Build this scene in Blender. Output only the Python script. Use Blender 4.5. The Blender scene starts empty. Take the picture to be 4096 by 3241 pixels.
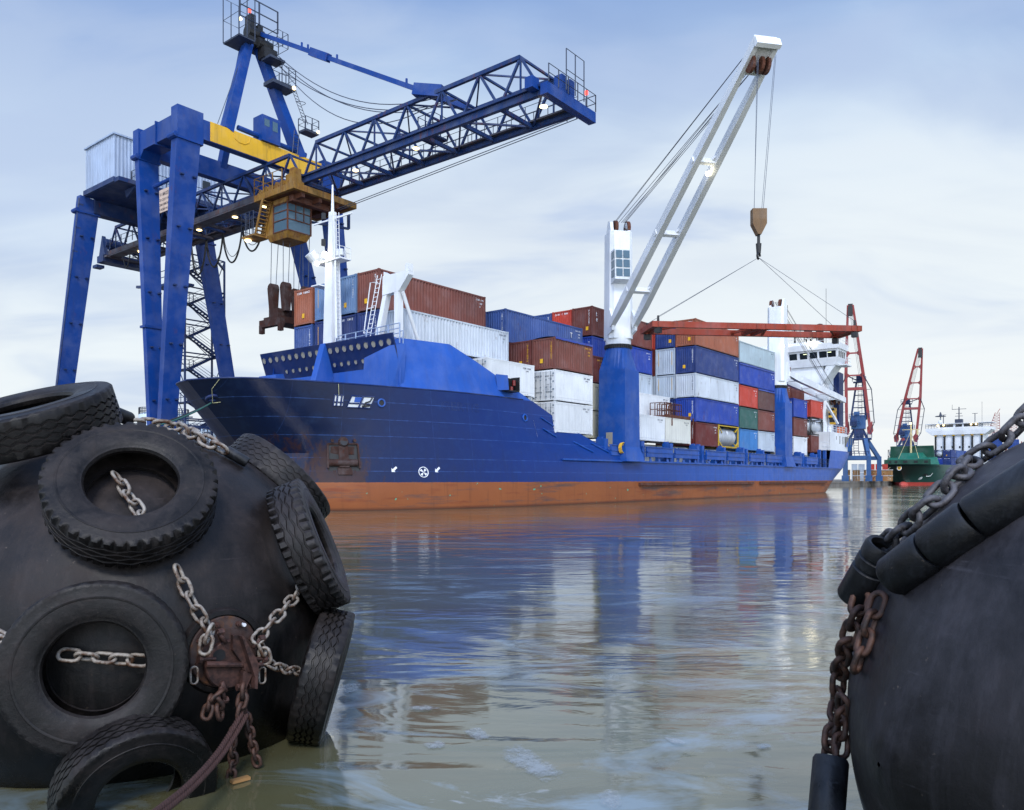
import bpy, math, random, bisect
from mathutils import Vector, Matrix
random.seed(7)
scene = bpy.context.scene
COL = scene.collection
R = math.radians

# ------------------------------------------------------------------ camera model
FPX, CXP, HYP, CAMH = 3200.0, 2048.0, 1916.0, 2.05

def ray(px, py):
    return Vector(((px - CXP) / FPX, 1.0, (HYP - py) / FPX))
CAM = Vector((0, 0, CAMH))

# ------------------------------------------------------------------ frames
class Frame:
    def __init__(s, ox, oy, ang):
        s.o = Vector((ox, oy, 0)); s.ang = ang
        s.m = Matrix.Translation(s.o) @ Matrix.Rotation(ang, 4, 'Z')
        s.mi = s.m.inverted()
    def w(s, p): return s.m @ Vector(p)
    def l(s, p): return s.mi @ Vector(p)
TH = math.atan2(4600 - 2048, 3200)
SHIP = Frame((2783 - 2048) / 3200 * 84.6, 84.6, math.pi / 2 - TH)   # x aft along the ship, y to the quay side
WORLD = Frame(0, 0, 0)
def view_frame(x, y):                       # local x = to the right, local y = away from the quay viewpoint
    return Frame(x, y, -math.atan2(x, y))

BASE = {}      # object name -> (frame, base point)

def tag(o, label=None, cat=None, group=None, kind=None):
    if label: o['label'] = label
    if cat: o['category'] = cat
    if group: o['group'] = group
    if kind: o['kind'] = kind
    return o

def thing(name, label, cat, frame, base, group=None):
    o = bpy.data.objects.new(name, None)
    COL.objects.link(o)
    o.empty_display_size = 0.3
    o.location = frame.w(base); o.rotation_euler = (0, 0, frame.ang)
    BASE[o.name] = (frame, Vector(base))
    return tag(o, label, cat, group)

# ------------------------------------------------------------------ mesh builder
class MB:
    def __init__(s): s.v = []; s.f = []
    def add(s, vs, fs):
        n = len(s.v); s.v += [Vector(p) for p in vs]; s.f += [tuple(i + n for i in f) for f in fs]; return s
    def box(s, x0, x1, y0, y1, z0, z1):
        return s.add([(x0,y0,z0),(x1,y0,z0),(x1,y1,z0),(x0,y1,z0),(x0,y0,z1),(x1,y0,z1),(x1,y1,z1),(x0,y1,z1)],
                     [(0,3,2,1),(4,5,6,7),(0,1,5,4),(1,2,6,5),(2,3,7,6),(3,0,4,7)])
    def hexa(s, a, b):      # two quads (bottom, top)
        return s.add(list(a) + list(b), [(0,3,2,1),(4,5,6,7),(0,1,5,4),(1,2,6,5),(2,3,7,6),(3,0,4,7)])
    def beam(s, p, q, w, h=None, up=(0,0,1), w2=None, h2=None):
        p = Vector(p); q = Vector(q); h = w if h is None else h
        w2 = w if w2 is None else w2; h2 = h if h2 is None else h2
        d = (q - p)
        if d.length < 1e-6: return s
        d.normalize(); up = Vector(up)
        if abs(d.dot(up)) > .98: up = Vector((1,0,0)) if abs(d.x) < .9 else Vector((0,1,0))
        x = d.cross(up).normalized(); y = x.cross(d).normalized()
        def ring(c, w, h): return [c - x*w/2 - y*h/2, c + x*w/2 - y*h/2, c + x*w/2 + y*h/2, c - x*w/2 + y*h/2]
        return s.add(ring(p, w, h) + ring(q, w2, h2), [(3,2,1,0),(4,5,6,7),(0,1,5,4),(1,2,6,5),(2,3,7,6),(3,0,4,7)])
    def cyl(s, p, q, r, r2=None, n=10, caps=True):
        p = Vector(p); q = Vector(q); r2 = r if r2 is None else r2
        d = (q - p).normalized(); up = Vector((0,0,1)) if abs(d.z) < .95 else Vector((1,0,0))
        x = d.cross(up).normalized(); y = x.cross(d)
        vs = []
        for c, rr in ((p, r), (q, r2)):
            for i in range(n):
                t = 2*math.pi*i/n; vs.append(c + (x*math.cos(t) + y*math.sin(t))*rr)
        fs = [(i, i+n, (i+1)%n+n, (i+1)%n) for i in range(n)]
        if caps: fs += [tuple(range(n)), tuple(reversed(range(n, 2*n)))]
        return s.add(vs, fs)
    def tube(s, pts, r, n=6, closed=False, caps=True):
        pts = [Vector(p) for p in pts]; m = len(pts)
        if m < 2: return s
        vs = []; prev = None
        for i in range(m):
            if closed: d = pts[(i+1)%m] - pts[i-1]
            else: d = pts[min(i+1, m-1)] - pts[max(i-1, 0)]
            d.normalize()
            if prev is None:
                up = Vector((0,0,1)) if abs(d.z) < .9 else Vector((1,0,0))
                x = d.cross(up).normalized()
            else:
                x = prev - d*prev.dot(d)
                x = x.normalized() if x.length > 1e-6 else d.orthogonal().normalized()
            prev = x; y = d.cross(x)
            rr = r[i] if isinstance(r, (list, tuple)) else r
            for k in range(n):
                t = 2*math.pi*k/n; vs.append(pts[i] + (x*math.cos(t) + y*math.sin(t))*rr)
        fs = []
        for i in range(m if closed else m-1):
            j = (i+1) % m
            for k in range(n):
                l = (k+1) % n; fs.append((i*n+k, i*n+l, j*n+l, j*n+k))
        if caps and not closed: fs += [tuple(reversed(range(n))), tuple(range((m-1)*n, m*n))]
        return s.add(vs, fs)
    def poly(s, pts): return s.add(pts, [tuple(range(len(pts)))])
    def prism(s, pts, ext):
        ext = Vector(ext); n = len(pts); pts = [Vector(p) for p in pts]
        return s.add(pts + [p + ext for p in pts], [tuple(reversed(range(n))), tuple(range(n, 2*n))] +
                     [(i, (i+1)%n, (i+1)%n+n, i+n) for i in range(n)])
    def grid(s, rows, closed=False):
        m = len(rows); n = len(rows[0]); vs = [p for r in rows for p in r]; fs = []
        for i in range(m-1):
            for j in range(n if closed else n-1):
                k = (j+1) % n; fs.append((i*n+j, i*n+k, (i+1)*n+k, (i+1)*n+j))
        return s.add(vs, fs)
    def lathe(s, c, axis, prof, n=32):      # prof: (radius, along axis)
        c = Vector(c); d = Vector(axis).normalized(); up = Vector((0,0,1)) if abs(d.z) < .95 else Vector((1,0,0))
        x = d.cross(up).normalized(); y = d.cross(x)
        rows = [[c + d*h + (x*math.cos(2*math.pi*i/n) + y*math.sin(2*math.pi*i/n))*r for i in range(n)] for r, h in prof]
        return s.grid(rows, True)
    def rail(s, path, h=1.0, r=.025, gap=1.5, bars=(1.0, .5), up=(0,0,1), n=4):
        up = Vector(up); path = [Vector(p) for p in path]
        for b in bars: s.tube([p + up*h*b for p in path], r, n)
        for a, b in zip(path, path[1:]):
            k = max(1, int(round((b-a).length / gap)))
            for i in range(k + 1):
                p = a.lerp(b, i/k); s.beam(p, p + up*h, 2*r, 2*r, up=(1,.3,0))
        return s
    def ladder(s, p, q, side, w=.5, r=.02, step=.3, hoops=False, out=None):
        p = Vector(p); q = Vector(q); side = Vector(side).normalized()*w/2
        s.tube([p-side, q-side], r, 4); s.tube([p+side, q+side], r, 4)
        L = (q-p).length; k = int(L/step)
        for i in range(1, k):
            c = p.lerp(q, i/k); s.tube([c-side, c+side], r*.8, 4)
        if hoops:
            out = Vector(out); 
            hs = []
            for i in range(2, max(3, int(L/.9))):
                c = p.lerp(q, min(1, i*.9/L)); ring = []
                for t in range(7):
                    a = math.pi*t/6; ring.append(c - side*1.4*math.cos(a) + out*.7*math.sin(a))
                s.tube(ring, r*.8, 4); hs.append(ring)
            for t in (1, 3, 5):
                if len(hs) > 1: s.tube([h[t] for h in hs], r*.7, 4)
        return s
    def build(s, name, mat, parent=None, frame=None, base=None, smooth=False, color=None):
        if parent is not None: frame, b = BASE[parent.name]
        else: b = Vector(base); 
        me = bpy.data.meshes.new(name)
        me.from_pydata([tuple(p - b) for p in s.v], [], s.f)
        me.materials.append(mat)
        if smooth == 'auto' or smooth is True:
            me.polygons.foreach_set('use_smooth', [True]*len(me.polygons))
        me.update()
        o = bpy.data.objects.new(name, me); COL.objects.link(o)
        if smooth == 'auto': me.set_sharp_from_angle(angle=R(35))
        if parent is not None: o.parent = parent
        else:
            o.location = frame.w(b); o.rotation_euler = (0, 0, frame.ang)
        BASE[o.name] = (frame, b)
        if color: o.color = color
        return o

def lin(r, g, b):
    def c(x):
        x /= 255.0
        return x/12.92 if x <= .04045 else ((x+.055)/1.055)**2.4
    return (c(r), c(g), c(b), 1.0)

# ------------------------------------------------------------------ materials
class NT:
    def __init__(s, name):
        s.m = bpy.data.materials.new(name); s.m.use_nodes = True; s.t = s.m.node_tree
        for n in list(s.t.nodes): s.t.nodes.remove(n)
        s.out = s.t.nodes.new('ShaderNodeOutputMaterial')
        s.co = s.t.nodes.new('ShaderNodeTexCoord')
    def n(s, typ, **kw):
        nd = s.t.nodes.new('ShaderNode' + typ)
        for k, v in kw.items():
            if k.startswith('_'): setattr(nd, k[1:], v)
            else: s.set(nd, k, v)
        return nd
    def set(s, nd, k, v):
        inp = nd.inputs[int(k[1:])] if (k[0] == 'i' and k[1:].isdigit()) else nd.inputs[k.replace('_', ' ')]
        if hasattr(v, 'is_output') or isinstance(v, bpy.types.NodeSocket): s.t.links.new(v, inp)
        else: inp.default_value = v
    def math(s, op, a, b=0.0, c=None, clamp=False):
        nd = s.n('Math', _operation=op, _use_clamp=clamp); s.set(nd, 'i0', a); s.set(nd, 'i1', b)
        if c is not None: s.set(nd, 'i2', c)
        return nd.outputs[0]
    def mix(s, f, a, b, mode='MIX'):
        nd = s.n('Mix', _data_type='RGBA', _blend_type=mode, _clamp_factor=True)
        s.set(nd, 'i0', f); s.set(nd, 'i6', a); s.set(nd, 'i7', b); return nd.outputs[2]
    def noise(s, scale, detail=4, rough=.55, vec=None, stretch=None, dist=0, off=None):
        v = s.co.outputs['Object'] if vec is None else vec
        if stretch or off:
            mp = s.n('Mapping', Vector=v)
            if stretch: mp.inputs['Scale'].default_value = stretch
            if off: mp.inputs['Location'].default_value = off
            v = mp.outputs[0]
        return s.n('TexNoise', Vector=v, Scale=scale, Detail=detail, Roughness=rough, Distortion=dist).outputs[0]
    def ramp(s, f, a, b, lo=0.0, hi=1.0, clamp=True):
        nd = s.n('MapRange', _clamp=clamp); s.set(nd, 'i0', f); s.set(nd, 'i1', a); s.set(nd, 'i2', b); s.set(nd, 'i3', lo); s.set(nd, 'i4', hi)
        return nd.outputs[0]
    def z(s, vec=None):
        return s.n('SeparateXYZ', Vector=(s.co.outputs['Object'] if vec is None else vec)).outputs
    def bsdf(s, color, rough=.5, metal=0.0, normal=None, **kw):
        b = s.n('BsdfPrincipled'); s.set(b, 'Base Color', color); s.set(b, 'Roughness', rough); s.set(b, 'Metallic', metal)
        if normal is not None: s.set(b, 'Normal', normal)
        for k, v in kw.items(): s.set(b, k, v)
        s.t.links.new(b.outputs[0], s.out.inputs[0]); return s.m
    def bump(s, h, strength=.3, dist=.02):
        return s.n('Bump', Height=h, Strength=strength, Distance=dist).outputs[0]

RUST = lin(98, 52, 30)
def paint(name, col, rough=.45, dirt=.35, rust=.25, scale=1.0, objcolor=False, rustcol=None, metal=0.0):
    t = NT(name)
    base = t.n('ObjectInfo').outputs['Color'] if objcolor else col
    oi = t.n('ObjectInfo').outputs['Random']
    vec = t.n('VectorMath', _operation='ADD', i0=t.co.outputs['Object'])
    cmb = t.n('CombineXYZ', X=t.math('MULTIPLY', oi, 37.0), Y=t.math('MULTIPLY', oi, 91.0), Z=t.math('MULTIPLY', oi, 13.0))
    t.set(vec, 'i1', cmb.outputs[0]); v = vec.outputs[0]
    big = t.noise(.35*scale, 3, .6, v)
    col1 = t.mix(t.ramp(big, .3, .7, 0, .22), base, (0, 0, 0, 1))
    fade = t.ramp(t.noise(.9*scale, 5, .6, v),   .45, .8, 0, .09)
    col1 = t.mix(fade, col1, (.6, .62, .65, 1))
    streak = t.ramp(t.noise(1.6*scale, 5, .65, v, (2.2, 2.2, .16)), .50, .78, 0, dirt)
    col2 = t.mix(streak, col1, lin(66, 60, 56))
    rn = t.noise(1.1*scale, 8, .72, v)
    rs = t.noise(2.5*scale, 4, .6, v, (1.5, 1.5, .25))
    rm = t.ramp(t.math('MULTIPLY', rn, t.math('ADD', rs, .5)), .66 - .14*rust, .80, 0, min(1, rust*2.2))
    col3 = t.mix(rm, col2, rustcol or RUST)
    rr = t.math('ADD', t.ramp(rn, .3, .8, rough - .08, rough + .15), t.math('MULTIPLY', rm, .3), clamp=True)
    return t.bsdf(col3, rr, metal, t.bump(rn, .12, .02), Specular_IOR_Level=.3)

def plain(name, col, rough=.5, metal=0.0, var=.25, scale=3.0, bump=.1):
    t = NT(name); n = t.noise(scale, 5, .6)
    c = t.mix(t.ramp(n, .3, .75, 0, var), col, tuple(x*.35 for x in col[:3]) + (1,))
    return t.bsdf(c, t.ramp(n, .3, .7, max(.02, rough-.08), min(1, rough+.1)), metal, t.bump(n, bump, .01))

def lamp(name, col, strength):
    t = NT(name); e = t.n('Emission', Color=col, Strength=strength)
    t.t.links.new(e.outputs[0], t.out.inputs[0]); return t.m

M = {}
M['cont'] = paint('painted_container_steel', None, .5, .35, .28, 1.0, True)
M['contclean'] = paint('painted_smooth_panel', None, .42, .16, .12, 1.0, True)
M['crane_blue'] = paint('crane_blue_paint', lin(4, 58, 134), .45, .25, .2, .6)
M['crane_dark'] = paint('crane_navy_paint', lin(26, 50, 96), .5, .45, .35, .8)
M['truss_blue'] = paint('truss_blue_paint', lin(18, 50, 102), .5, .6, .6, .8)
M['girder_rust'] = paint('weathered_girder', lin(74, 72, 82), .6, .5, 1.0, 1.2)
M['yellow'] = paint('yellow_crane_paint', lin(222, 172, 40), .5, .4, .35, .7)
M['yellow_dirty'] = paint('grimy_yellow_paint', lin(146, 108, 42), .6, 1.0, 1.4, 1.3)
M['white'] = paint('white_ship_paint', lin(238, 241, 244), .4, .12, .1, .8)
M['white2'] = paint('white_worn_paint', lin(226, 230, 232), .45, .3, .25, 1.0)
M['grey'] = paint('grey_paint', lin(176, 184, 190), .5, .35, .3, 1.0)
M['rail'] = plain('blue_grey_handrail', lin(150, 168, 200), .45)
M['darkrail'] = plain('dark_handrail', lin(52, 60, 78), .5)
M['wire'] = plain('steel_wire_rope', lin(84, 90, 104), .45, .4)
M['black'] = plain('black_iron', lin(28, 28, 30), .5)
M['cable'] = plain('black_rubber_cable', lin(22, 22, 24), .55)
M['rust'] = paint('rusty_steel', lin(96, 56, 40), .7, .5, 1.2, 2.0)
M['darkrust'] = paint('dark_rusted_iron', lin(58, 34, 28), .75, .5, .8, 2.0, rustcol=lin(84, 44, 30))
M['redbeam'] = paint('red_lifting_beam_paint', lin(150, 56, 34), .55, .7, .7, 1.0)
M['redcrane'] = paint('faded_red_crane_paint', lin(150, 62, 62), .5, .3, .2, .4)
M['quayblue'] = paint('quay_crane_blue_paint', lin(42, 84, 134), .5, .35, .25, .4)
M['glass'] = plain('dark_window_glass', lin(26, 34, 40), .06, 0, .1)
M['cabglass'] = plain('cab_glass', lin(80, 105, 120), .06, 0, .3)
M['lettering'] = plain('white_lettering', lin(236, 238, 240), .5, 0, .1)
M['ink'] = plain('dark_lettering', lin(32, 36, 60), .5, 0, .1)
M['placard'] = plain('yellow_placard', lin(232, 178, 30), .5, 0, .15)
M['deck'] = paint('deck_paint', lin(96, 104, 112), .6, .4, .4, .5)
M['lamp_warm'] = lamp('warm_floodlight_glow', (1, .76, .36, 1), 5)
M['lamp_white'] = lamp('white_floodlight_glow', (1, .90, .62, 1), 16)
M['lamp_small'] = lamp('deck_lamp_glow', (1, .72, .38, 1), 7)
M['red_light'] = lamp('red_beacon_glow', (1, .08, .05, 1), 4)
M['concrete'] = paint('quay_concrete', lin(128, 122, 114), .85, .7, .35, .5)
M['tyrol'] = paint('brown_corrugated_cladding', lin(140, 118, 102), .7, .5, .2, .6)
M['timber'] = paint('sawn_timber_stack', lin(170, 128, 80), .8, .6, .2, 1.5)
# ------------------------------------------------------------------ world light
def make_world():
    w = bpy.data.worlds.new("World"); scene.world = w; w.use_nodes = True
    t = w.node_tree
    for n in list(t.nodes): t.nodes.remove(n)
    N = t.nodes.new; L = t.links.new
    out = N('ShaderNodeOutputWorld'); mixs = N('ShaderNodeMixShader')
    sky = N('ShaderNodeTexSky'); sky.sky_type = 'NISHITA'; sky.sun_disc = False
    sky.sun_elevation = R(SUN_EL); sky.sun_rotation = R(SUN_ROT); sky.air_density = 1.4; sky.dust_density = 1.5
    b1 = N('ShaderNodeBackground'); b1.inputs['Strength'].default_value = .10; L(sky.outputs[0], b1.inputs[0])
    co = N('ShaderNodeTexCoord'); sep = N('ShaderNodeSeparateXYZ'); L(co.outputs['Generated'], sep.inputs[0])
    def m(op, a, b=0.0, c=None, clamp=False):
        n = N('ShaderNodeMath'); n.operation = op; n.use_clamp = clamp
        for i, x in enumerate((a, b) + ((c,) if c is not None else ())):
            if isinstance(x, bpy.types.NodeSocket): L(x, n.inputs[i])
            else: n.inputs[i].default_value = x
        return n.outputs[0]
    def rng(f, a, b, lo, hi, kind='SMOOTHSTEP'):
        n = N('ShaderNodeMapRange'); n.interpolation_type = kind; L(f, n.inputs[0])
        for i, x in enumerate((a, b, lo, hi)): n.inputs[i+1].default_value = x
        return n.outputs[0]
    def mixc(f, a, b):
        n = N('ShaderNodeMix'); n.data_type = 'RGBA'
        if isinstance(f, bpy.types.NodeSocket): L(f, n.inputs[0])
        else: n.inputs[0].default_value = f
        for i, x in ((6, a), (7, b)):
            if isinstance(x, bpy.types.NodeSocket): L(x, n.inputs[i])
            else: n.inputs[i].default_value = x
        return n.outputs[2]
    # clouds live on a flat layer: direction / (elevation) gives streaks that flatten near the horizon
    zc = m('MAXIMUM', sep.outputs[2], 0.0); den = m('ADD', zc, .22)
    px = m('DIVIDE', sep.outputs[0], den); py = m('DIVIDE', sep.outputs[1], den)
    cmb = N('ShaderNodeCombineXYZ'); L(px, cmb.inputs[0]); L(py, cmb.inputs[1])
    def cloud(scale, det, rough, off, st, dist=.6):
        mp = N('ShaderNodeMapping'); mp.inputs['Scale'].default_value = st; mp.inputs['Location'].default_value = off
        mp.inputs['Rotation'].default_value = (0, 0, .35)
        L(cmb.outputs[0], mp.inputs[0]); n = N('ShaderNodeTexNoise'); L(mp.outputs[0], n.inputs[0])
        n.inputs['Scale'].default_value = scale; n.inputs['Detail'].default_value = det; n.inputs['Roughness'].default_value = rough
        n.inputs['Distortion'].default_value = dist; return n.outputs[0]
    c1 = cloud(.85, 4, .5, (3.1, 7.7, 0), (.8, 1.3, 1)); c2 = cloud(2.6, 6, .55, (9.2, 1.3, 0), (.7, 1.5, 1))
    cl = m('ADD', m('MULTIPLY', c1, .72), m('MULTIPLY', c2, .28))
    dt = N('ShaderNodeVectorMath'); dt.operation = 'DOT_PRODUCT'; L(co.outputs['Generated'], dt.inputs[0]); dt.inputs[1].default_value = Vector((.20, .95, .20)).normalized()
    lobe = rng(dt.outputs['Value'], .78, .985, 0, 1)       # thinner cloud lets more light through ahead
    el = m('SUBTRACT', m('ADD', sep.outputs[2], .035), m('MULTIPLY', lobe, .13))
    # elevation ramp of the overcast layer
    low = mixc(rng(el, .0, .13, 0, 1), (.95, .985, 1.0, 1), (.90, .965, 1.0, 1))
    mid = mixc(rng(el, .15, .42, 0, 1), low, (.60, .76, .97, 1))
    high = mixc(rng(el, .30, .50, 0, 1), mid, (.22, .38, .74, 1))
    # darker blue-grey bases and white gaps
    dark = mixc(.62, high, (.26, .38, .68, 1))
    f = rng(cl, .42, .62, 0, 1)
    amt = m('MULTIPLY', f, rng(el, .02, .40, .04, .85))
    col = mixc(amt, high, dark)
    g = rng(cl, .36, .50, 1, 0)
    col = mixc(m('MULTIPLY', g, rng(el, .05, .45, .40, .34)), col, (.86, .93, .99, 1))
    c3 = cloud(1.15, 5, .5, (2.9, 6.1, 0), (.7, 1.4, 1), .9)
    lowp = m('MULTIPLY', rng(c3, .46, .64, 0, .72), m('MULTIPLY', rng(el, .0, .06, .25, 1), rng(el, .34, .52, 1, .3)))
    col = mixc(lowp, col, (.50, .62, .86, 1))
    # the overcast is brighter behind the viewpoint and overhead there, towards the hidden sun
    back = rng(sep.outputs[1], -.85, .22, 2.9, 1.0)
    b2 = N('ShaderNodeBackground'); L(col, b2.inputs[0]); L(back, b2.inputs[1])
    mixs.inputs[0].default_value = .93
    L(b1.outputs[0], mixs.inputs[1]); L(b2.outputs[0], mixs.inputs[2]); L(mixs.outputs[0], out.inputs[0])
SUN_EL, SUN_AZ = 40.0, 174.0     # azimuth measured from +Y towards +X
SUN_ROT = SUN_AZ
make_world()
sd = bpy.data.lights.new('sun', 'SUN'); sd.energy = 2.1; sd.angle = R(14); sd.color = (1, .955, .89)
so = bpy.data.objects.new('sun', sd); COL.objects.link(so)
so.rotation_euler = Vector((-math.sin(R(SUN_AZ))*math.cos(R(SUN_EL)), -math.cos(R(SUN_AZ))*math.cos(R(SUN_EL)), -math.sin(R(SUN_EL)))).to_track_quat('-Z', 'Y').to_euler()

cd = bpy.data.cameras.new('camera'); co_ = bpy.data.objects.new('camera', cd); COL.objects.link(co_)
co_.location = CAM; co_.rotation_euler = (R(90), 0, 0)
cd.sensor_width = 36; cd.lens = 36*FPX/4096; cd.shift_y = -(1620.5 - HYP)/4096.0; cd.clip_start = .05; cd.clip_end = 6000
cd.dof.use_dof = True; cd.dof.focus_distance = 24; cd.dof.aperture_fstop = 8.5
scene.camera = co_
scene.view_settings.view_transform = 'Standard'; scene.view_settings.look = 'None'; scene.view_settings.exposure = 0
scene.cycles.max_bounces = 6; scene.cycles.glossy_bounces = 4; scene.cycles.diffuse_bounces = 3
scene.cycles.caustics_reflective = False; scene.cycles.caustics_refractive = False
scene.cycles.sample_clamp_indirect = 6

# ------------------------------------------------------------------ water
def water_mat():
    t = NT('harbour_water'); P = t.n('NewGeometry').outputs['Position']
    def nz(sc, st, det=3, rough=.5, dist=0.0): return t.noise(sc, det, rough, P, st, dist)
    dist = t.n('VectorMath', _operation='LENGTH', i0=P).outputs[1]
    calm = t.ramp(nz(.12, (1, .6, 1), 2), .40, .64)
    h1 = nz(.42, (.5, 1.0, 1), 3, .5, 1.2); h2 = nz(1.9, (.5, 1.15, 1), 4, .55, 1.0); h3 = nz(6.0, (.5, 1.2, 1), 3, .5, .6)
    h = t.math('ADD', t.math('MULTIPLY', h1, 1.1), t.math('MULTIPLY', t.math('MULTIPLY', h2, .26), t.math('ADD', calm, .30)))
    h = t.math('ADD', h, t.math('MULTIPLY', t.math('MULTIPLY', h3, .030), t.math('ADD', calm, .15)))
    b = t.n('Bump', Height=h, Strength=.62, Distance=.055)
    # silty water: olive-brown patches between milky grey-green ones
    silt = t.ramp(nz(.16, (.8, 1.2, 1), 5, .62, .6), .36, .66)
    col = t.mix(silt, (.104, .088, .034, 1), (.125, .140, .092, 1))
    sky_tint = t.math('MULTIPLY', t.ramp(nz(.55, (.6, 1.5, 1), 6, .68, 1.6), .52, .66), t.ramp(dist, 4, 55, .80, .10))
    col = t.mix(sky_tint, col, (.25, .345, .40, 1))  # pale sky reflection painted into the water colour, strongest close by
    scum = t.math('MULTIPLY', t.ramp(nz(2.3, (.6, 1.3, 1), 9, .74, 1.4), .585, .66), t.ramp(nz(.35, (1, 1, 1), 3, .5), .50, .62))
    scum = t.math('MULTIPLY', scum, t.ramp(dist, 5, 15, .75, .0))
    col = t.mix(scum, col, (.62, .65, .66, 1))
    r = t.math('ADD', t.math('MULTIPLY', scum, .4), t.math('ADD', t.ramp(calm, 0, 1, .055, .12), t.math('MULTIPLY', sky_tint, .12)))
    return t.bsdf(col, r, 0, b.outputs[0], IOR=2.05)
M['water'] = water_mat()
mb = MB()
ys = [-30, 0, 2, 4, 6, 8, 11, 15, 20, 30, 45, 70, 110, 170, 260, 420, 700, 1200, 2500, 5000]
rows = [[Vector((x, y, 0)) for x in (-5000, -1500, -400, -120, -40, -12, 0, 12, 40, 120, 400, 1500, 5000)] for y in ys]
mb.grid(rows)
wt = mb.build('water', M['water'], None, WORLD, (0, 0, 0)); tag(wt, kind='structure')

# ------------------------------------------------------------------ quay behind the ship
def qedge(u): return 20.4 + max(0, u - 45)*.048
def P2(u, v, z): return Vector((u, v, z))
us = [-420, -200, -100, -60, -20, 20, 45, 80, 120, 170, 230, 320, 500, 900]
ground = MB(); rows = [[], []]
for u in us: rows[0].append(P2(u, qedge(u), 1.4)); rows[1].append(P2(u, 1600, 1.4))
ground.grid([rows[1], rows[0]])
tag(ground.build('quay_ground', M['concrete'], None, SHIP, (0, 30, 1.4)), kind='structure')
wall = MB()
for a, b in zip(us, us[1:]):
    wall.add([P2(a, qedge(a), -3), P2(b, qedge(b), -3), P2(b, qedge(b), 1.397), P2(a, qedge(a), 1.397)], [(0, 1, 2, 3)])
    wall.hexa([P2(a, qedge(a)-.12, .95), P2(b, qedge(b)-.12, .95), P2(b, qedge(b)+.4, .95), P2(a, qedge(a)+.4, .95)],
              [P2(a, qedge(a)-.12, 1.42), P2(b, qedge(b)-.12, 1.42), P2(b, qedge(b)+.4, 1.42), P2(a, qedge(a)+.4, 1.42)])
for i in range(70):
    u = -60 + i*5.0
    if u > 40: wall.box(u, u+.35, qedge(u)-.07, qedge(u)+.05, -2, .93)
tag(wall.build('quay_wall', M['concrete'], None, SHIP, (0, 20, 0)), kind='structure')
# ------------------------------------------------------------------ blue container ship: hull
VC = 9.0
LV = [-1.2, 0.0, 1.85, 3.7, 5.2, 6.6, 8.15]
CURV = [
 [(-47.6,9),(-46.2,5.2),(-44.2,2.6),(-39.6,.8),(-35.5,-.2),(-31.2,-.9),(-25,-1.15),(-15,-1.2),(38,-1.1),(44,.8),(48,3.0),(51,5.5),(52,9)],
 [(-48.2,9),(-47.4,6),(-45.9,3.3),(-43.2,1.75),(-39.7,.57),(-36,-.3),(-31.3,-.95),(-25,-1.15),(-15,-1.2),(37,-1.1),(44,0),(48,2.0),(51,4.5),(52.5,9)],
 [(-48.3,9),(-47.7,6.2),(-46.4,3.9),(-43.6,1.9),(-39.5,.6),(-36,-.25),(-31.2,-.95),(-25,-1.15),(-15,-1.2),(39,-1.1),(46,-.4),(50,1.2),(52.5,4),(53.5,9)],
 [(-48.1,9),(-47.5,6.2),(-46.0,4.0),(-43.2,2.2),(-39.5,.85),(-36,0),(-31,-.7),(-25,-1.05),(-15,-1.2),(42,-1.1),(49.5,-.9),(53,.8),(54.5,4),(55,9)],
 [(-49.4,9),(-48.8,6.2),(-47.2,4.2),(-44.5,2.75),(-39.5,1.05),(-36,.12),(-31,-.35),(-26.5,-.15),(-22,-.15),(-15,-1.0),(42,-1.1),(52,-1.0),(54.6,.6),(55.5,4),(55.8,9)],
 [(-50.7,9),(-50.1,6.2),(-48.5,4.4),(-45.5,3.0),(-39.6,1.2),(-36,.25),(-31,.1),(-26.5,.3),(-21,.3),(-15,-.9),(42,-1.1),(53.4,-1.05),(55.4,.5),(56.2,4),(56.4,9)],
 [(-52.1,9),(-51.5,6.2),(-49.7,4.5),(-46.8,3.35),(-43.5,2.35),(-39.6,1.3),(-35.5,.4),(-30,.3),(-25,.35),(-15,-.8),(42,-1.1),(53.4,-1.05),(55.4,.5),(56.2,4),(56.4,9)]]
def chaikin(p, k=3):
    for _ in range(k):
        q = [p[0]]
        for a, b in zip(p, p[1:]):
            q.append((a[0]*.75+b[0]*.25, a[1]*.75+b[1]*.25)); q.append((a[0]*.25+b[0]*.75, a[1]*.25+b[1]*.75))
        q.append(p[-1]); p = q
    return p
CS = [chaikin(c) for c in CURV]
CSU = [[p[0] for p in c] for c in CS]
def cv(level, u):
    c = CS[level]
    if u <= c[0][0] or u >= c[-1][0]: return 9.0
    i = bisect.bisect_right(CSU[level], u); a, b = c[i-1], c[i]
    return a[1] + (b[1]-a[1])*(u-a[0])/max(1e-6, b[0]-a[0])
def hv(u, z):
    z = max(LV[0], min(LV[-1], z))
    for i in range(len(LV)-1):
        if LV[i] <= z <= LV[i+1]:
            f = (z-LV[i])/(LV[i+1]-LV[i]); return cv(i, u)*(1-f) + cv(i+1, u)*f
def hp(u, z, off=0.0):
    v = hv(u, z); du = (hv(u+.2, z)-hv(u-.2, z))/.4; dz = (hv(u, z+.2)-hv(u, z-.2))/.4
    n = Vector((du, -1, dz)).normalized()
    return Vector((u, v, z)) + n*off
def ux(px, z):      # station where the line of sight at pixel column px meets the hull side
    best = None
    for i in range(780):
        u = -51.4 + i*.05; w = SHIP.w((u, hv(u, z), z)); e = abs(CXP + FPX*w.x/w.y - px)
        if best is None or e < best[0]: best = (e, u)
    return best[1]
def ztop(u):
    if u <= -28.2: return 8.15
    if u <= -18.5: return 8.15 + (u+28.2)/9.7*(4.55-8.15)
    if u <= -15.5: return 4.55 + (u+18.5)/3.0*(3.72-4.55)
    return 3.7
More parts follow.
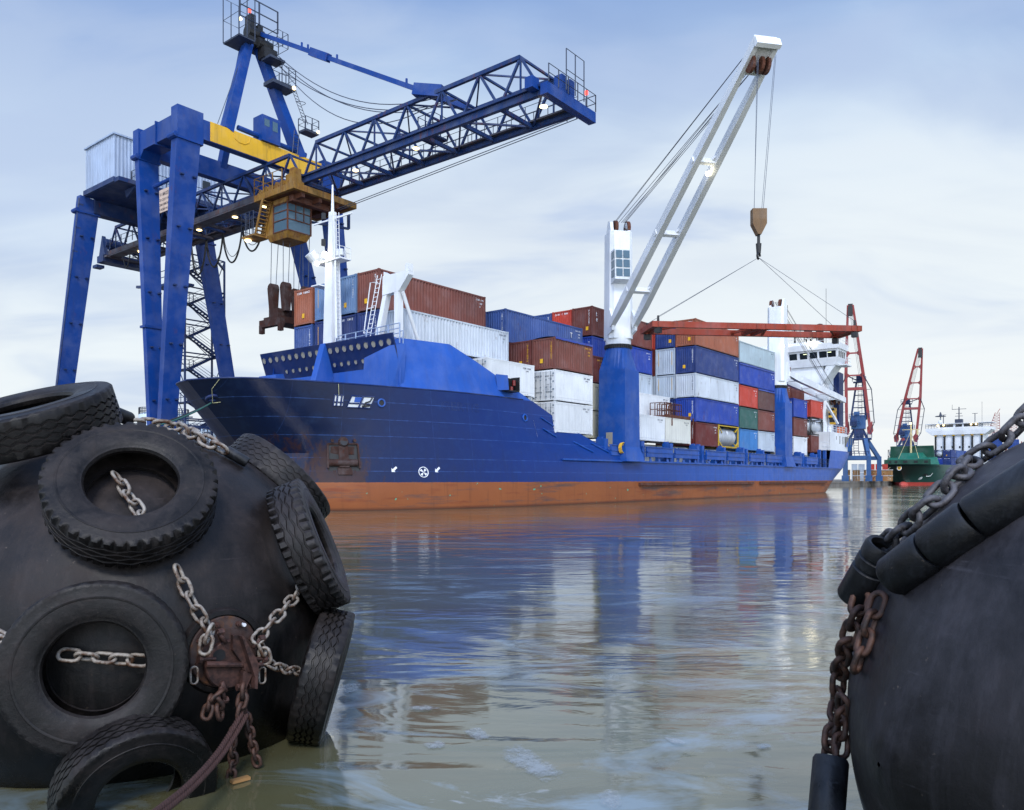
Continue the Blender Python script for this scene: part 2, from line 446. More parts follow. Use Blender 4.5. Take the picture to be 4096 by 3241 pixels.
def resample(c, u_end, n, from_end=False):
    pts = [p for p in c if (p[0] < u_end if not from_end else p[0] > u_end)]
    vv = None
    for a, b in zip(c, c[1:]):
        if a[0] <= u_end <= b[0]: vv = a[1]+(b[1]-a[1])*(u_end-a[0])/(b[0]-a[0])
    pts = pts + [(u_end, vv)] if not from_end else [(u_end, vv)] + pts
    d = [0]
    for a, b in zip(pts, pts[1:]): d.append(d[-1]+math.hypot(b[0]-a[0], b[1]-a[1]))
    out = []
    for i in range(n):
        s = d[-1]*i/(n-1)
        for k in range(len(pts)-1):
            if d[k] <= s <= d[k+1] + 1e-9:
                f = (s-d[k])/max(1e-9, d[k+1]-d[k]); out.append((pts[k][0]+(pts[k+1][0]-pts[k][0])*f, pts[k][1]+(pts[k+1][1]-pts[k][1])*f)); break
    return out
def hull_material():
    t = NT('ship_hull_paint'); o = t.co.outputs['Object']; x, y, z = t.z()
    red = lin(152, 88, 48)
    blue = t.mix(t.ramp(x, -46, -30, 0, 1), lin(2, 18, 50), lin(2, 44, 116)); blue = t.mix(t.ramp(x, -26, 8, 0, 1), blue, lin(12, 82, 174))  # shade of the bow flare put into the blue; faded paint paler aft
    n1 = t.noise(.22, 4, .6); n2 = t.noise(1.4, 6, .65); n3 = t.noise(.9, 6, .7, None, (.18, .18, 1.6)); n4 = t.noise(1.6, 5, .65, None, (1.8, 1.8, .12))
    b = t.mix(t.ramp(n1, .35, .7, 0, .40), blue, t.mix(.5, blue, lin(6, 26, 70)))
    b = t.mix(t.ramp(n2, .5, .8, 0, .15), b, t.mix(.5, blue, lin(70, 110, 160)))
    # light weld seams along the strakes and plate butts
    seam = None
    for zz in (2.55, 3.42, 4.85, 5.95, 7.1):
        s = t.ramp(t.math('ABSOLUTE', t.math('SUBTRACT', z, zz)), .012, .03, 1, 0)
        seam = s if seam is None else t.math('MAXIMUM', seam, s)
    fr = t.math('ABSOLUTE', t.math('SUBTRACT', t.math('FRACT', t.math('DIVIDE', x, 3.1)), .5))
    seam2 = t.ramp(fr, .002, .007, .5, 0)
    b = t.mix(t.math('MULTIPLY', t.math('MAXIMUM', seam, seam2), t.ramp(n2, .38, .62, .05, .5)), b, t.mix(.45, blue, lin(96, 140, 226)))
    b = t.mix(t.math('MULTIPLY', t.ramp(n4, .52, .8, 0, .5), t.ramp(z, 1.8, 6, .9, .25)), b, lin(30, 38, 46))
    # rust near the anchor and in scrapes along the flare
    ax = t.math('SUBTRACT', x, HAX); az = t.math('SUBTRACT', z, 3.0)
    da = t.math('SQRT', t.math('ADD', t.math('MULTIPLY', ax, ax), t.math('MULTIPLY', az, az)))
    below = t.math('MULTIPLY', t.ramp(t.math('ABSOLUTE', ax), .5, 1.4, 1, 0), t.ramp(z, 1.9, 3.4, .8, 0))
    near = t.math('MAXIMUM', t.ramp(da, .4, 1.6, .26, 0), t.math('MULTIPLY', below, .5))
    scr = t.noise(1.1, 9, .76, None, (1.6, 1.6, .6), .3)
    bow = t.math('MULTIPLY', t.ramp(x, -39.5, -44.5, 0, .33), t.ramp(z, 6.6, 4.2, 0, 1))
    rm = t.ramp(t.math('ADD', scr, t.math('ADD', near, bow)), .79, .90, 0, .85)
    b = t.mix(rm, b, t.mix(n2, lin(74, 40, 32), lin(28, 26, 30)))
    # boot topping: brown-red with grey scuffs, dark smears and a few turquoise paint scars
    r = t.mix(t.ramp(n1, .3, .7, 0, .35), red, lin(112, 58, 36))
    r = t.mix(t.ramp(n3, .53, .66, 0, .8), r, lin(76, 68, 68))
    r = t.mix(t.ramp(t.noise(1.0, 5, .6, None, (.25, .25, 2.2), 0, (7, 3, 1)), .55, .72, 0, .6), r, lin(108, 42, 28))
    r = t.mix(t.ramp(n4, .55, .8, 0, .6), r, lin(92, 54, 36))
    sc = t.math('MULTIPLY', t.ramp(t.noise(2.4, 2, .5, None, None, 0, (3, 9, 4)), .70, .72), t.ramp(t.noise(.5, 1, .5, None, None, 0, (13, 2, 4)), .5, .55))
    r = t.mix(sc, r, lin(70, 168, 138))
    r = t.mix(t.ramp(z, .02, .22, .85, 0), r, lin(74, 44, 34))
    edge = t.math('ADD', z, t.math('MULTIPLY', t.math('SUBTRACT', n2, .5), .10))
    c = t.mix(t.ramp(edge, 1.815, 1.83, 1, 0), b, r)
    rough = t.math('ADD', t.ramp(n2, .3, .7, .30, .44), t.ramp(z, 1.8, 1.84, .2, 0))
    pl = t.math('ADD', t.math('MULTIPLY', n1, .8), t.math('MULTIPLY', t.noise(.8, 2, .5), .55))
    return t.bsdf(c, rough, 0, t.bump(pl, .25, .12), Specular_IOR_Level=.32)
HAX = ux(1370, 3.5)
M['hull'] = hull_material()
M['house_blue'] = paint('ship_house_lit_blue', lin(40, 90, 180), .42, .22, .06, .6)  # paler copy of the ship blue: light on upward plates put into colour
M['navy'] = paint('ship_breakwater_shaded_navy', lin(16, 40, 92), .4, .2, .12, .6)  # darker copy: shade under the flared breakwater put into colour; fittings share it
M['deckblue'] = paint('ship_fitting_blue_paint', lin(26, 82, 168), .42, .3, .18, .9)
M['hole'] = plain('breakwater_hole_beige', lin(150, 146, 136), .7)  # flat grey-beige tone of the hole discs

ship = thing('container_ship', 'large blue container ship with brown-red boot topping moored bow towards the two rubber fenders', 'ship', SHIP, (0, VC, 0))
def mirror(rows): return [[Vector((p.x, 2*VC - p.y, p.z)) for p in r] for r in rows]
hull = MB()
def addrows(rows, flip=False):
    hull.grid(rows); hull.grid([list(reversed(r)) for r in mirror(rows)])
# stem to u=-28.2 , full height, by arc length; with intermediate levels for smooth flare
NB = 64
res = [resample(c, -28.2, NB) for c in CS]
rows = []
for i in range(len(LV)):
    rows.append([Vector((u, v, LV[i])) for u, v in res[i]])
addrows(rows)
ul = [-28.2 + i*(13.2)/22 for i in range(23)]
rows = []
for k in range(7):
    r = []
    for u in ul:
        z = LV[k] if k < 4 else 3.7 + (ztop(u)-3.7)*(k-3)/3.0
        r.append(Vector((u, hv(u, z), z)))
    rows.append(r)
addrows(rows)
ul = [-15 + i*53/26 for i in range(27)]
addrows([[Vector((u, hv(u, LV[k]), LV[k])) for u in ul] for k in range(4)])
res = [resample(c, 38, 44, True) for c in CS]
addrows([[Vector((u, v, LV[i])) for u, v in res[i]] for i in range(4)])
# poop sides above the main deck
res2 = []
zl = [3.7, 4.5, 5.4, 6.25]
for zq in zl:
    i = 3 if zq < 5.2 else 4; f = (zq-LV[i])/(LV[i+1]-LV[i])
    A = resample(CS[i], 41.2 + (zq-3.7)*.35, 36, True); B = resample(CS[i+1], 41.2 + (zq-3.7)*.35, 36, True)
    res2.append([Vector((a[0]*(1-f)+b[0]*f, a[1]*(1-f)+b[1]*f, zq)) for a, b in zip(A, B)])
addrows(res2)
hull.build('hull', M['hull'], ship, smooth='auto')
# decks
dk = MB()
dp = [p for p in resample(CS[3], 54.8, 60)]
dk.poly([Vector((u, v+.05, 3.62)) for u, v in dp] + [Vector((u, 2*VC-v-.05, 3.62)) for u, v in reversed(dp)])
fp = resample(CS[5], -28.4, 40)
dk.poly([Vector((u+.08, v+.06, 7.1)) for u, v in fp] + [Vector((u+.08, 2*VC-v-.06, 7.1)) for u, v in reversed(fp)])
pp = [(41.6, -1.0), (53.4, -1.0), (55.2, .6), (56, 4), (56.2, 9)]
dk.poly([Vector((u, v+.02, 6.2)) for u, v in pp] + [Vector((u, 2*VC-v-.02, 6.2)) for u, v in reversed(pp)])
dk.build('deck', M['deck'], ship)
# rounded rim along the forecastle bulwark and the rubbing strake along the deck edge
rim = MB()
rim.tube([Vector((u, v+.03, 8.17)) for u, v in resample(CS[6], -29.4, 60)], .06, 6)
rim.tube([Vector((u, 2*VC-v-.03, 8.17)) for u, v in resample(CS[6], -29.4, 60)], .06, 6)
rim.build('bulwark_rim', M['navy'], ship, smooth=True)
st = MB()
for u0, u1 in ((-26, 47.5),):
    n = 40
    for i in range(n):
        a = u0+(u1-u0)*i/n; b = u0+(u1-u0)*(i+1)/n
        st.beam(Vector((a, hv(a, 3.7)-.07, 3.62)), Vector((b, hv(b, 3.7)-.07, 3.62)), .16, .14)
st.build('rubbing_strake', M['deckblue'], ship)
fb = MB()
for u0, u1 in ((-14.2, 12.5), (14.6, 40.5)):
    n = 12
    for i in range(n):
        a = u0+(u1-u0)*i/n; b = u0+(u1-u0)*(i+1)/n
        fb.beam(Vector((a, hv(a, 1.7)-.12, 1.58)), Vector((b, hv(b, 1.7)-.12, 1.58)), .30, .26)
fb.build('fender_bar', M['rust'], ship)

# ---- light blue forecastle house: side plates, breakwater, fin
hs = MB()
def topz(u):
    if u < -36.2: return 11.7
    return 11.7 + (u+36.2)/(8.0)*(8.17-11.7)
def housev(u, z): return hv(u, 8.15) + .10 + (z-8.15)*.28
cols = [-41.4, -39.5, -37.6, -36.2, -34, -32, -30, -28.3]
for sgn in (0, 1):
    rows = []
    for f in (0, .33, .66, 1):
        r = []
        for u in cols:
            z = 8.13 + (topz(u)-8.13)*f; v = housev(u, z)
            r.append(Vector((u, v if not sgn else 2*VC-v, z)))
        rows.append(r if not sgn else list(reversed(r)))
    hs.grid(rows)
# roof plates behind the breakwater
hs.hexa([(-41.3, 3.0, 10.9), (-37, 2.4, 10.9), (-37, 15.6, 10.9), (-41.3, 15.0, 10.9)], [(-41.3, 3.0, 11.0), (-37, 2.4, 11.0), (-37, 15.6, 11.0), (-41.3, 15.0, 11.0)])
hs.build('forecastle_house', M['house_blue'], ship)
# breakwater: lower vertical wall, upper flared panel pierced by two rows of holes
UW = -41.0
def bw_panel(v0, v1):
    w = MB(); w.box(UW-.06, UW+.06, v0, v1, 7.1, 9.75); w.build('breakwater_wall', M['house_blue'], ship)
    up = MB()
    a = [(UW-.08, v0, 9.70), (UW-.08, v1, 9.70), (UW-.75, v1, 11.75), (UW-.75, v0, 11.75)]
    up.prism(a, (.10, 0, .04)); pnl = up.build('breakwater_panel', M['navy'], ship)
    holes = MB(); rims = MB()
    d = Vector((-.67, 0, 2.05)).normalized(); nrm = Vector((-2.05, 0, -.67)).normalized()
    def hole(v, f, r):
        c = Vector((UW-.08, v, 9.70)) + Vector((-.67, 0, 2.05))*f + nrm*.012
        ring = [c + Vector((0, math.cos(t*math.pi/8), 0))*r + d*math.sin(t*math.pi/8)*r for t in range(16)]
        holes.poly(ring); rims.tube([p + nrm*.01 for p in ring], .028, 5, True)
    n = 9
    for i in range(n): hole(v0 + (v1-v0)*(i+.6)/n, .74, .24)
    for i in range(6): hole(v0 + (v1-v0)*(i+.6)/n + (.0 if v0 > VC else 2.2), .26, .18)
    holes.build('breakwater_hole', M['hole'], pnl); rims.build('hole_rim', M['navy'], pnl)
bw_panel(1.75, VC-.35); bw_panel(VC+.35, 16.7)
fin = MB(); fin.prism([(UW-.75, VC-.3, 11.78), (UW+.1, VC-.3, 11.78), (UW+.1, VC-.3, 7.1), (UW-2.2, VC-.3, 7.1)], (0, .6, 0))
fin.build('breakwater_fin', M['house_blue'], ship)
bx = MB()
bx.hexa([(UW-1.0, 2.0, 7.1), (UW+.4, 1.9, 7.1), (UW+.4, 4.4, 7.1), (UW-1.0, 4.4, 7.1)], [(UW-.85, 1.85, 10.9), (UW+.4, 1.6, 11.2), (UW+.4, 4.4, 10.5), (UW-.85, 4.4, 10.3)])
bx.hexa([(UW-1.2, 14.4, 7.1), (UW+.4, 14.4, 7.1), (UW+.4, 17.2, 7.1), (UW-1.2, 17.2, 7.1)], [(UW-.9, 14.4, 10.0), (UW+.4, 14.4, 10.2), (UW+.4, 16.7, 10.2), (UW-.9, 16.6, 10.0)])
bx.build('side_trunk', M['house_blue'], ship)
# port navigation-light box on the sloping plate
nb = MB(); u = -31.2
nb.prism([(u-1.0, housev(u-1, 9.2)-.0, 9.9), (u-.5, housev(u-.5, 9.2)-.75, 9.8), (u-.5, housev(u-.5, 8.8)-.75, 8.7), (u-.9, housev(u-1, 8.8), 8.7)], (.06, .05, 0))
nb.build('navigation_light_shield', M['deckblue'], ship)
nb = MB(); nb.box(u-.46, u+.75, housev(u, 8.6)-.72, housev(u, 9)-.05, 8.62, 8.70); nb.box(u+.70, u+.78, housev(u, 8.6)-.72, housev(u, 9)+.0, 8.70, 9.75); nb.box(u-.46, u+.74, housev(u, 9)-.10, housev(u, 9)-.02, 8.70, 9.7)
nb.build('light_shelf', M['black'], ship)
nl = MB(); nl.cyl((u+.4, housev(u, 8.6)-.45, 9.1), (u+.4, housev(u, 8.6)-.45, 9.5), .13); nl.cyl((u+.1, housev(u, 8.6)-.45, 8.7), (u+.1, housev(u, 8.6)-.45, 9.0), .13)
nl.build('port_light', plain('port_light_red_glass', lin(120, 24, 22), .2), ship)

# ---- hull fittings on the bow flare
def decal(name, pts, mat, off=.012, parent=None):     # pts in (du right-aft, dz) metres on the hull side
    mb = MB(); mb.poly([hp(u, z, off) for u, z in pts]); return mb.build(name, mat, parent or ship)
U0 = HAX
an = MB()   # anchor pocket frame
def hb(mb, u0, u1, z0, z1, o0, o1):
    mb.hexa([hp(u0, z0, o0), hp(u1, z0, o0), hp(u1, z0, o1), hp(u0, z0, o1)], [hp(u0, z1, o0), hp(u1, z1, o0), hp(u1, z1, o1), hp(u0, z1, o1)])
hb(an, U0-.8, U0+.8, 2.55, 4.35, -.2, .02)
an.build('anchor_pocket', M['black'], ship)
fr = MB(); hb(fr, U0-.82, U0+.82, 4.28, 4.36, 0, .16); hb(fr, U0-.86, U0-.77, 2.7, 4.3, 0, .2); hb(fr, U0+.77, U0+.86, 2.7, 4.3, 0, .2)
fr.build('pocket_frame', M['darkrust'], ship)
ac = MB()
ac.cyl(hp(U0-.74, 3.05, .14), hp(U0+.74, 3.05, .14), .24, n=14)
hb(ac, U0-.26, U0+.26, 2.75, 4.2, .03, .2)
for s in (-1, 1):
    a, b = sorted((U0+s*.1, U0+s*.62)); hb(ac, a, b, 3.6, 4.15, .03, .16)
    ac.cyl(hp(U0+s*.62, 4.52, .02), hp(U0+s*.62, 4.54, .22), .10, n=8)
ac.cyl(hp(U0, 4.42, .0), hp(U0, 4.46, .22), .36, .28, n=16)
hb(ac, U0-.36, U0+.36, 2.3, 2.75, .0, .12)
ac.build('anchor', M['darkrust'], ship, smooth='auto')
hh = MB(); hh.cyl(hp(U0, 4.455, .23), hp(U0, 4.46, .24), .24, n=14); hb(hh, U0-.22, U0+.22, 3.8, 3.95, .205, .215)
hh.build('hawse_hole', M['black'], ship)
st_m = MB(); rs0 = random.Random(9)     # rust and weed runs below the anchor pocket
for k in range(9):
    du = rs0.uniform(-.75, .7); w = rs0.uniform(.03, .12); zb = rs0.uniform(1.85, 2.4)
    st_m.poly([hp(U0+du, 2.6, .008), hp(U0+du+w, 2.6, .008), hp(U0+du+w*.6, zb, .008)])
st_m.build('rust_run', M['darkrust'], ship)
# fairleads: framed openings in the bulwark that show the pale deck behind
def fairlead(u0, u1, z0, z1, slant):
    q = [(u0, z0), (u1, z0), (u1+slant, z1), (u0+slant, z1)]
    f = decal('fairlead', q, M['white2'], .02)
    mb = MB(); mb.tube([hp(u, z, .03) for u, z in q], .05, 6, True)
    for k in ((.5,),) if u1-u0 > .9 else ((.3,), (.75,)):
        a = (u0+(u1-u0)*k[0], z0); mb.tube([hp(a[0], z0, .05), hp(a[0]+slant, z1, .05)], .06, 6)
    zm = (z0+z1)/2; mb.tube([hp(u0+slant*.4, zm-.1, .04), hp(u1+slant*.5, zm-.1, .04)], .045, 6)
    mb.build('fairlead_frame', M['navy'], f)
    return f
fa, fb2 = ux(1333, 7.1), ux(1372, 7.1); fairlead(fa, fb2, 6.7, 7.4, .05)
fa, fb2 = ux(1388, 7.1), ux(1478, 7.1); W_ = fb2 - fa
f2 = fairlead(fa, fb2, 6.65, 7.4, .3)
mb = MB(); mb.poly([hp(fa+W_*.3, 7.0, .028), hp(fa+W_*.55, 7.0, .028), hp(fa+W_*.65, 7.34, .028), hp(fa+W_*.35, 7.34, .028)]); mb.build('fairlead_view', M['house_blue'], f2)
mb = MB(); mb.tube([hp(fa+W_*.7, 6.7, .05), hp(fa+W_*.8, 7.0, .07), hp(fa+W_, 7.1, .05), hp(fa+W_*1.1, 7.35, .05)], .05, 6); mb.tube([hp(fa+W_*.65, 6.75, .05), hp(fa+W_, 6.85, .05)], .07, 6); mb.build('mooring_rope_bundle', M['black'], f2)
def hawse(u, z, r):
    mb = MB(); c = hp(u, z, .03); t1 = (hp(u+.1, z)-hp(u-.1, z)).normalized(); t2 = (hp(u, z+.1)-hp(u, z-.1)).normalized()
    mb.tube([c + t1*r*math.cos(k*math.pi/10) + t2*r*math.sin(k*math.pi/10) for k in range(20)], r*.28, 8, True); f = mb.build('mooring_pipe', M['deckblue'], ship, smooth=True)
    mb = MB(); mb.poly([c + t1*r*.9*math.cos(k*math.pi/10) + t2*r*.9*math.sin(k*math.pi/10) for k in range(20)]); mb.build('pipe_hole', M['black'], f)
hawse(ux(1525, 7.1), 7.05, .24); hawse(ux(2099, 6.9), 6.75, .26)
# white marks above the boot top
def arrow(u, z, s):
    mb = MB(); 
    a = R(50); ca, sa = math.cos(a), math.sin(a)
    def T(x, y): return hp(u + s*(x*ca + y*sa), z + s*(y*ca - x*sa)*1.0, .014)
    mb.poly([T(-.5, -.55), T(.5, -.55), T(0, -1.1)][::-1]); mb.poly([T(-.2, -.55), T(.2, -.55), T(.2, .35), T(-.2, .35)])
    return mb
a1 = arrow(ux(1584, 2.5), 2.75, .34); a1.build('thruster_arrow', M['lettering'], ship)
a1 = arrow(ux(1756, 2.5), 2.75, .34); a1.build('thruster_arrow', M['lettering'], ship)
mb = MB(); uc, zc = ux(1695, 2.5), 2.5
ring = [hp(uc + .34*math.cos(k*math.pi/12), zc + .34*math.sin(k*math.pi/12), .014) for k in range(24)]; mb.tube(ring, .035, 5, True)
for q in range(4):
    b0 = q*math.pi/2 + .5
    mb.poly([hp(uc, zc, .014)] + [hp(uc + .26*math.cos(b0 + t*.18), zc + .26*math.sin(b0 + t*.18), .014) for t in range(5)])
mb.build('thruster_symbol', M['lettering'], ship)
um = ux(1176, 2.4)
decal('bulb_mark', [(um-.14, 2.15), (um+.16, 2.15), (um+.24, 2.3), (um+.22, 2.8), (um-.06, 2.8), (um+.06, 2.55), (um-.1, 2.45)], M['lettering'])
# ------------------------------------------------------------------ lettering helper
def text_obj(name, s, size, origin, xdir, ydir, mat, parent, off=.02, align='LEFT'):
    cu = bpy.data.curves.new(name + '_curve', 'FONT'); cu.body = s; cu.size = size; cu.align_x = align; cu.space_line = .8
    to = bpy.data.objects.new(name + '_tmp', cu); COL.objects.link(to)
    bpy.context.view_layer.update()
    me = bpy.data.meshes.new_from_object(to.evaluated_get(bpy.context.evaluated_depsgraph_get()))
    COL.objects.unlink(to); bpy.data.objects.remove(to); bpy.data.curves.remove(cu)
    fr, b = BASE[parent.name]; x = Vector(xdir).normalized(); y = Vector(ydir).normalized(); n = x.cross(y); o = Vector(origin)
    for v in me.vertices: v.co = o + x*v.co.x + y*v.co.y + n*off - b
    me.materials.clear(); me.materials.append(mat); me.name = name
    ob = bpy.data.objects.new(name, me); COL.objects.link(ob); ob.parent = parent; BASE[ob.name] = (fr, b)
    return ob
def dashes(mb, o, x, y, n, w, h, gap=.35, rnd=None):    # illegible small print: short strokes like worn stencil characters
    o = Vector(o); x = Vector(x); y = Vector(y); rr = rnd or random
    for i in range(n):
        if i in (4,) or rr.random() < .08: continue
        p = o + x*i*w*(1+gap)
        k = rr.random()
        if k < .5: mb.poly([p, p + x*w*.3, p + x*w*.3 + y*h, p + y*h]); mb.poly([p + x*w*.7, p + x*w, p + x*w + y*h, p + x*w*.7 + y*h]); mb.poly([p + x*w*.3 + y*h*.4, p + x*w*.7 + y*h*.4, p + x*w*.7 + y*h*.6, p + x*w*.3 + y*h*.6])
        elif k < .8: mb.poly([p + x*w*.3, p + x*w*.6, p + x*w*.6 + y*h, p + x*w*.3 + y*h])
        else: mb.poly([p, p + x*w*.9, p + x*w*.9 + y*h*.2, p + y*h*.2]); mb.poly([p + y*h*.8, p + x*w*.9 + y*h*.8, p + x*w*.9 + y*h, p + y*h]); mb.poly([p + x*w*.6 + y*h*.2, p + x*w*.9 + y*h*.2, p + x*w*.9 + y*h*.8, p + x*w*.6 + y*h*.8])

# former name left as faint weld beads
def weld_name():
    cu = bpy.data.curves.new('wn', 'FONT'); cu.body = 'GERTIE'; cu.size = .85; cu.fill_mode = 'NONE'; cu.bevel_depth = .010; cu.space_character = 1.1
    to = bpy.data.objects.new('wn', cu); COL.objects.link(to); bpy.context.view_layer.update()
    me = bpy.data.meshes.new_from_object(to.evaluated_get(bpy.context.evaluated_depsgraph_get()))
    COL.objects.unlink(to); bpy.data.objects.remove(to)
    _, b = BASE[ship.name]
    for v in me.vertices: v.co = hp(ux(1765, 7.2) + v.co.x*1.15, 6.85 + v.co.y, .0 + v.co.z) - b
    me.materials.clear(); me.materials.append(M['navy']); o = bpy.data.objects.new('weld_bead_name', me); COL.objects.link(o); o.parent = ship; BASE[o.name] = (SHIP, b)
weld_name()

# ---- foredeck mast
mm = MB(); MU, MVc = -40.6, 9.3
mm.beam((MU, MVc, 7.1), (MU, MVc, 18.6), 1.15, 1.15, (1,0,0), .72, .72); mm.beam((MU, MVc, 18.6), (MU, MVc, 21.6), .5, .5, (1,0,0), .4, .4)
mm.cyl((MU, MVc, 21.6), (MU, MVc, 23.6), .12, .06, 8)
mast = mm.build('foremast', M['white'], ship)
mb = MB(); mb.ladder((MU-.1, MVc-.75, 11), (MU-.1, MVc-.55, 21.5), (1,0,0), .45, .03); mb.box(MU-.5, MU+.5, MVc-1.5, MVc+1.4, 17.9, 18.0)
for v in (-1.4, 1.3): mb.rail([(MU-.5, MVc+v, 18), (MU+.5, MVc+v, 18)], .8, .03, .5)
mb.beam((MU, MVc-2.2, 21.1), (MU, MVc+2.2, 21.1), .1); mb.beam((MU-.9, MVc+.9, 16.2), (MU+.3, MVc+.9, 16.2), .9, .08)
for s in (-.75, -.4): mb.tube([(MU-.5, MVc-.8+s*.2, 17.8), (MU-.4+s*.1, MVc-.85+s*.3, 12.2)], .035, 5)
mb.build('mast_platform', M['white'], mast)
mb = MB()
for dz in (19.0, 20.9): mb.cyl((MU-.75, MVc+.1, dz), (MU-.75, MVc+.1, dz+.45), .16, n=8)
mb.build('mast_light', M['black'], mast)
mb = MB()
for v in (-1.0, -1.35): mb.cyl((MU-.3, MVc+v, 18.15), (MU-.3, MVc+v, 18.6), .2, .16)
mb.cyl((MU-.9, MVc+.9, 18.1), (MU-1.3, MVc+1.0, 18.5), .42, .42, 14); mb.build('loud_hailer', M['white2'], mast)
mb = MB()
for v, z, r in ((.75, 17.8, .17), (-.15, 18.3, .22)): mb.lathe((MU-.75, MVc+v, z), (-1,-.3,-.2), [(r*.2, 0), (r, .08), (r*.9, .18), (.01, .22)], 12)
mb.build('floodlight', M['lamp_white'], mast)

# ---- railing and crutch on the forecastle house
mb = MB()
mb.rail([(UW+.1, 8.6, 11.0), (UW+.1, 1.9, 11.2)], 1.35, .035, 1.1, (1, .75, .5, .25)); mb.rail([(UW+.1, 8.6, 11.0), (UW+2.5, 8.6, 11.0)], 1.3, .035, 1.1, (1, .7, .4)); mb.rail([(UW+.9, 7.6, 11.0), (UW+.9, 2.4, 11.1)], 1.1, .03, 1.3, (1, .6, .3))
mb.build('foredeck_railing', M['rail'], ship)
cr = MB(); CU = -40.0
cr.beam((CU, 2.95, 10.9), (CU, 2.95, 15.0), .40, .48, (1,0,0)); cr.beam((CU, 5.35, 10.7), (CU, 4.1, 15.0), .40, .42, (1,0,0))
cr.prism([(CU-.25, 4.35, 14.85), (CU-.25, 2.68, 14.95), (CU-.25, 1.75, 15.95), (CU-.25, 1.75, 16.2), (CU-.25, 4.3, 16.2)], (.5, 0, 0))
cr.prism([(CU-.2, 1.75, 16.18), (CU-.2, 2.1, 16.18), (CU-.2, 2.1, 16.65), (CU-.2, 1.95, 16.75), (CU-.2, 1.75, 16.7)], (.4, 0, 0)); cr.prism([(CU-.2, 3.75, 16.18), (CU-.2, 4.25, 16.18), (CU-.2, 4.25, 16.5)], (.4, 0, 0))
cr.cyl((CU, 2.55, 14.9), (-37.7, 2.9, 10.8), .13)
cru = cr.build('jib_crutch', M['white'], ship)
mb = MB(); mb.ladder((CU-.35, 6.1, 10.6), (CU-.35, 4.5, 16.3), (0, 1, 0), .42, .035); mb.tube([(CU-.35, 6.15, 12.4), (CU-.35, 5.45, 15.9), (CU-.35, 4.7, 15.8)], .04, 5); mb.tube([(CU-.35, 6.15, 12.4), (CU-.35, 5.5, 12.4)], .03, 5); mb.tube([(CU-.35, 5.8, 14.1), (CU-.35, 5.1, 14.1)], .03, 5)
mb.build('crutch_ladder', M['white'], cru)

# ---- deck edge: bulwark boxes, posts, hatch coaming
posts = [(-19.0, .6), (-12.6, .55), (-6.9, .55), (-1.0, .5), (.2, .5), (5.7, .5), (11.0, .45), (12.0, .45), (17.1, .45), (26.2, .4), (30.4, .5), (31.6, .4), (36.9, .4)]
for u, w in posts:
    mb = MB(); mb.box(u-w/2, u+w/2, -.75, .15, 3.63, 5.55); mb.prism([(u-w/2, .15, 3.63), (u-w/2, 1.1, 3.63), (u-w/2, .15, 5.2)], (w, 0, 0)); mb.box(u-.16, u+.16, -.35, .1, 5.55, 5.72); mb.build('container_post', M['deckblue'], ship)
edges = [(-18.6, -17.0), (-13.2, -12.95), (-12.3, -7.2), (-6.6, -1.3), (.5, 5.4), (6.0, 10.7), (12.3, 16.8), (17.4, 22.6), (25.6, 25.95), (26.45, 30.1), (31.85, 36.6)]
for a, b in edges:
    mb = MB(); mb.box(a, b, -1.02, -.86, 4.15, 4.98); mb.box(a, b, -1.08, -.80, 4.50, 4.60); mb.box(a, b, -1.1, -.78, 4.98, 5.06); mb.box(a, b, -1.06, -.8, 4.10, 4.16)
    k = max(1, int((b-a)/1.3))
    for i in range(k):
        c = a + (b-a)*(i+.5)/k; mb.prism([(c-.25, -.98, 3.63), (c+.2, -.98, 3.63), (c+.1, -.9, 4.1), (c-.15, -.9, 4.1)], (0, .06, 0))
    mb.build('bulwark_panel', M['deckblue'], ship)
cm = MB(); cm.box(-26, 41, 1.15, 1.3, 3.6, 5.35); cm.build('hatch_coaming', M['grey'], ship)
mb = MB()
for i in range(24):
    u = -19 + i*2.45
    if -19.5 < u < -12 and i % 2: continue
    mb.box(u, u+.12, 1.02, 1.15, 3.62, 5.3)
    if i % 3 == 0: mb.box(u+.7, u+1.3, .98, 1.14, 3.75, 4.7)
    if i % 4 == 1: mb.tube([(u+1.6, 1.05, 3.6), (u+1.6, 1.05, 5.0), (u+2.0, 1.05, 5.0), (u+2.0, 1.05, 3.6)], .05, 5)
mb.build('coaming_stay', M['deckblue'], ship)
hc = MB(); hc.box(-26, 41, 1.3, 16.7, 5.25, 5.45); hc.build('hatch_cover', M['deck'], ship)
for (u, z) in ((-17.6, 4.85), (-8.7-.6, 5.0), (-2.6, 4.75), (9.6, 4.75), (16.6, 4.9), (34.4, 4.9), (39.6, 4.95)):
    mb = MB(); mb.lathe((u, .45, z), (0, -1, 0), [(.01, 0), (.11, .02), (.11, .12), (.01, .16)], 10); mb.build('deck_lamp', M['lamp_small'], ship)
# diagonal handholds on the sloping bulwark
mb = MB()
for u, z, l in ((-27.2, 6.9, 1.6), (-27.2, 6.0, 1.6), (-23.4, 5.1, 2.2), (-20.9, 5.05, 2.0)):
    mb.tube([hp(u, min(z, ztop(u)-.1), .07), hp(u+l, max(3.8, min(z, ztop(u)-.1)-l*.37), .07)], .06, 5)
mb.build('bulwark_stiffener', M['deckblue'], ship)

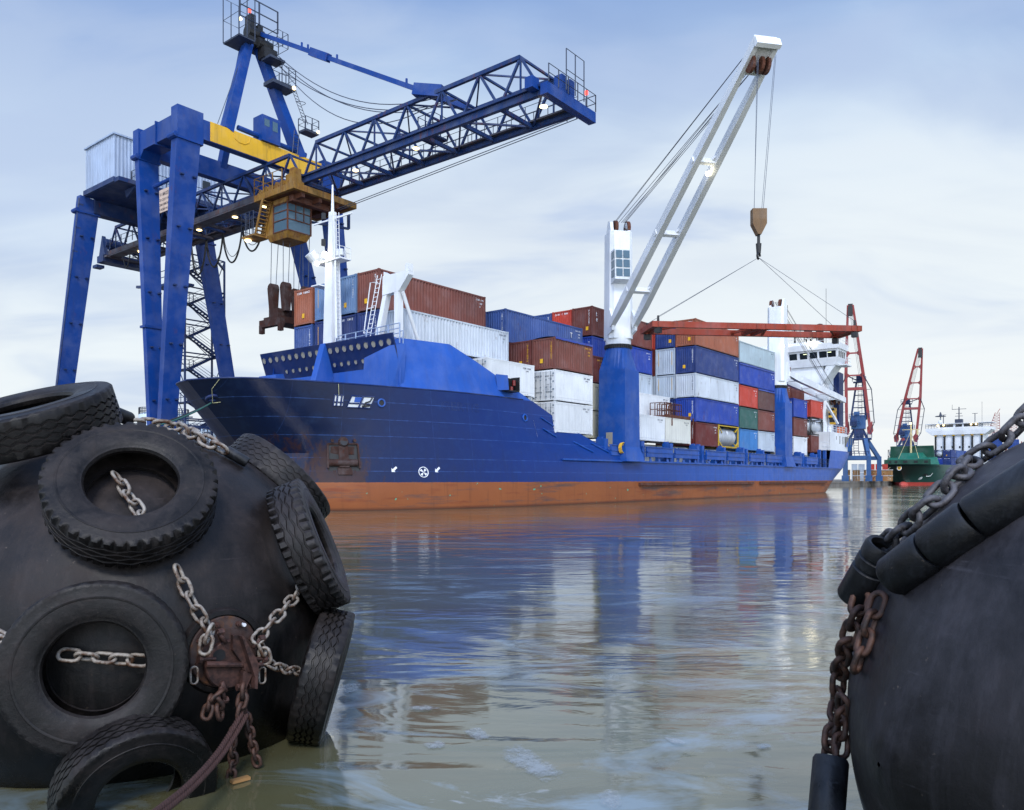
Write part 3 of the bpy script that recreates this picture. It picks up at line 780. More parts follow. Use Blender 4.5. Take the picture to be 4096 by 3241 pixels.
# ---- two deck cranes
def deck_crane(u0, v0, tip, label, name, jibw=2.1, cab=True, jibt=None):
    t = thing(name, label, 'ship crane', SHIP, (u0, v0, 3.6))
    p = MB(); h = 1.25
    # pedestal: square shaft flaring at the foot, chamfered into a round top
    sq = lambda r, z, k=0: [(u0-r, v0-r*1.15, z), (u0+r, v0-r*1.15, z), (u0+r, v0+r*1.0, z), (u0-r, v0+r*1.0, z)]
    p.hexa(sq(1.62, 3.6), sq(1.3, 4.9)); p.hexa(sq(1.3, 4.9), sq(1.24, 11.8))
    n = 24; ring = [(u0 + 1.12*math.cos(2*math.pi*i/n), v0 + 1.12*math.sin(2*math.pi*i/n), 13.75) for i in range(n)]
    cs = sq(1.24, 11.8); base = []
    for i in range(n):
        a = 2*math.pi*i/n; c, s = math.cos(a), math.sin(a); k = 1.24/max(abs(c), abs(s)/1.07); base.append((u0+c*k, v0+s*k, 11.8))
    p.grid([[Vector(q) for q in base], [Vector(q) for q in ring]], True)
    p.build('pedestal', M['deckblue'], t)
    b = MB(); b.cyl((u0, v0, 13.75), (u0, v0, 14.1), 1.2, n=28); 
    for i in range(36):
        a = 2*math.pi*i/36; b.box(u0+1.2*math.cos(a)-.05, u0+1.2*math.cos(a)+.05, v0+1.2*math.sin(a)-.05, v0+1.2*math.sin(a)+.05, 13.8, 14.05)
    b.build('slewing_ring', M['black'], t)
    d = MB(); d.box(u0-.35, u0+.35, v0-1.46, v0-1.43, 4.0, 5.6) if False else d.box(u0-1.33, u0-1.28, v0-.2, v0+.45, 4.95, 6.2); d.build('access_hole', M['hole'], t)
    # housing: local axes along the jib
    tipv = Vector(tip); dr = Vector((tipv.x-u0, tipv.y-v0, 0)).normalized(); sd = Vector((-dr.y, dr.x, 0)); O = Vector((u0, v0, 0))
    P = lambda f, s, z: O + dr*f + sd*s + Vector((0, 0, z))
    c = MB(); c.lathe((u0, v0, 14.1), (0,0,1), [(1.14, 0), (1.16, .2), (1.12, .9), (1.08, 1.6)], 28)
    def oct_(r, z, ch=.3): return [P(a*r, b*r, z) for a, b in ((-1, -1+ch), (-1+ch, -1), (1-ch, -1), (1, -1+ch), (1, 1-ch), (1-ch, 1), (-1+ch, 1), (-1, 1-ch))]
    c.grid([oct_(1.1, 14.6), oct_(1.04, 24.2)], True); c.poly(oct_(1.04, 24.2))
    for s in (-.8, .8): c.prism([P(-.6, s-.14, 24.2), P(.7, s-.14, 24.2), P(.5, s-.14, 25.1), P(-.1, s-.14, 25.3)], sd*.28)
    for s in (-1.15, .95): c.prism([P(.3, s, 14.9), P(1.7, s, 15.2), P(1.7, s, 16.1), P(.9, s, 17.2), P(.3, s, 17.0)], sd*.22)
    c.build('crane_house', M['white'], t, smooth='auto')
    sh = MB()
    for s in (-.35, .8): sh.cyl(P(.15, s-.14, 24.7), P(.15, s+.14, 24.7), .62, n=16)
    sh.build('rope_sheave', M['rust'], t)
    if cab:
        cb = MB(); cb.hexa([P(.95, -1.0, 19.4), P(2.1, -1.0, 19.6), P(2.1, .45, 19.6), P(.95, .45, 19.4)], [P(.95, -1.0, 22.3), P(1.9, -1.0, 22.3), P(1.9, .45, 22.3), P(.95, .45, 22.3)])
        cc = cb.build('operator_cab', M['white2'], t)
        g = MB()
        for k in range(3):
            za = 19.85+k*.82
            for j in range(2):
                s0 = -.9+j*.68; g.poly([P(2.12-k*.05, s0, za), P(2.12-k*.05, s0+.58, za), P(2.09-k*.05, s0+.58, za+.68), P(2.09-k*.05, s0, za+.68)])
            g.poly([P(1.1, -1.02, za), P(1.85, -1.02, za), P(1.85, -1.02, za+.65), P(1.1, -1.02, za+.65)])
            g.poly([P(1.85, .47, za), P(1.1, .47, za), P(1.1, .47, za+.65), P(1.85, .47, za+.65)])
        g.build('cab_window', M['cabglass'], cc)
    # jib: two box girders with cross pieces
    heel = P(1.25, 0, 15.7); jd = (tipv - heel).normalized(); up = sd.cross(jd).normalized(); 
    if up.z < 0: up = -up
    L = (tipv-heel).length; jt = (jibt or jibw)/2; JWf = lambda f: jibw/2 + (jt-jibw/2)*f; JW = jt
    j = MB()
    k_ = jt/(jibw/2)
    def jp(f, s): return heel + jd*L*f + sd*s*JWf(f)
    for s in (-1, 1):
        j.beam(jp(0, s), jp(.12, s), .44, .55, up, .5, .85); j.beam(jp(.12, s), jp(.8, s), .5, .85, up, .5*(1+k_)/2, .85*(1+k_)/2); j.beam(jp(.8, s), jp(1, s), .5*(1+k_)/2, .85*(1+k_)/2, up, .45*k_, .8*k_)
    for f in (.175, .42, .675):
        j.beam(jp(f, -1) - sd*.3, jp(f, 1) + sd*.3, .34*JWf(f), .42, up)
        for s in (-1, 1):
            for q in (-1, 1): a = jp(f, s); j.prism([a, a + jd*q*.75, a - sd*s*.55][::q*s], up*.2)
    e = heel + jd*L; j.hexa([e - jd*2.2 - sd*(JW+.1) - up*.1, e + sd*0 - sd*(JW+.1) - up*.1, e + sd*(JW+.1) - up*.1, e - jd*2.2 + sd*(JW+.1) - up*.1],
           [e - jd*2.2 - sd*(JW+.1) + up*.45, e - sd*(JW+.1) + up*.45, e + sd*(JW+.1) + up*.45, e - jd*2.2 + sd*(JW+.1) + up*.45])
    j.beam(e - sd*(JW+.16) - up*.12, e + sd*(JW+.16) - up*.12, .3, .55, up)
    jb = j.build('jib', M['white'], t)
    sv = MB()
    for s in (-.5, .1, .5): sv.cyl(e - jd*1.3 + sd*(s-.09) - up*.35, e - jd*1.3 + sd*(s+.09) - up*.35, .5, n=16)
    sv.build('jib_head_sheave', M['rust'], jb)
    fl = MB(); q = heel + jd*L*.655 - up*.45 + sd*.3; fl.box(q.x-.13, q.x+.13, q.y-.13, q.y+.13, q.z-.16, q.z+.06); fl.build('jib_floodlight', M['lamp_white'], jb) if cab else None
    r = MB(); top = P(.45, 0, 25.1)
    for s, f in ((-.5, .97), (-.4, .985), (.5, .97), (.42, .985), (-.1, .92), (.15, .92), (.3, .99)):
        r.tube([top + sd*s, heel + jd*L*f + up*.35 + sd*s*1.2], .022, 5)
    r.build('luffing_rope', M['wire'], t)
    return t, e
TIP1 = SHIP.l((14.90, 46.7, 27.6))
crane1, e1 = deck_crane(-15.7, .05, TIP1, 'white ship crane with its jib raised high on the forward blue pedestal', 'deck_crane', jibw=2.1, jibt=1.25)
crane2, e2 = deck_crane(24.3, .2, (54.6, 1.6, 14.6), 'white ship crane with its jib lowered flat towards the bridge, on the after blue pedestal', 'deck_crane', cab=False)
mb = MB(); mb.box(51.2, 52.4, 1.1, 2.0, 11.6, 13.2); mb.prism([(51.2, 1.05, 11.6), (52.4, 1.05, 11.6), (51.8, 1.05, 10.6)], (0, .9, 0))
def stripes():
    t = NT('black_yellow_hazard_stripes'); x, y, z = t.z(); f = t.math('FRACT', t.math('MULTIPLY', t.math('ADD', x, z), 1.4))
    return t.bsdf(t.mix(t.math('GREATER_THAN', f, .5), lin(220, 170, 40), lin(24, 24, 26)), .5)
M['stripes'] = stripes(); mb.build('hook_block', M['stripes'], crane2)
mb = MB(); mb.tube([e2 + Vector((-2.5, 0, -.5)), (51.8, 1.55, 13.1)], .05, 5); mb.build('hook_rope', M['wire'], crane2)
mb = MB(); mb.lathe((23.0, -1.0, 18.9), (-1, -.3, -.1), [(.05, 0), (.17, .06), (.14, .14), (.01, .17)], 10); mb.build('floodlight', M['lamp_white'], crane2)

# ---- hook block and the red lifting beam hanging from the forward crane
HX = (14.55, 47.2)
hk = MB()
W2 = lambda x, y, z: SHIP.l((x, y, z))
def wbox(mb, cx, cy, z0, z1, wx, wy, wx2=None):
    wx2 = wx if wx2 is None else wx2
    mb.hexa([W2(cx-wx2, cy-wy, z0), W2(cx+wx2, cy-wy, z0), W2(cx+wx2, cy+wy, z0), W2(cx-wx2, cy+wy, z0)], [W2(cx-wx, cy-wy, z1), W2(cx+wx, cy-wy, z1), W2(cx+wx, cy+wy, z1), W2(cx-wx, cy+wy, z1)])
hb_ = thing('hook_block', 'brown hook block with a tapered lower end hanging from the raised white jib', 'hook block', SHIP, W2(HX[0], HX[1], 16.6))
HZ = lambda z: 2.05 + (z-2.05)*.6293
wbox(hk, *HX, HZ(25.9), HZ(27.3), .42, .25); wbox(hk, *HX, HZ(24.9), HZ(25.9), .42, .25, .1); hk.build('sheave_casing', paint('brown_block_paint', lin(120, 92, 62), .6, .5, .5, 1.5), hb_)
hk = MB(); hk.cyl(W2(*HX, HZ(24.95)), W2(*HX, HZ(24.1)), .09); hk.cyl(W2(*HX, HZ(24.1)), W2(*HX, HZ(23.2)), .17, .13, 10)
c = W2(*HX, HZ(22.95)); hk.tube([c + Vector((.2*math.cos(t*.5), 0, .2*math.sin(t*.5))) for t in range(10)], .07, 6); hk.build('hook', M['black'], hb_)
hk = MB()
for dx in (-.27, .27):
    ex = W2(14.96 + dx*1.9, 46.9, 26.9)
    hk.tube([W2(HX[0]+dx, HX[1], HZ(27.2)), ex], .015, 5); hk.tube([W2(HX[0]+dx*.8, HX[1]+.15, HZ(27.2)), ex + Vector((.12, .12, 0))], .013, 5)
hk.build('hoist_rope', M['wire'], hb_)
lb = thing('lifting_beam', 'long red double-girder lifting frame slung under the hook block', 'lifting beam', SHIP, W2(14, 47, 10.8))
L0, L1 = Vector((7.95, 46.6, 10.85)), Vector((20.2, 48.0, 10.85)); dd = (L1-L0).normalized(); nn = Vector((-dd.y, dd.x, 0))
mb = MB()
wb = lambda a, b, w, h: mb.beam(SHIP.l(a), SHIP.l(b), w, h)
LL = (L1-L0).length
for s in (-1.1, 1.1): wb(L0 + nn*s, L1 + nn*s, .24, .34)
for f in (.0, .03, .5, .545, .97, 1.0): wb(L0 + dd*LL*f - nn*1.25, L0 + dd*LL*f + nn*1.25, .26, .32)
for a, b in ((.03, .14), (.97, .86), (.44, .5), (.6, .545)): wb(L0+dd*LL*a + nn*1.0, L0+dd*LL*b - nn*1.0, .14, .14)
bm = mb.build('girder_frame', M['redbeam'], lb)
mb = MB()
for f in (.02, .98):
    for s in (-1.1, 1.1): q = SHIP.l(L0 + dd*LL*f + nn*s); mb.cyl(q, q + Vector((0, 0, .5)), .09, .06, 8); mb.box(q.x-.16, q.x+.16, q.y-.16, q.y+.16, q.z-.5, q.z-.2)
mb.build('lifting_lug', M['black'], lb)
mb = MB()
for f in (.02, .98):
    for s in (-1.1, 1.1): mb.tube([SHIP.l(L0 + dd*LL*f + nn*s + Vector((0, 0, .45))), W2(*HX, HZ(22.8))], .013, 5)
mb.build('sling', M['wire'], lb)

# ---- bridge and poop
br = MB(); BU = 50.0
br.hexa([(BU, 2.4, 6.2), (57, 2.4, 6.2), (57, 15.6, 6.2), (BU, 15.6, 6.2)], [(BU, 2.4, 19.69), (57, 2.4, 19.69), (57, 15.6, 19.69), (BU, 15.6, 19.69)])
br.build('deckhouse', M['white'], ship)
br = MB()
def wing(z0, z1, b0, b1, fr0, fr1):
    br.hexa([(fr0, b0, z0), (BU+3.4, b0, z0), (BU+3.4, 18-b0, z0), (fr0, 18-b0, z0)], [(fr1, b1, z1), (BU+3.4, b1, z1), (BU+3.4, 18-b1, z1), (fr1, 18-b1, z1)])
wing(19.7, 20.8, .45, .0, BU-.4, BU-.8); wing(20.8, 22.15, .0, -.1, BU-.8, BU-1.05); wing(22.15, 23.0, -.3, -.45, BU-1.4, BU-1.6)
wing(23.0, 23.6, 2.6, 2.9, BU-.9, BU-.7)
br.build('bridge_house', M['white'], ship)
for v0, v1 in ((.25, 1.45), (1.6, 2.75), (3.05, 4.2), (4.6, 5.75), (6.2, 7.4), (7.9, 9.1), (9.6, 10.9), (11.5, 12.7), (13.3, 14.5), (15.2, 16.4)):
    mb = MB(); mb.poly([(BU-.83, v1, 20.9), (BU-.83, v0, 20.9), (BU-1.06, v0, 21.85), (BU-1.06, v1, 21.85)]); mb.build('bridge_window', M['glass'], ship)
for k in range(4):
    u = BU-.5 + k*.9; mb = MB(); mb.poly([(u, -.03, 20.9), (u+.6, -.03, 20.9), (u+.5, -.12, 21.85), (u-.1, -.12, 21.85)]); mb.build('bridge_window', M['glass'], ship)
mb = MB(); 
for v in (4.6, .9): mb.box(BU-1.05, BU-1.03, v, v+.55, 21.6, 21.67)
mb.build('bridge_lamp', lamp('bridge_ceiling_lamp', (.9, 1, .6, 1), 3), ship)
mb = MB(); mb.prism([(BU-.3, .5, 19.7), (BU-.3, 1.9, 19.7), (BU-.3, 2.9, 17.1), (BU-.3, 2.6, 16.7)][::-1], (3.2, 0, 0)); mb.build('wing_brace', M['white2'], ship)
mb = MB(); mb.rail([(BU-1.5, -.3, 23.0), (BU-1.5, 9, 23.0)], 1.0, .03, 1.5); mb.rail([(BU-1.5, -.3, 23.0), (BU+3, -.3, 23.0)], 1.0, .03, 1.5); mb.rail([(BU+.2, -.8, 19.9), (BU+3, -.8, 19.9)], 1, .04, .8)
mb.box(BU+.1, BU+3, -1.0, .2, 19.6, 19.8); mb.build('bridge_railing', M['white2'], ship)
mb = MB()
mb.lathe((52, 3.5, 23.0), (-.12, 0, 1), [(.55, 0), (.58, 2.6), (.62, 3.0), (.60, 3.35), (.45, 3.65), (.01, 3.75)], 16); mb.build('exhaust_stack', M['darkrust'], ship, smooth='auto')
mb = MB()
for v in (10, 7.2): 
    mb.beam((51, v, 23.0), (51, v, 29.4 if v > 9 else 26.2), .3, .3, (1,0,0), .12, .12)
    for z in (25.0, 26.1): mb.beam((51, v-1.1, z), (51, v+1.1, z), .1)
mb.tube([(51, 8.4, 28.5), (51, 8.4, 30.2)], .04, 5); mb.tube([(51, 2.3, 23.0), (51, 2.3, 32)], .03, 5); mb.box(50.6, 51.4, 9.0, 9.6, 27.6, 28.9)
mb.rail([(50, 5.4, 23.6), (50, 2.9, 23.6)], 1.2, .05, 1); mb.beam((51, 4.6, 23.6), (51, 5.0, 26), .16); mb.beam((51, 5.4, 23.6), (51, 5.0, 26), .16); mb.beam((51, 4.5, 25.6), (51, 5.7, 25.6), .3, .2)
mb.build('radar_mast', M['black'], ship)
mb = MB(); mb.lathe((BU-1.8, 3.4, 23.2), (-1, 0, -.2), [(.05, 0), (.26, .1), (.22, .2), (.01, .24)], 12); mb.lathe((BU-1.8, 4.0, 23.2), (-1, 0, -.2), [(.05, 0), (.26, .1), (.22, .2), (.01, .24)], 12)
mb.lathe((BU-1.8, 8.2, 23.3), (-1, 0, -.2), [(.05, 0), (.3, .1), (.25, .2), (.01, .24)], 12); mb.build('bridge_floodlight', M['lamp_white'], ship)
mb = MB()
prt = [p for p in resample(CS[4], 41.9, 40, True)]
mb.grid([[Vector((u, v+.02, 6.25)) for u, v in prt], [Vector((u, v+.04, 8.95 if u < 56 else 8.8)) for u, v in prt]])
mb.grid([[Vector((u, 18-v-.02, 6.25)) for u, v in reversed(prt)], [Vector((u, 18-v-.04, 8.95)) for u, v in reversed(prt)]])
mb.box(41.9, 42.0, -1.0, 17, 6.25, 8.95); mb.poly([Vector((u, v+.05, 8.9)) for u, v in prt] + [Vector((u, 18-v-.05, 8.9)) for u, v in reversed(prt)])
mb.build('poop_house', M['white'], ship)
for u, w in ((45.0, .16), (46.6, .22), (48.2, .18), (52.0, .2), (53.0, .2)):
    mb = MB(); v = -1.03
    mb.poly([(u, v, 7.3), (u+w*1.6, v, 7.3)] + [(u+w*.8+w*.8*math.cos(t*math.pi/6), v, 8.35+w*.8*math.sin(t*math.pi/6)) for t in range(7)]); mb.build('poop_window', M['glass'], ship)
mb = MB(); mb.poly([(49.6, -1.03, 7.0), (51.2, -1.03, 7.0), (51.2, -1.03, 8.5), (49.4, -1.03, 8.5)]); o = mb.build('poop_opening', M['glass'], ship)
mb = MB(); mb.poly([(49.7, -1.035, 7.0), (50.9, -1.035, 7.0), (50.9, -1.035, 8.0)]); mb.build('opening_brace', M['deckblue'], o)
mb = MB(); mb.rail([Vector((u, v+.1, 8.9)) for u, v in prt[::3]], 1.1, .035, 1.6, (1, .66, .33)); mb.rail([(38.0, -1.0, 6.2), (41.6, -1.0, 6.2)], 1.1, .04, .8); mb.build('poop_railing', M['white'], ship)
mb = MB(); mb.beam((44.5, 1, 8.9), (43.6, .2, 13.6), .45, .35); mb.beam((43.6, .2, 13.6), (47.2, -.6, 10.4), .28, .28); mb.box(43.9, 45.1, .4, 1.6, 8.9, 10.6); mb.cyl((46, .3, 8.9), (46, .3, 10), .3); mb.build('stores_davit', M['white'], ship)
mb = MB(); mb.box(50.6, 52.0, -.3, .5, 9.2, 10.1); mb.build('life_raft', paint('orange_canister', lin(220, 120, 70), .5), ship)
mb = MB()
for i in range(7): mb.box(55.2+i*.34, 55.42+i*.34, 1.55, 1.9, 9, 19.2)
mb.box(55.1, 57.7, 1.9, 4.5, 9, 19.4); mb.build('funnel_casing', M['navy'], ship)
for (u, v0, z0, z1) in ((38.2, -.7, 3.6, 6.2), (40.6, -.7, 3.6, 6.2)):
    mb = MB(); mb.box(u-.2, u+.2, v0-.2, v0+.2, z0, z1); mb.build('container_post', M['deckblue'], ship)
mb = MB(); mb.rail([(37.4, -1, 3.65), (41.4, -1, 3.65)], 1.2, .04, .8, (1, .5)); mb.box(37.4, 41.2, -.2, .6, 5.5, 5.6); mb.tube([(39.2, .2, 3.6), (39.4, .2, 5.5)], .35, 8); mb.build('deck_gear', M['crane_dark'], ship)
mb = MB(); ring = [Vector((-17.3 + .38*math.cos(t*.52), -1.2, 4.75+.45*math.sin(t*.52))) for t in range(12)]
for k in range(4): mb.tube([p + Vector((.06*k, -.05*k, .02*k)) for p in ring], .035, 5, True)
mb.build('yellow_hose', plain('yellow_hose_rubber', lin(226, 180, 40), .5), ship)
# ------------------------------------------------------------------ containers
CC = {'brown': lin(124, 72, 62), 'brown2': lin(112, 58, 50), 'maroon': lin(104, 38, 36), 'orangebrown': lin(158, 92, 66), 'red': lin(196, 70, 54), 'navy': lin(40, 62, 122),
      'ultra': lin(34, 68, 162), 'blue': lin(62, 90, 152), 'ltblue': lin(112, 144, 186), 'skyblue': lin(62, 128, 192), 'grey': lin(188, 200, 212), 'palegrey': lin(205, 213, 222),
      'white': lin(238, 241, 243), 'cream': lin(214, 212, 190), 'green': lin(52, 98, 92), 'tarp': lin(58, 78, 158), 'door': lin(168, 186, 200), 'choc': lin(96, 66, 62), 'greygreen': lin(172, 190, 198)}
def corr(mb, a, b, z0, z1, out, per, depth):
    """corrugated sheet between plan points a and b, ribs pushed along -out"""
    a = Vector(a); b = Vector(b); L = (b-a).length; n = max(2, int(round(L/per))); d = (b-a)/n; out = Vector(out)
    pts = []
    for i in range(n):
        p = a + d*i
        pts += [p, p + d*.32, p + d*.5 - out*depth, p + d*.82 - out*depth]
    pts.append(b)
    mb.grid([[Vector((p.x, p.y, z0)) for p in pts], [Vector((p.x, p.y, z1)) for p in pts]])
rc = random.Random(11)
def container(u0, u1, v, z, H, style, col, label, W=2.34, group=None, marks=True, words=None, tarp=False, frame=SHIP, doors=None, endmark='v', detail=True, wordcol=None):
    c = CC[col] if isinstance(col, str) else col
    t = thing('shipping_container', label, 'container', frame, ((u0+u1)/2, v+W/2, z), group)
    v1 = v + W; zt = z + H - .02; P = .14
    def fin(mb, name, mat=None, color=None, parent=None, smooth=False):
        return mb.build(name, mat or M['contclean' if style == 'reefer' else 'cont'], parent or t, color=color or c, smooth=smooth)
    fr = MB()
    for uu in (u0, u1-P):
        for vv in (v, v1-P):
            fr.box(uu, uu+P, vv, vv+P, z+.11, zt-.11)
    for vv in (v, v1-P):
        for z0, z1 in ((z+.06, z+.20), (zt-.13, zt-.02)): fr.box(u0+P, u1-P, vv+.015, vv+P, z0, z1)
    for uu in (u0, u1-P):
        for z0, z1 in ((z+.06, z+.20), (zt-.15, zt-.02)): fr.box(uu+.015 if uu == u0 else uu, uu+P if uu == u0 else uu+P-.015, v+P, v1-P, z0, z1)
    for uu in (u0-.01, u1-.17):
        for vv in (v-.012, v1-.17+.012):
            for zz in (z, zt-.11): fr.box(uu, uu+.18, vv, vv+.17, zz, zz+.11)
    frcol = c if style != 'tank' else c
    F = fin(fr, 'frame', M['cont'], tuple(min(1, x*.92) for x in frcol[:3])+(1,))
    if style == 'tank':
        b = MB(); cz = z + H/2; r = H/2 - .2; cv_ = v+W/2
        for s in (0, 1):
            uu = u0 + .1 if s == 0 else u1 - .1
            for (a, bq) in (((v+.1, z+.2), (v+.8, z+.75)), ((v1-.1, z+.2), (v1-.8, z+.75)), ((v+.1, zt-.2), (v+.7, zt-.6)), ((v1-.1, zt-.2), (v1-.7, zt-.6))): b.beam((uu, a[0], a[1]), (uu, bq[0], bq[1]), .1)
        for vv in (v+.05, v1-.05):
            b.beam((u0+.1, vv, zt-.15), (u0+1.0, vv, zt-.9), .09); b.beam((u1-.1, vv, zt-.15), (u1-1.0, vv, zt-.7), .09); b.beam((u0+.1, vv, z+.7), (u0+.9, vv, z+.2), .12); b.beam((u1-.1, vv, z+.7), (u1-.9, vv, z+.2), .12)
        fin(b, 'frame_brace', M['cont'])
        k = MB(); L = u1-u0
        k.lathe(((u0+u1)/2, cv_, cz), (1,0,0), [(.01, -L/2+.22), (r*.5, -L/2+.27), (r*.85, -L/2+.42), (r*.98, -L/2+.62), (r, -L/2+.8), (r, L/2-.8), (r*.98, L/2-.62), (r*.85, L/2-.42), (r*.5, L/2-.27), (.01, L/2-.22)], 32)
        T = k.build('tank', paint('brushed_tank_steel', lin(206, 211, 216), .32, .35, .1, 1.0, metal=.35), t, smooth=True)
        d = MB(); cu = (u0+u1)/2-.3; q = v+W/2-r-.01
        d.poly([(cu, q, cz+.15), (cu+.26, q+.02, cz+.45), (cu, q+.07, cz+.75), (cu-.26, q+.02, cz+.45)]); d.build('hazard_label', M['lettering'], T)
        return t
    if style == 'reefer':
        s = MB(); s.box(u0+P, u1-P, v+.03, v+.07, z+.20, zt-.13); s.box(u0+P, u1-P, v1-.07, v1-.03, z+.20, zt-.13)
        n = int((u1-u0)/.45)
        fin(s, 'side_wall')
        s = MB()
        for i in range(1, n): uu = u0 + (u1-u0)*i/n; s.box(uu-.012, uu+.012, v+.022, v+.03, z+.22, zt-.15)
        s.box(u0+P, u1-P, v+.018, v+.03, z+.30, z+.34); s.box(u0+P, u1-P, v+.018, v+.03, zt-.24, zt-.22)
        fin(s, 'panel_rib', None, tuple(x*.9 for x in c[:3])+(1,))
        r = MB(); r.box(u0+.02, u1-.02, v+.02, v1-.02, zt-.05, zt-.01); fin(r, 'roof')
        e = MB(); e.box(u1-.07, u1-.03, v+P, v1-P, z+.2, zt-.15); fin(e, 'end_wall')
        dcol = tuple(x*.78 for x in c[:3])+(1,)
        for k in range(2):
            va = v + P + (W-2*P)/2*k + .01; vb = va + (W-2*P)/2 - .02
            d = MB(); d.box(u0+.03, u0+.08, va, vb, z+.2, zt-.15); D = fin(d, 'door', None, dcol)
            l = MB()
            for f in (.28, .74):
                vv = va+(vb-va)*f; l.cyl((u0-.005, vv, z+.15), (u0-.005, vv, zt-.1), .022, n=6)
                for zz in (.35, 1.1, 1.7): l.box(u0-.02, u0+.03, vv-.06, vv+.06, z+zz, z+zz+.07)
            l.beam((u0-.03, va+.1, z+.75), (u0-.03, va+(vb-va)*.74, z+.78), .035)
            fin(l, 'lock_rod', None, lin(120, 132, 144), D)
            hn = MB(); vv = vb if k else va
            for f in (.12, .37, .62, .87): hn.box(u0-.01, u0+.03, vv-.10, vv+.06, z+H*f-.06, z+H*f+.06) if k else hn.box(u0-.01, u0+.03, vv-.06, vv+.10, z+H*f-.06, z+H*f+.06)
            fin(hn, 'door_hinge', None, lin(126, 140, 152), D)
    else:
        per = .33
        s = MB()
        for vv, out in ((v+.03, (0,-1,0)), (v1-.03, (0,1,0))): corr(s, (u0+P, vv, 0), (u1-P, vv, 0), z+.20, zt-.13, out, per, .085)
        fin(s, 'side_wall')
        e = MB(); corr(e, (u0+.03, v1-P, 0), (u0+.03, v+P, 0), z+.20, zt-.15, (-1,0,0), .26, .07)
        corr(e, (u1-.03, v+P, 0), (u1-.03, v1-P, 0), z+.20, zt-.15, (1,0,0), .26, .07); fin(e, 'end_wall')
        r = MB()
        if tarp:
            n = 14; rows = []
            for j in range(7):
                f = j/6; rows.append([Vector((u0+.06+(u1-u0-.12)*i/n, v-.035+(W+.07)*f, zt+.02 + .10*math.sin(math.pi*f) + rc.uniform(-.02, .02))) for i in range(n+1)])
            rows = [[p + Vector((0, 0, -.17)) for p in rows[0]]] + rows + [[p + Vector((0, 0, -.17)) for p in rows[-1]]]
            r.grid(rows); fin(r, 'tarpaulin', M['cont'], CC['tarp'], smooth=True)
        else:
            r.box(u0+.05, u1-.05, v+.02, v1-.02, zt-.06, zt-.015); fin(r, 'roof')
    if not detail: return t
    wc = wordcol or (M['ink'] if style == 'reefer' or col in ('grey', 'palegrey', 'white', 'cream', 'greygreen') else M['lettering'])
    mk = MB(); yo = v-.004 if style == 'reefer' else v+.022; eo = u0-.004 if style == 'reefer' else u0+.022
    # side number, top right; end number vertical or across the top
    nL = rc.randint(8, 10)
    if style == 'reefer':
        dashes(mk, (u1-1.5, yo+.012, zt-.42), (1,0,0), (0,0,1), 9, .09, .12, .3, rc); dashes(mk, (u1-1.1, yo+.012, zt-.62), (1,0,0), (0,0,1), 4, .08, .11, .3, rc)
        dashes(mk, (eo+.012, v+1.0, zt-.55), (0,-1,0), (0,0,1), 9, .075, .1, .3, rc); dashes(mk, (eo+.012, v+.7, zt-.74), (0,-1,0), (0,0,1), 4, .07, .09, .3, rc)
        for k in range(5): dashes(mk, (eo+.012, v+.9, zt-1.2-.15*k), (0,-1,0), (0,0,1), 7, .06, .06, .4, rc)
    else:
        dashes(mk, (u1-1.2, yo, zt-.45), (1,0,0), (0,0,1), 8, .09, .13, .3, rc)
        for k in range(2): dashes(mk, (u1-.75, yo, zt-.75-.26*k), (1,0,0), (0,0,1), 3, .09, .13, .3, rc)
        if endmark == 'v':
            for k in range(12): dashes(mk, (eo, v+.45, zt-.45-.12*k), (0,-1,0), (0,0,1), 1, .12, .08, .3, rc)
        elif endmark == 'h': dashes(mk, (eo, v+W-.35, zt-.42), (0,-1,0), (0,0,1), 10, .13, .17, .25, rc)
        elif endmark == 'y':
            pass
    if marks and mk.v: mk.build('stencilled_number', wc, t)
    if endmark in ('y', 'yv'):
        m2 = MB()
        for vv in (v+.35, v+W-.4): m2.poly([(eo, vv+.05, z+H*.35), (eo, vv, z+H*.35), (eo, vv, z+H*.85), (eo, vv+.05, z+H*.85)])
        m2.build('yellow_stripe', M['placard'], t)
    if endmark in ('v', 'h') and style != 'reefer' and rc.random() < .75:
        m2 = MB(); vv = v+rc.uniform(.4, 1.3); zz = z+.55; m2.poly([(eo-.003, vv+.3, zz), (eo-.003, vv, zz), (eo-.003, vv, zz+.36), (eo-.003, vv+.3, zz+.36)]); m2.build('placard', M['placard'], t)
    if words:
        for (face, s, size, a, b, mat) in words:
            if face == 's': text_obj('lettering', s, size, (u0+a, v+.02, z+b), (1,0,0), (0,0,1), mat, t, .012)
            else: text_obj('lettering', s, size, (u0+.02, v+a, z+b), (0,-1,0), (0,0,1), mat, t, .03)
    return t
G1 = 'containers stacked on the blue ship'
def C(*a, **k): return container(*a, group=G1, **k)
lt, ink, yl = M['lettering'], M['ink'], M['placard']
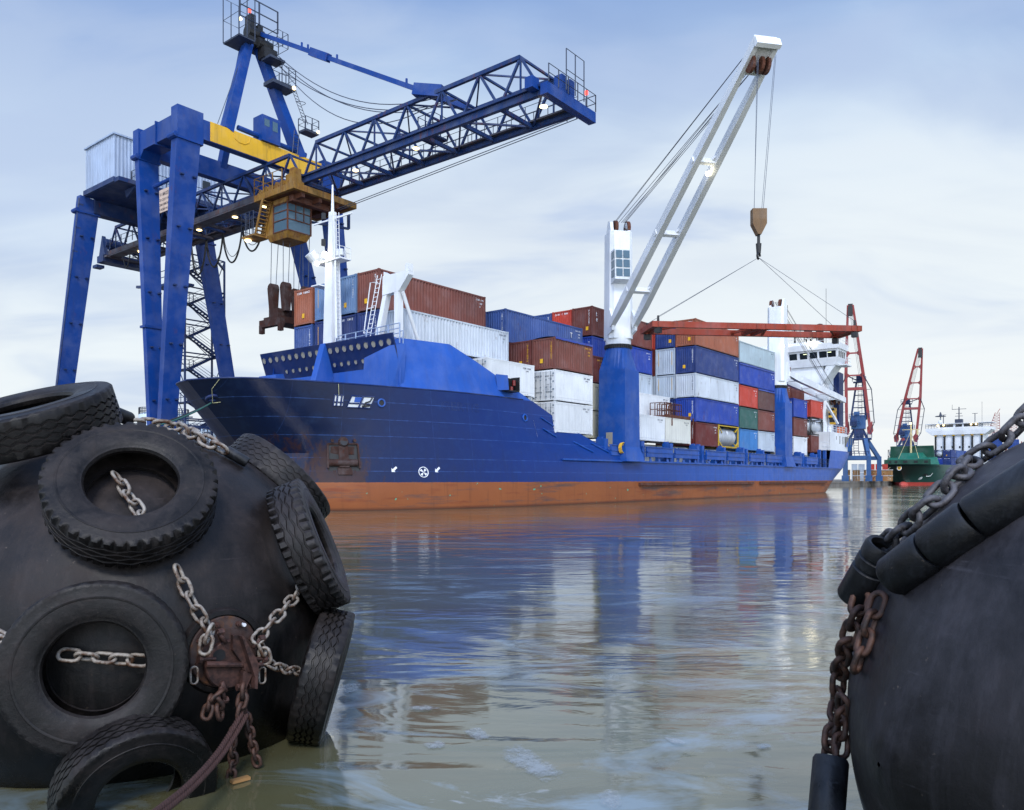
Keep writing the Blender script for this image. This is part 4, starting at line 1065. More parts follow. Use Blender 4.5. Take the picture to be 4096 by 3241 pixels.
# --- bay F1, behind the forecastle house
def F1(v, z, H, col, label, **k): return C(-38.85, -26.9, v, z, H, k.pop('style', 'dry'), col, label, **k)
F1(3.75, 11.55, 2.62, 'palegrey', 'long pale grey container under the long brown one, right behind the white jib crutch', endmark='yv')
F1(6.25, 14.45, 2.95, 'brown', 'long brown container on top of the pale grey one, highest behind the jib crutch', words=[('s', 'O\nS', .75, .75, 1.15, lt)], endmark='v')
F1(6.25, 11.55, 2.85, 'navy', 'navy container hidden below the long brown one behind the jib crutch')
F1(8.75, 14.45, 2.95, 'ltblue', 'sunlit light blue container end between the white foremast and the top brown container', endmark='v')
F1(8.75, 11.55, 2.85, 'navy', 'dark navy container end with a top row of digits beside the foremast', endmark='h')
F1(11.3, 14.4, 2.85, 'ltblue', 'light blue container end just left of the white foremast, top tier', endmark='y', marks=False)
F1(11.3, 11.5, 2.85, 'navy', 'navy container end just left of the white foremast, lower tier', endmark='y', marks=False)
F1(13.95, 14.3, 2.9, 'orangebrown', 'brown container at the far left end of the row, top tier beside the gantry spreader', endmark='h')
F1(13.95, 11.35, 2.9, 'blue', 'blue container at the far left end of the row under the brown one', endmark='v')
C(-32.6, -26.7, 1.25, 8.6, 2.6, 'reefer', 'white', 'white refrigerated container sitting just behind the sloping blue bulwark plate')
mb = MB(); mb.box(-27.4, -27.0, 1.3, 1.7, 5.4, 8.6); mb.box(-32.3, -31.9, 1.3, 1.7, 5.4, 8.6); mb.box(-27.6, -26.8, 1.2, 1.8, 8.2, 8.35); mb.build('container_post', M['grey'], ship)
# --- bay F2, in front of the forward deck crane
C(-25.6, -20.0, 0, 5.8, 2.55, 'reefer', 'white', 'white refrigerated container, lower of the pair left of the blue crane pedestal')
C(-25.6, -20.0, 0, 8.38, 2.55, 'reefer', 'white', 'white refrigerated container, upper of the pair left of the blue crane pedestal', words=[('e', 'SAMSKIP', .26, 2.3, 1.95, ink)])
C(-25.6, -20.0, 0, 10.96, 2.6, 'dry', 'brown', 'brown open-top container under a blue tarpaulin, on the two white refrigerated ones', tarp=True, endmark='v', wordcol=yl)
C(-25.6, -20.0, 2.42, 10.96, 2.6, 'dry', 'brown2', 'brown open-top container end tucked between the pale grey container and the tarpaulin-covered one', endmark='v', wordcol=yl)
C(-19.9, -14.2, 2.45, 5.75, 2.55, 'reefer', 'cream', 'stained cream container squeezed beside the crane pedestal, lowest of its stack')
C(-19.9, -14.2, 2.45, 8.33, 2.55, 'reefer', 'cream', 'stained cream container squeezed beside the crane pedestal, under the dark brown one')
C(-19.9, -14.2, 2.45, 10.9, 2.55, 'dry', 'maroon', 'dark brown container squeezed beside the crane pedestal, on the two cream ones', wordcol=yl)
C(-25.9, -14.2, 4.9, 13.6, 2.85, 'dry', 'blue', 'long slate blue container lying behind the tarpaulin-covered brown one', words=[('s', 'T', .7, 9.6, 1.7, lt)])
C(-25.9, -14.2, 4.9, 10.9, 2.6, 'dry', 'navy', 'navy container hidden under the long slate blue one')
C(-25.9, -14.2, 7.4, 13.6, 2.5, 'dry', 'ltblue', 'light blue container barely showing behind the left end of the long slate blue one')
# --- bay M0, right behind the forward deck crane
C(-12.4, -6.85, 0, 5.65, 2.55, 'reefer', 'white', 'white container just right of the blue crane pedestal, lowest tier')
C(-6.75, -1.2, 0, 5.65, 2.55, 'reefer', lin(230, 229, 218), 'scuffed white container under the rusty lashing cage')
C(-12.6, -1.1, 2.45, 8.15, 2.6, 'reefer', 'white', 'long white refrigerated container behind the rusty lashing cage')
C(-12.5, -.5, 4.9, 10.75, 2.58, 'dry', 'grey', 'light grey container right of the crane pedestal, below the ultramarine one')
C(-12.5, -.5, 4.9, 13.35, 2.65, 'dry', 'ultra', 'ultramarine container behind the foot of the white jib')
C(-12.5, -.5, 4.9, 16.05, 2.9, 'dry', 'brown2', 'brown container with a white mark, topmost behind the white crane column', words=[('s', 't\ne', .66, .7, 2.0, lt)], endmark='v')
C(-12.5, -.5, 7.35, 16.0, 2.9, 'dry', 'red', 'bright red container end in the top tier left of the white crane column', endmark='h')
C(-12.5, -.5, 9.8, 15.95, 2.9, 'dry', 'blue', 'slate blue container end left of the bright red one in the top tier', endmark='v')
C(-12.5, -.5, 7.35, 13.3, 2.65, 'dry', 'navy', 'navy container hidden under the bright red top-tier one')
C(-12.5, -.5, 4.9, 8.15, 2.56, 'dry', 'maroon', 'dark red container hidden behind the long white refrigerated one')
# --- bay M1, the tall stack in the middle
H1 = [(5.55, 2.57), (8.14, 2.57), (10.73, 2.57), (13.32, 2.87), (16.22, 2.87)]
C(0, 5.55, 0, *H1[0], 'dry', 'maroon', 'dark red short container at the foot of the middle stack, left of the yellow-framed tank')
C(5.75, 11.3, 0, *H1[0], 'tank', lin(214, 178, 52), 'silver tank in a yellow frame at the foot of the tall middle stack')
C(0, 11.3, 0, *H1[1], 'dry', 'ultra', 'bright blue long container directly on the yellow-framed tank')
C(0, 11.3, 0, *H1[2], 'dry', 'palegrey', 'light grey long container in the middle tier of the tall middle stack')
C(0, 11.3, 0, *H1[3], 'dry', 'navy', 'dark blue long container second from the top of the tall middle stack')
C(0, 11.3, 0, *H1[4], 'dry', 'orangebrown', 'orange-brown long container topmost of the tall middle stack, behind the red lifting frame', endmark='h')
C(0, 11.3, 2.42, *H1[4], 'dry', 'navy', 'blue container end in the top tier left of the orange-brown one', endmark='h')
C(0, 11.3, 2.42, *H1[3], 'dry', 'grey', 'light grey container end below the blue top-tier end', endmark='yv')
C(0, 11.3, 2.42, *H1[2], 'dry', 'grey', 'light grey container end, third tier, second column of the tall middle stack', endmark='yv')
C(0, 11.3, 2.42, *H1[1], 'dry', 'navy', 'dark container end behind the rusty lashing cage')
C(0, 11.3, 2.42, *H1[0], 'dry', 'brown', 'brown container hidden behind the white container with the lashing cage')
C(0, 11.3, 4.86, *H1[4], 'dry', 'red', 'orange-red container strip in the top tier between two blue and brown ends', endmark='v')
C(0, 11.3, 4.86, *H1[3], 'dry', 'maroon', 'deep red container strip beside the ultramarine container', endmark='v')
C(0, 11.3, 4.86, *H1[2], 'dry', 'grey', 'narrow visible strip of a grey container beside the grey one below the ultramarine', endmark='yv')
# --- bay M2
H2 = [(5.45, 2.53), (8.02, 2.53), (10.6, 2.53), (13.17, 2.53), (15.75, 2.53)]
C(11.55, 17.1, 0, *H2[0], 'dry', 'skyblue', 'sky blue short container below the green one')
C(17.25, 22.8, 0, *H2[0], 'dry', 'grey', 'light grey short container at the foot of the stack next to the after crane pedestal')
C(11.55, 17.1, 0, *H2[1], 'dry', 'green', 'dark green short container between the red and sky blue ones')
C(17.25, 22.8, 0, *H2[1], 'dry', 'brown', 'brown-red short container right of the green one')
C(11.55, 17.1, 0, *H2[2], 'dry', 'red', 'bright red short container above the green one')
C(17.25, 22.8, 0, *H2[2], 'dry', 'choc', 'dark brown short container with a yellow vertical stripe of lettering', tarp=True, marks=False)
C(11.55, 22.8, 0, *H2[3], 'dry', 'ultra', 'long blue container under a tarpaulin below the grey-green one', tarp=True)
C(11.55, 22.8, 0, *H2[4], 'dry', 'greygreen', 'long grey-green container topmost of the stack by the after crane pedestal')
for k, cc in enumerate(('brown', 'grey', 'navy', 'red')):
    C(11.55, 22.8, 2.45, *H2[k], 'dry', cc, ['brown', 'light grey', 'navy', 'red'][k] + ' container hidden in the second row behind the grey-green and blue stack', detail=False)
# --- bays M3, M4 aft of the second deck crane
C(31.2, 36.7, .5, 5.35, 2.55, 'reefer', 'white', 'white refrigerated container with barred doors just right of the after crane pedestal')
C(31.2, 36.7, .5, 7.95, 2.55, 'dry', 'brown2', 'brown short container between the navy-blue one and the white refrigerated one', endmark='h')
C(31.2, 36.7, .5, 10.55, 2.6, 'dry', 'ultra', 'blue short container topmost right of the after crane pedestal')
C(38.4, 43.7, .5, 5.85, 2.5, 'dry', 'brown2', 'brown short container under the tank, next to the white poop house', endmark='h')
C(38.4, 43.7, .5, 8.4, 2.5, 'tank', lin(60, 62, 64), 'silver tank in a dark frame under the red container near the bridge')
C(38.4, 43.7, .5, 10.95, 2.55, 'dry', 'red', 'red short container on the silver tank near the bridge', endmark='h')
for k, zz in enumerate((5.45, 8.05, 10.65, 13.2, 15.8)):
    C(26.8, 38.6, 3.5, zz, 2.55, 'dry', 'brown', ['brown container lowest behind the lowered jib', 'brown container second tier behind the lowered jib', 'brown container third tier behind the lowered jib', 'brown container under the topmost brown one behind the lowered jib', 'brown container topmost behind the lowered white jib'][k], detail=k > 2)
for k, zz in enumerate((5.45, 8.05, 10.65, 13.2)):
    C(38.8, 44.4, 3.5, zz, 2.55 if k < 3 else 4.0-.8, 'dry', 'brown2', ['short brown container lowest before the bridge front', 'short brown container second tier before the bridge front', 'short brown container third tier before the bridge front', 'short brown container topmost before the white bridge front'][k], detail=k > 2)
# rusty lashing cage left on a container top
lc = thing('lashing_cage', 'rusty lashing cage with guard rails on top of the scuffed white container', 'lashing cage', SHIP, (-4, 1.2, 8.2))
mb = MB(); mb.box(-6.6, -1.2, .1, 2.2, 8.22, 8.42); mb.box(-6.6, -1.2, .02, .14, 8.2, 8.5)
for u in (-6.4, -1.6): mb.beam((u+1, 0, 8.4), (u+1, -.02, 7.4), .12, .08)
mb.build('lifting_frame', M['rust'], lc)
mb = MB()
for a, b in (((-6.4, .3), (-6.4, 1.9)), ((-6.4, .3), (-4.9, .3)), ((-4.9, .3), (-4.9, 1.9)), ((-4.0, .4), (-2.5, .4)), ((-2.5, .4), (-2.5, 1.9)), ((-4.0, .4), (-4.0, 1.9))): mb.rail([(a[0], a[1], 8.4), (b[0], b[1], 8.4)], 1.3, .04, .55, (1, .5))
mb.build('guard_rail', M['rust'], lc)
# ------------------------------------------------------------------ blue ship-to-shore gantry crane (ship frame: x along quay, y inland)
g = thing('gantry_crane', 'tall blue and yellow ship-to-shore gantry crane whose lattice boom reaches out over the blue ship', 'gantry crane', SHIP, (-36.5, 33, 1.4))
GU0, GU1 = -45.4, -31.6      # portal ends at beam height; the legs splay to the quay rails
GB, GD, TB = M['crane_blue'], M['crane_dark'], M['truss_blue']
def leg(p, q, w0, h0, w1, h1):
    mb = MB(); mb.beam(p, q, w0, h0, (1,0,0), w1, h1); return mb.build('leg', GB, g)
for U, UB, UL, ULB in ((GU0, -46.4, -42.9, -45.9), (GU1, -26.7, -30.9, -25.1)):
    spec = (((U, 21.0, 29.0), (UB, 22.8, 1.4), .85, 1.95, .55, 1.15), ((U, 27.3, 29.0), (UB, 23.7, 4.0), .65, 1.7, .5, 1.1), ((UL, 43.6, 29.4), (ULB, 44.4, 1.4), .8, 1.9, .6, 1.25))
    for (p, q, w0, h0, w1, h1), fl_ in zip(spec, ((28.3,), (28.2, 14.2), (27.9,))):
        L_ = leg(p, q, w0, h0, w1, h1); p, q = Vector(p), Vector(q); mb = MB()
        for z in fl_:
            c = p.lerp(q, (p.z-z)/(p.z-q.z)); k = (z-1.4)/28; hw_, hh_ = (w1+(w0-w1)*k)/2+.12, (h1+(h0-h1)*k)/2+.14
            mb.box(c.x-hh_, c.x+hh_, c.y-hw_, c.y+hw_, z-.09, z+.09)
            if z > 20: mb.cyl((c.x-hh_, c.y-hw_, z+.12), (c.x-hh_, c.y+hw_, z+.12), .2, n=8)
        mb.build('leg_flange', GB, L_)
        mb = MB()
        for z in (8.2, 12.5, 17, 21.5, 25.5):
            c = p.lerp(q, (p.z-z)/(p.z-q.z)); k = (z-1.4)/28; hw_, hh_ = (w1+(w0-w1)*k)/2, (h1+(h0-h1)*k)/2
            mb.box(c.x-hh_*.6, c.x-hh_*.3, c.y-hw_-.25, c.y-hw_, z, z+.1); mb.box(c.x+hh_*.5, c.x+hh_*.8, c.y-hw_-.3, c.y-hw_, z, z+.12)
        mb.build('leg_step', GD, L_)
# pipe and clips along the landside leg
mb = MB(); pa, pb = Vector((-43.9, 43.3, 29.2)), Vector((-46.6, 44.3, 1.6)); mb.tube([pa, pb], .1, 6)
for k in range(12): c = pa.lerp(pb, (k+.3)/12); mb.box(c.x-.05, c.x+.4, c.y-.12, c.y+.12, c.z, c.z+.15)
mb.build('conduit', GD, g)
mb = MB(); mb.box(GU0-.6, GU1+.7, 20.6, 21.4, 28.75, 30.3); fb_ = mb.build('portal_beam', GB, g)
mb = MB(); mb.box(GU0+1.75, GU1-1.2, 20.57, 21.43, 28.8, 30.33); mb.build('yellow_portal_panel', M['yellow'], g)
mb = MB(); mb.tube([(-41.6, 20.55, 30.2), (-41.5, 20.55, 29.7), (-41.1, 20.55, 29.5), (-40.6, 20.55, 29.5), (-40.2, 20.55, 29.75), (-40.1, 20.55, 30.2)], .03, 4); mb.build('panel_weld', M['yellow'], g)
mb = MB(); mb.box(GU0-.6, GU1+.7, 26.9, 27.7, 28.6, 30.2); mb.build('portal_beam', GB, g)
for U in (GU0, GU1):
    mb = MB(); mb.box(U-1.0, U+1.15, 20.55, 21.5, 28.2, 30.75); mb.build('corner_box', GB, g)
    mb = MB(); mb.box(U-.9, U+.95, 26.85, 27.75, 28.2, 30.6); mb.build('corner_box', GB, g)
    mb = MB(); mb.box(U-.8, U+.7, 21.45, 26.9, 28.75, 30.3); mb.box(U-.9, U+.8, 24.1, 24.22, 28.6, 30.45); mb.prism([(U-.8, 26.9, 28.75), (U-.8, 26.2, 28.75), (U-.8, 26.9, 28.0)], (1.5, 0, 0)); mb.build('end_beam', GB, g)
mb = MB(); mb.box(GU1-.6, GU1+.6, 27.7, 43.5, 27.6, 29.0); mb.box(-42.6, -31.2, 43.0, 44.2, 28.0, 29.4); mb.build('sill_beam', GD, g)
mb = MB(); mb.tube([(GU0+.3, 21.3, 26.2), (GU0+.3, 27.0, 26.1)], .16, 8); mb.build('leg_strut', GB, g)
mb = MB(); mb.tube([(GU0+4.4, 20.9, 30.85), (GU1-2.6, 21.0, 30.75)], .22, 8); mb.build('tie_pipe', GB, g)
# machine house
mh = MB(); a, b, c, d = -43.5, -33.2, 37.0, 42.8; HZ0, HZ1 = 29.7, 33.8
for p, q, o in (((a, d, 0), (a, c, 0), (-1,0,0)), ((a, c, 0), (b, c, 0), (0,-1,0)), ((b, c, 0), (b, d, 0), (1,0,0)), ((b, d, 0), (a, d, 0), (0,1,0))): corr(mh, p, q, HZ0, HZ1, o, .34, .06)
mh.hexa([(a-.15, c-.15, HZ1), (b+.15, c-.15, HZ1), (b+.15, d+.15, HZ1), (a-.15, d+.15, HZ1)], [(a-.15, c-.15, HZ1+.15), (b+.15, c-.15, HZ1+.15), (b+.15, d+.15, HZ1+.15), (a-.15, d+.15, HZ1+.15)])
house = mh.build('machine_house', paint('machine_house_cladding', lin(160, 176, 200), .5, .4, .1, .8), g)
mb = MB(); mb.box(-41.5, -40.5, c-.03, c+.05, HZ0+.1, HZ0+2.4); mb.build('house_door', M['white2'], house)
mb = MB(); mb.box(-36.5, -35.5, c-.03, c+.05, HZ0+.1, HZ0+2.4); mb.build('house_door', M['white2'], house)
mb = MB(); mb.box(-41.35, -40.65, c-.05, c, HZ0+1.4, HZ0+2.2); mb.build('house_window', M['glass'], house)
mb = MB(); mb.box(-34.7, -33.9, c-.05, c, HZ0+1.6, HZ0+2.4); mb.build('house_window', M['glass'], house)
mb = MB(); mb.box(a-.1, b+.1, c-1.1, d+.1, HZ0-.4, HZ0-.02); mb.box(a-.22, a-.06, c-.3, d+.1, HZ0-.35, HZ0+.1)
for u in (-42, -38, -34.5): mb.prism([(u, c-1.0, HZ0-.4), (u, c+1.2, HZ0-.4), (u, c+.8, HZ0-1.2)], (.2, 0, 0))
mb.build('house_floor', GD, house)
mb = MB(); mb.rail([(-41.9, c-1.05, HZ0), (-33.3, c-1.05, HZ0)], 1.15, .035, 1.4); mb.rail([(-41.9, c-1.05, HZ0), (-41.9, c, HZ0)], 1.15, .035, 1); mb.build('house_railing', M['darkrail'], house)
sg = MB(); sg.box(-40.45, -40.4, 32.4, 36.0, 26.8, 28.9); S_ = sg.build('notice_board', paint('cream_notice_board', lin(214, 190, 172), .6, .3), g)
mb = MB(); rs_ = random.Random(4)
for k in range(4): dashes(mb, (-40.47, 35.8, 28.3-.45*k), (0,-1,0), (0,0,1), 13 if k < 3 else 11, .17 if k else .18, .2 if k else .3, .45, rs_)
mb.build('notice_text', M['ink'], S_)
# truss builder
NU, FU = -38.3, -34.7
def truss(v0, v1, n, zb, zt, name, mb, mt, zt2=None):
    low = MB(); top = MB(); dia = MB(); dv = (v1-v0)/n
    for U in (NU, FU):
        low.beam((U, v0, zb), (U, v1, zb), .32, .42); top.beam((U, v0+ (dv*.5), zt), (U, v1 - dv*.5, zt), .24, .26)
        for i in range(n):
            a = (U, v0+dv*i, zb); b = (U, v0+dv*(i+1), zb); c = (U, v0+dv*(i+.5), zt)
            dia.beam(a, c, .15); dia.beam(b, c, .15)
            if i % 2 == 0: dia.beam(c, (U, v0+dv*(i+.5), zb), .1)
    for i in range(n+1):
        dia.beam((NU, v0+dv*i, zb-.05), (FU, v0+dv*i, zb-.05), .2, .26)
        if i < n:
            a, b = (NU, FU) if i % 2 else (FU, NU)
            dia.beam((a, v0+dv*i, zb), (b, v0+dv*(i+1), zb), .12); dia.beam((NU, v0+dv*(i+.5), zt), (FU, v0+dv*(i+.5), zt), .14)
            if i < n-1: dia.beam((a, v0+dv*(i+.5), zt), (b, v0+dv*(i+1.5), zt), .1)
    low.build('lower_chord', mb, g); top.build('upper_chord', mt, g); dia.build('lattice_brace', mt, g)
truss(15.9, -8.1, 7, 26.05, 28.75, 'boom', TB, TB)
truss(49.5, 15.9, 10, 26.1, 28.6, 'girder', M['girder_rust'], TB)
# boom end beam, walkway and rails
mb = MB(); mb.box(NU-.35, FU+1.5, -8.75, -8.2, 25.7, 26.4); mb.box(NU-.9, NU-.2, -8.0, -7.4, 26.1, 26.8)
for u in (-36.9, -36.0): mb.box(u, u+.5, -8.6, -8.0, 26.4, 27.6)
mb.build('boom_tip_beam', GB, g)
mb = MB(); mb.rail([(NU-.3, -8.8, 26.4), (FU+1.4, -8.8, 26.4)], 1.1, .03, 1); mb.rail([(-37.0, -9.0, 26.4), (-35.0, -9.0, 26.4)], 2.6, .03, 1.0, (1, .5)); mb.rail([(FU+1.4, -8.8, 26.4), (FU+1.4, -6.5, 26.4)], 1.1, .03, .8)
mb.rail([(FU-.5, 15, 26.3), (FU-.5, -8, 26.3)], 1.0, .022, 1.2); mb.rail([(FU+.45, 15, 26.3), (FU+.45, -8, 26.3)], 1.0, .022, 1.2)
mb.rail([(FU-.5, 48, 26.3), (FU-.5, 16, 26.3)], 1.0, .025, 1.4); mb.rail([(NU-.5, 48, 26.3), (NU-.5, 42, 26.3)], 1.0, .03, 1.2); mb.rail([(NU-.4, 50, 25.9), (FU+.4, 50, 25.9)], 1.1, .03, 1.0)
mb.build('boom_railing', M['darkrail'], g)
mb = MB(); mb.box(FU-.5, FU+.45, -8, 15.5, 26.18, 26.26); mb.box(FU-.5, FU+.45, 16, 49, 26.18, 26.26); mb.box(NU-.2, NU+.9, 16, 49.5, 25.72, 25.84); mb.box(NU-.5, FU+.5, 48.8, 51.0, 25.6, 25.8)
for k in range(9): mb.beam((NU, 17+3.6*k, 25.85), (FU, 17+3.6*k, 25.85), .28, .22)
mb.build('walkway', M['girder_rust'], g)
mb = MB(); mb.box(NU-.35, NU+.2, -8.1, 16, 26.28, 26.42); mb.box(FU-.2, FU+.35, -8.1, 16, 26.28, 26.42); mb.build('trolley_rail', GD, g)
# small platform and post on the boom
mb = MB(); mb.box(-36.6, -35.0, 3.0, 4.5, 27.0, 27.12); mb.rail([(-36.6, 3, 27.12), (-35, 3, 27.12), (-35, 4.5, 27.12), (-36.6, 4.5, 27.12), (-36.6, 3, 27.12)], 1.5, .03, .8); mb.prism([(FU, 8.4, 28.9), (FU, 8.9, 28.9), (FU, 8.6, 30.1)], (.1, 0, 0)); mb.build('boom_platform', GD, g)
# pylon
AP = Vector((-38.3, 23.2, 40.4))
def strut(p, q, w, h, name='pylon_leg', mat=GB, w2=None, h2=None):
    mb = MB(); mb.beam(p, q, w, h, (1,0,0), w2, h2); return mb.build(name, mat, g)
pl1 = strut((-42.0, 21.0, 30.2), AP + Vector((-.4, -.3, -.8)), .95, .8, w2=.7, h2=.7)
strut((-38.6, 27.3, 29.6), AP + Vector((-.3, .3, -.8)), .7, .6)
pr = strut((-34.8, 21.0, 30.2), AP + Vector((.5, -.2, -.6)), .95, .85, w2=.7, h2=.7)
mb = MB(); mb.box(AP.x-.9, AP.x+1.2, AP.y-.8, AP.y+.8, AP.z-1.1, AP.z-.5); mb.box(AP.x-.3, AP.x+.2, AP.y-.5, AP.y+.4, AP.z-.8, AP.z+1.6); mb.box(AP.x+.4, AP.x+.9, AP.y-.5, AP.y+.4, AP.z-.8, AP.z+.9)
mb.cyl((AP.x-.5, AP.y-.2, AP.z+.1), (AP.x+1.0, AP.y-.2, AP.z+.1), .55, n=14); mb.cyl((AP.x+.1, AP.y-.9, AP.z-.9), (AP.x+1.4, AP.y-.9, AP.z-.9), .45, n=14)
mb.box(AP.x+.3, AP.x+1.6, AP.y-1.6, AP.y-.6, AP.z-2.2, AP.z-1.3); mb.build('pylon_head', M['black'], g)
mb = MB()
def cage(x0, x1, y0, y1, z0, z1, r=.03):
    for z in (z0, (z0+z1)/2, z1): mb.tube([(x0,y0,z),(x1,y0,z),(x1,y1,z),(x0,y1,z)], r, 4, True)
    for x in (x0, (x0+x1)/2, x1):
        for y in (y0, y1): mb.beam((x,y,z0), (x,y,z1), 2*r)
cage(AP.x-2.0, AP.x-.5, AP.y-1.4, AP.y+1.0, AP.z-1.2, AP.z+2.6); cage(AP.x-1.9, AP.x+1.8, AP.y-1.4, AP.y-1.3, AP.z+.4, AP.z+2.3); mb.box(AP.x-2.0, AP.x-.5, AP.y-1.4, AP.y+1, AP.z-1.3, AP.z-1.2)
cage(AP.x+1.3, AP.x+2.4, AP.y-2.0, AP.y-.6, AP.z-.9, AP.z+.4)
cage(AP.x+1.5, AP.x+2.9, AP.y-2.4, AP.y-1.0, AP.z-4.2, AP.z-2.7); mb.box(AP.x+.6, AP.x+2.9, AP.y-2.4, AP.y-1, AP.z-4.5, AP.z-4.2)
mb.box(AP.x+.4, AP.x+1.9, AP.y-2.3, AP.y-1.0, AP.z-2.4, AP.z-2.2)
mb.build('pylon_platform', M['darkrail'], g)
mb = MB(); mb.ladder((-34.7, 20.3, 33.2), (-35.6, 21.0, 36.4), (1, .2, 0), .55, .035, .3, True, (.35, -.8, 0)); cage(-35.4, -34.0, 19.4, 20.4, 32.3, 33.4)
mb.box(-35.4, -34.0, 19.4, 20.4, 32.15, 32.3); mb.ladder((-35.7, 20.5, 30.3), (-35.5, 20.5, 32.3), (1,0,0), .5, .035); mb.build('pylon_ladder', M['darkrail'], g)
mb = MB(); mb.box(-39.1, -37.3, 20.3, 21.6, 30.35, 32.5); mb.build('electric_cubicle', GB, g)
mb = MB(); mb.poly([(-38.9, 20.28, 31.6), (-38.4, 20.28, 31.6), (-38.4, 20.28, 32.2), (-38.9, 20.28, 32.2)]); mb.build('cubicle_window', M['cabglass'], g)
mb = MB(); mb.poly([(-38.1, 20.28, 31.4), (-37.6, 20.28, 31.4), (-37.6, 20.28, 32.2), (-38.1, 20.28, 32.2)]); mb.build('cubicle_window', M['cabglass'], g)
# pendants
PN = Vector((NU, 1.9, 29.0)); PF = Vector((FU, 1.0, 28.9))
mb = MB(); A0 = AP + Vector((.6, -.3, .3)); mid = A0.lerp(PN, .40)
mb.beam(A0, mid, .20, .34); mb.beam(A0.lerp(PN, .36), A0.lerp(PN, .47), .42, .62); mb.beam(mid, PN, .20, .34)
for f in (.3, .34, .52, .9): p = A0.lerp(PN, f); mb.box(p.x-.06, p.x+.06, p.y-.06, p.y+.06, p.z, p.z+.5)
mb.beam(PN + Vector((-.3, .9, .35)), PN + Vector((.3, -1.2, -.2)), .6, .8); mb.beam(PN, PF, .35, .5); mb.build('pendant_bar', GB, g)
mb = MB()
def sag(p, q, s, n=18): return [Vector(p).lerp(Vector(q), i/n) - Vector((0,0,1))*s*4*(i/n)*(1-i/n) for i in range(n+1)]
for k, (s, e) in enumerate(((2.2, (NU, .0, 28.3)), (2.5, (NU+.5, -.5, 28.0)), (3.0, (NU, 1.6, 28.0)), (2.0, (NU+1, .2, 28.4)))): mb.tube(sag(AP + Vector((1.5+.15*k, -1.2, -1.2-.35*k)), e, s), .035, 5)
mb.tube([(-43.0, 20.6, 30.4), AP + Vector((-.5, -.2, -.9))], .03, 5)
for k in range(2): mb.tube([(FU-.3+.3*k, -8.3, 25.6), (FU-1.0+.3*k, 14.8, 24.3)], .03, 5)
mb.tube([(NU, 44, 26), (NU, 36.2, 26.4)], .03, 5); mb.build('stay_rope', M['wire'], g)
# trolley with platform, machinery, cab and stair
tr = MB(); V0, V1, TU0, TU1, TZ = 15.2, 20.6, -39.7, -33.3, 25.0
tr.box(TU0, TU0+.35, V0, V1, TZ, TZ+.5); tr.box(TU1-.35, TU1, V0, V1, TZ, TZ+.5); tr.box(TU0+.35, TU1-.35, V0, V0+.4, TZ, TZ+.5); tr.box(TU0+.35, TU1-.35, V1-.4, V1, TZ, TZ+.5)
trolley = tr.build('trolley_frame', M['yellow_dirty'], g)
mb = MB(); mb.box(TU0+.3, TU1-.3, V0+.3, V1-.3, TZ+.05, TZ+.25)
for u in (-38.7, -37, -35.2): mb.box(u, u+.3, V0+.3, V1-.3, TZ-.35, TZ+.05)
mb.box(-38.9, -34.5, 16.4, 16.9, TZ-.5, TZ); mb.build('trolley_floor', M['rust'], trolley)
mb = MB(); rt = random.Random(3)
for k in range(7):
    u = -39.4+.0*k; v = 20.2-.75*k; h = rt.uniform(.5, .9); mb.cyl((u, v, TZ+.5+h*.5), (u+.7, v-.1, TZ+.5+h*.5), h*.42, n=10); mb.box(u-.05, u+.8, v-.35, v+.25, TZ+.5, TZ+.5+h*.45)
mb.box(-39.6, -38.9, 15.3, 15.9, TZ+.5, TZ+1.7); mb.box(-39.3, -38.7, 16.2, 16.8, TZ+.5, TZ+1.5); mb.build('trolley_winch', M['yellow_dirty'], trolley, smooth='auto')
mb = MB(); mb.rail([(TU0+.05, V0+1.6, TZ+.5), (TU0+.05, V1, TZ+.5), (TU0+1.5, V1, TZ+.5)], 1.4, .035, 1.2); mb.build('trolley_railing', M['yellow_dirty'], trolley)
cb = MB(); c0, c1, d0, d1 = -38.9, -36.6, 17.1, 20.0
cb.hexa([(c0+.2, d0+.3, 21.75), (c1-.2, d0+.3, 21.75), (c1-.2, d1-.2, 21.75), (c0+.2, d1-.2, 21.75)], [(c0, d0, 22.25), (c1, d0, 22.25), (c1, d1, 22.25), (c0, d1, 22.25)])
cb.box(c0, c1, d1-1.0, d1, 22.25, 24.9); cb.box(c0, c1, d0, d1, 24.6, 25.0)
cab = cb.build('operator_cab', M['yellow_dirty'], g)
mb = MB()
for p in ((c0, d0), (c1, d0), (c0, d1-1.0), (c1, d1-1)): mb.box(p[0]-.05, p[0]+.05, p[1]-.05, p[1]+.05, 22.25, 24.7)
for z in (22.3, 23.2, 23.9, 24.5): mb.beam((c0, d0, z), (c1, d0, z), .07); mb.beam((c0, d0, z), (c0, d1-1, z), .07)
for u in (-38.1, -37.3): mb.beam((u, d0, 23.2), (u, d0, 24.6), .06)
mb.build('cab_frame', M['rust'], cab)
mb = MB(); mb.box(c0+.04, c1-.04, d0+.03, d0+.05, 22.35, 24.55); mb.box(c0+.02, c0+.04, d0+.05, d1-1, 22.35, 24.55); mb.build('cab_glass', M['cabglass'], cab)
mb = MB(); s0 = Vector((c0-.5, 20.3, 22.2)); s1 = Vector((c0-.5, 19.2, 25.0))
for sx in (-.4, .4): mb.beam(s0 + Vector((sx,0,0)), s1 + Vector((sx,0,0)), .07, .22)
for k in range(10): p = s0.lerp(s1, (k+.5)/10); mb.box(p.x-.4, p.x+.4, p.y-.12, p.y+.12, p.z-.03, p.z+.03)
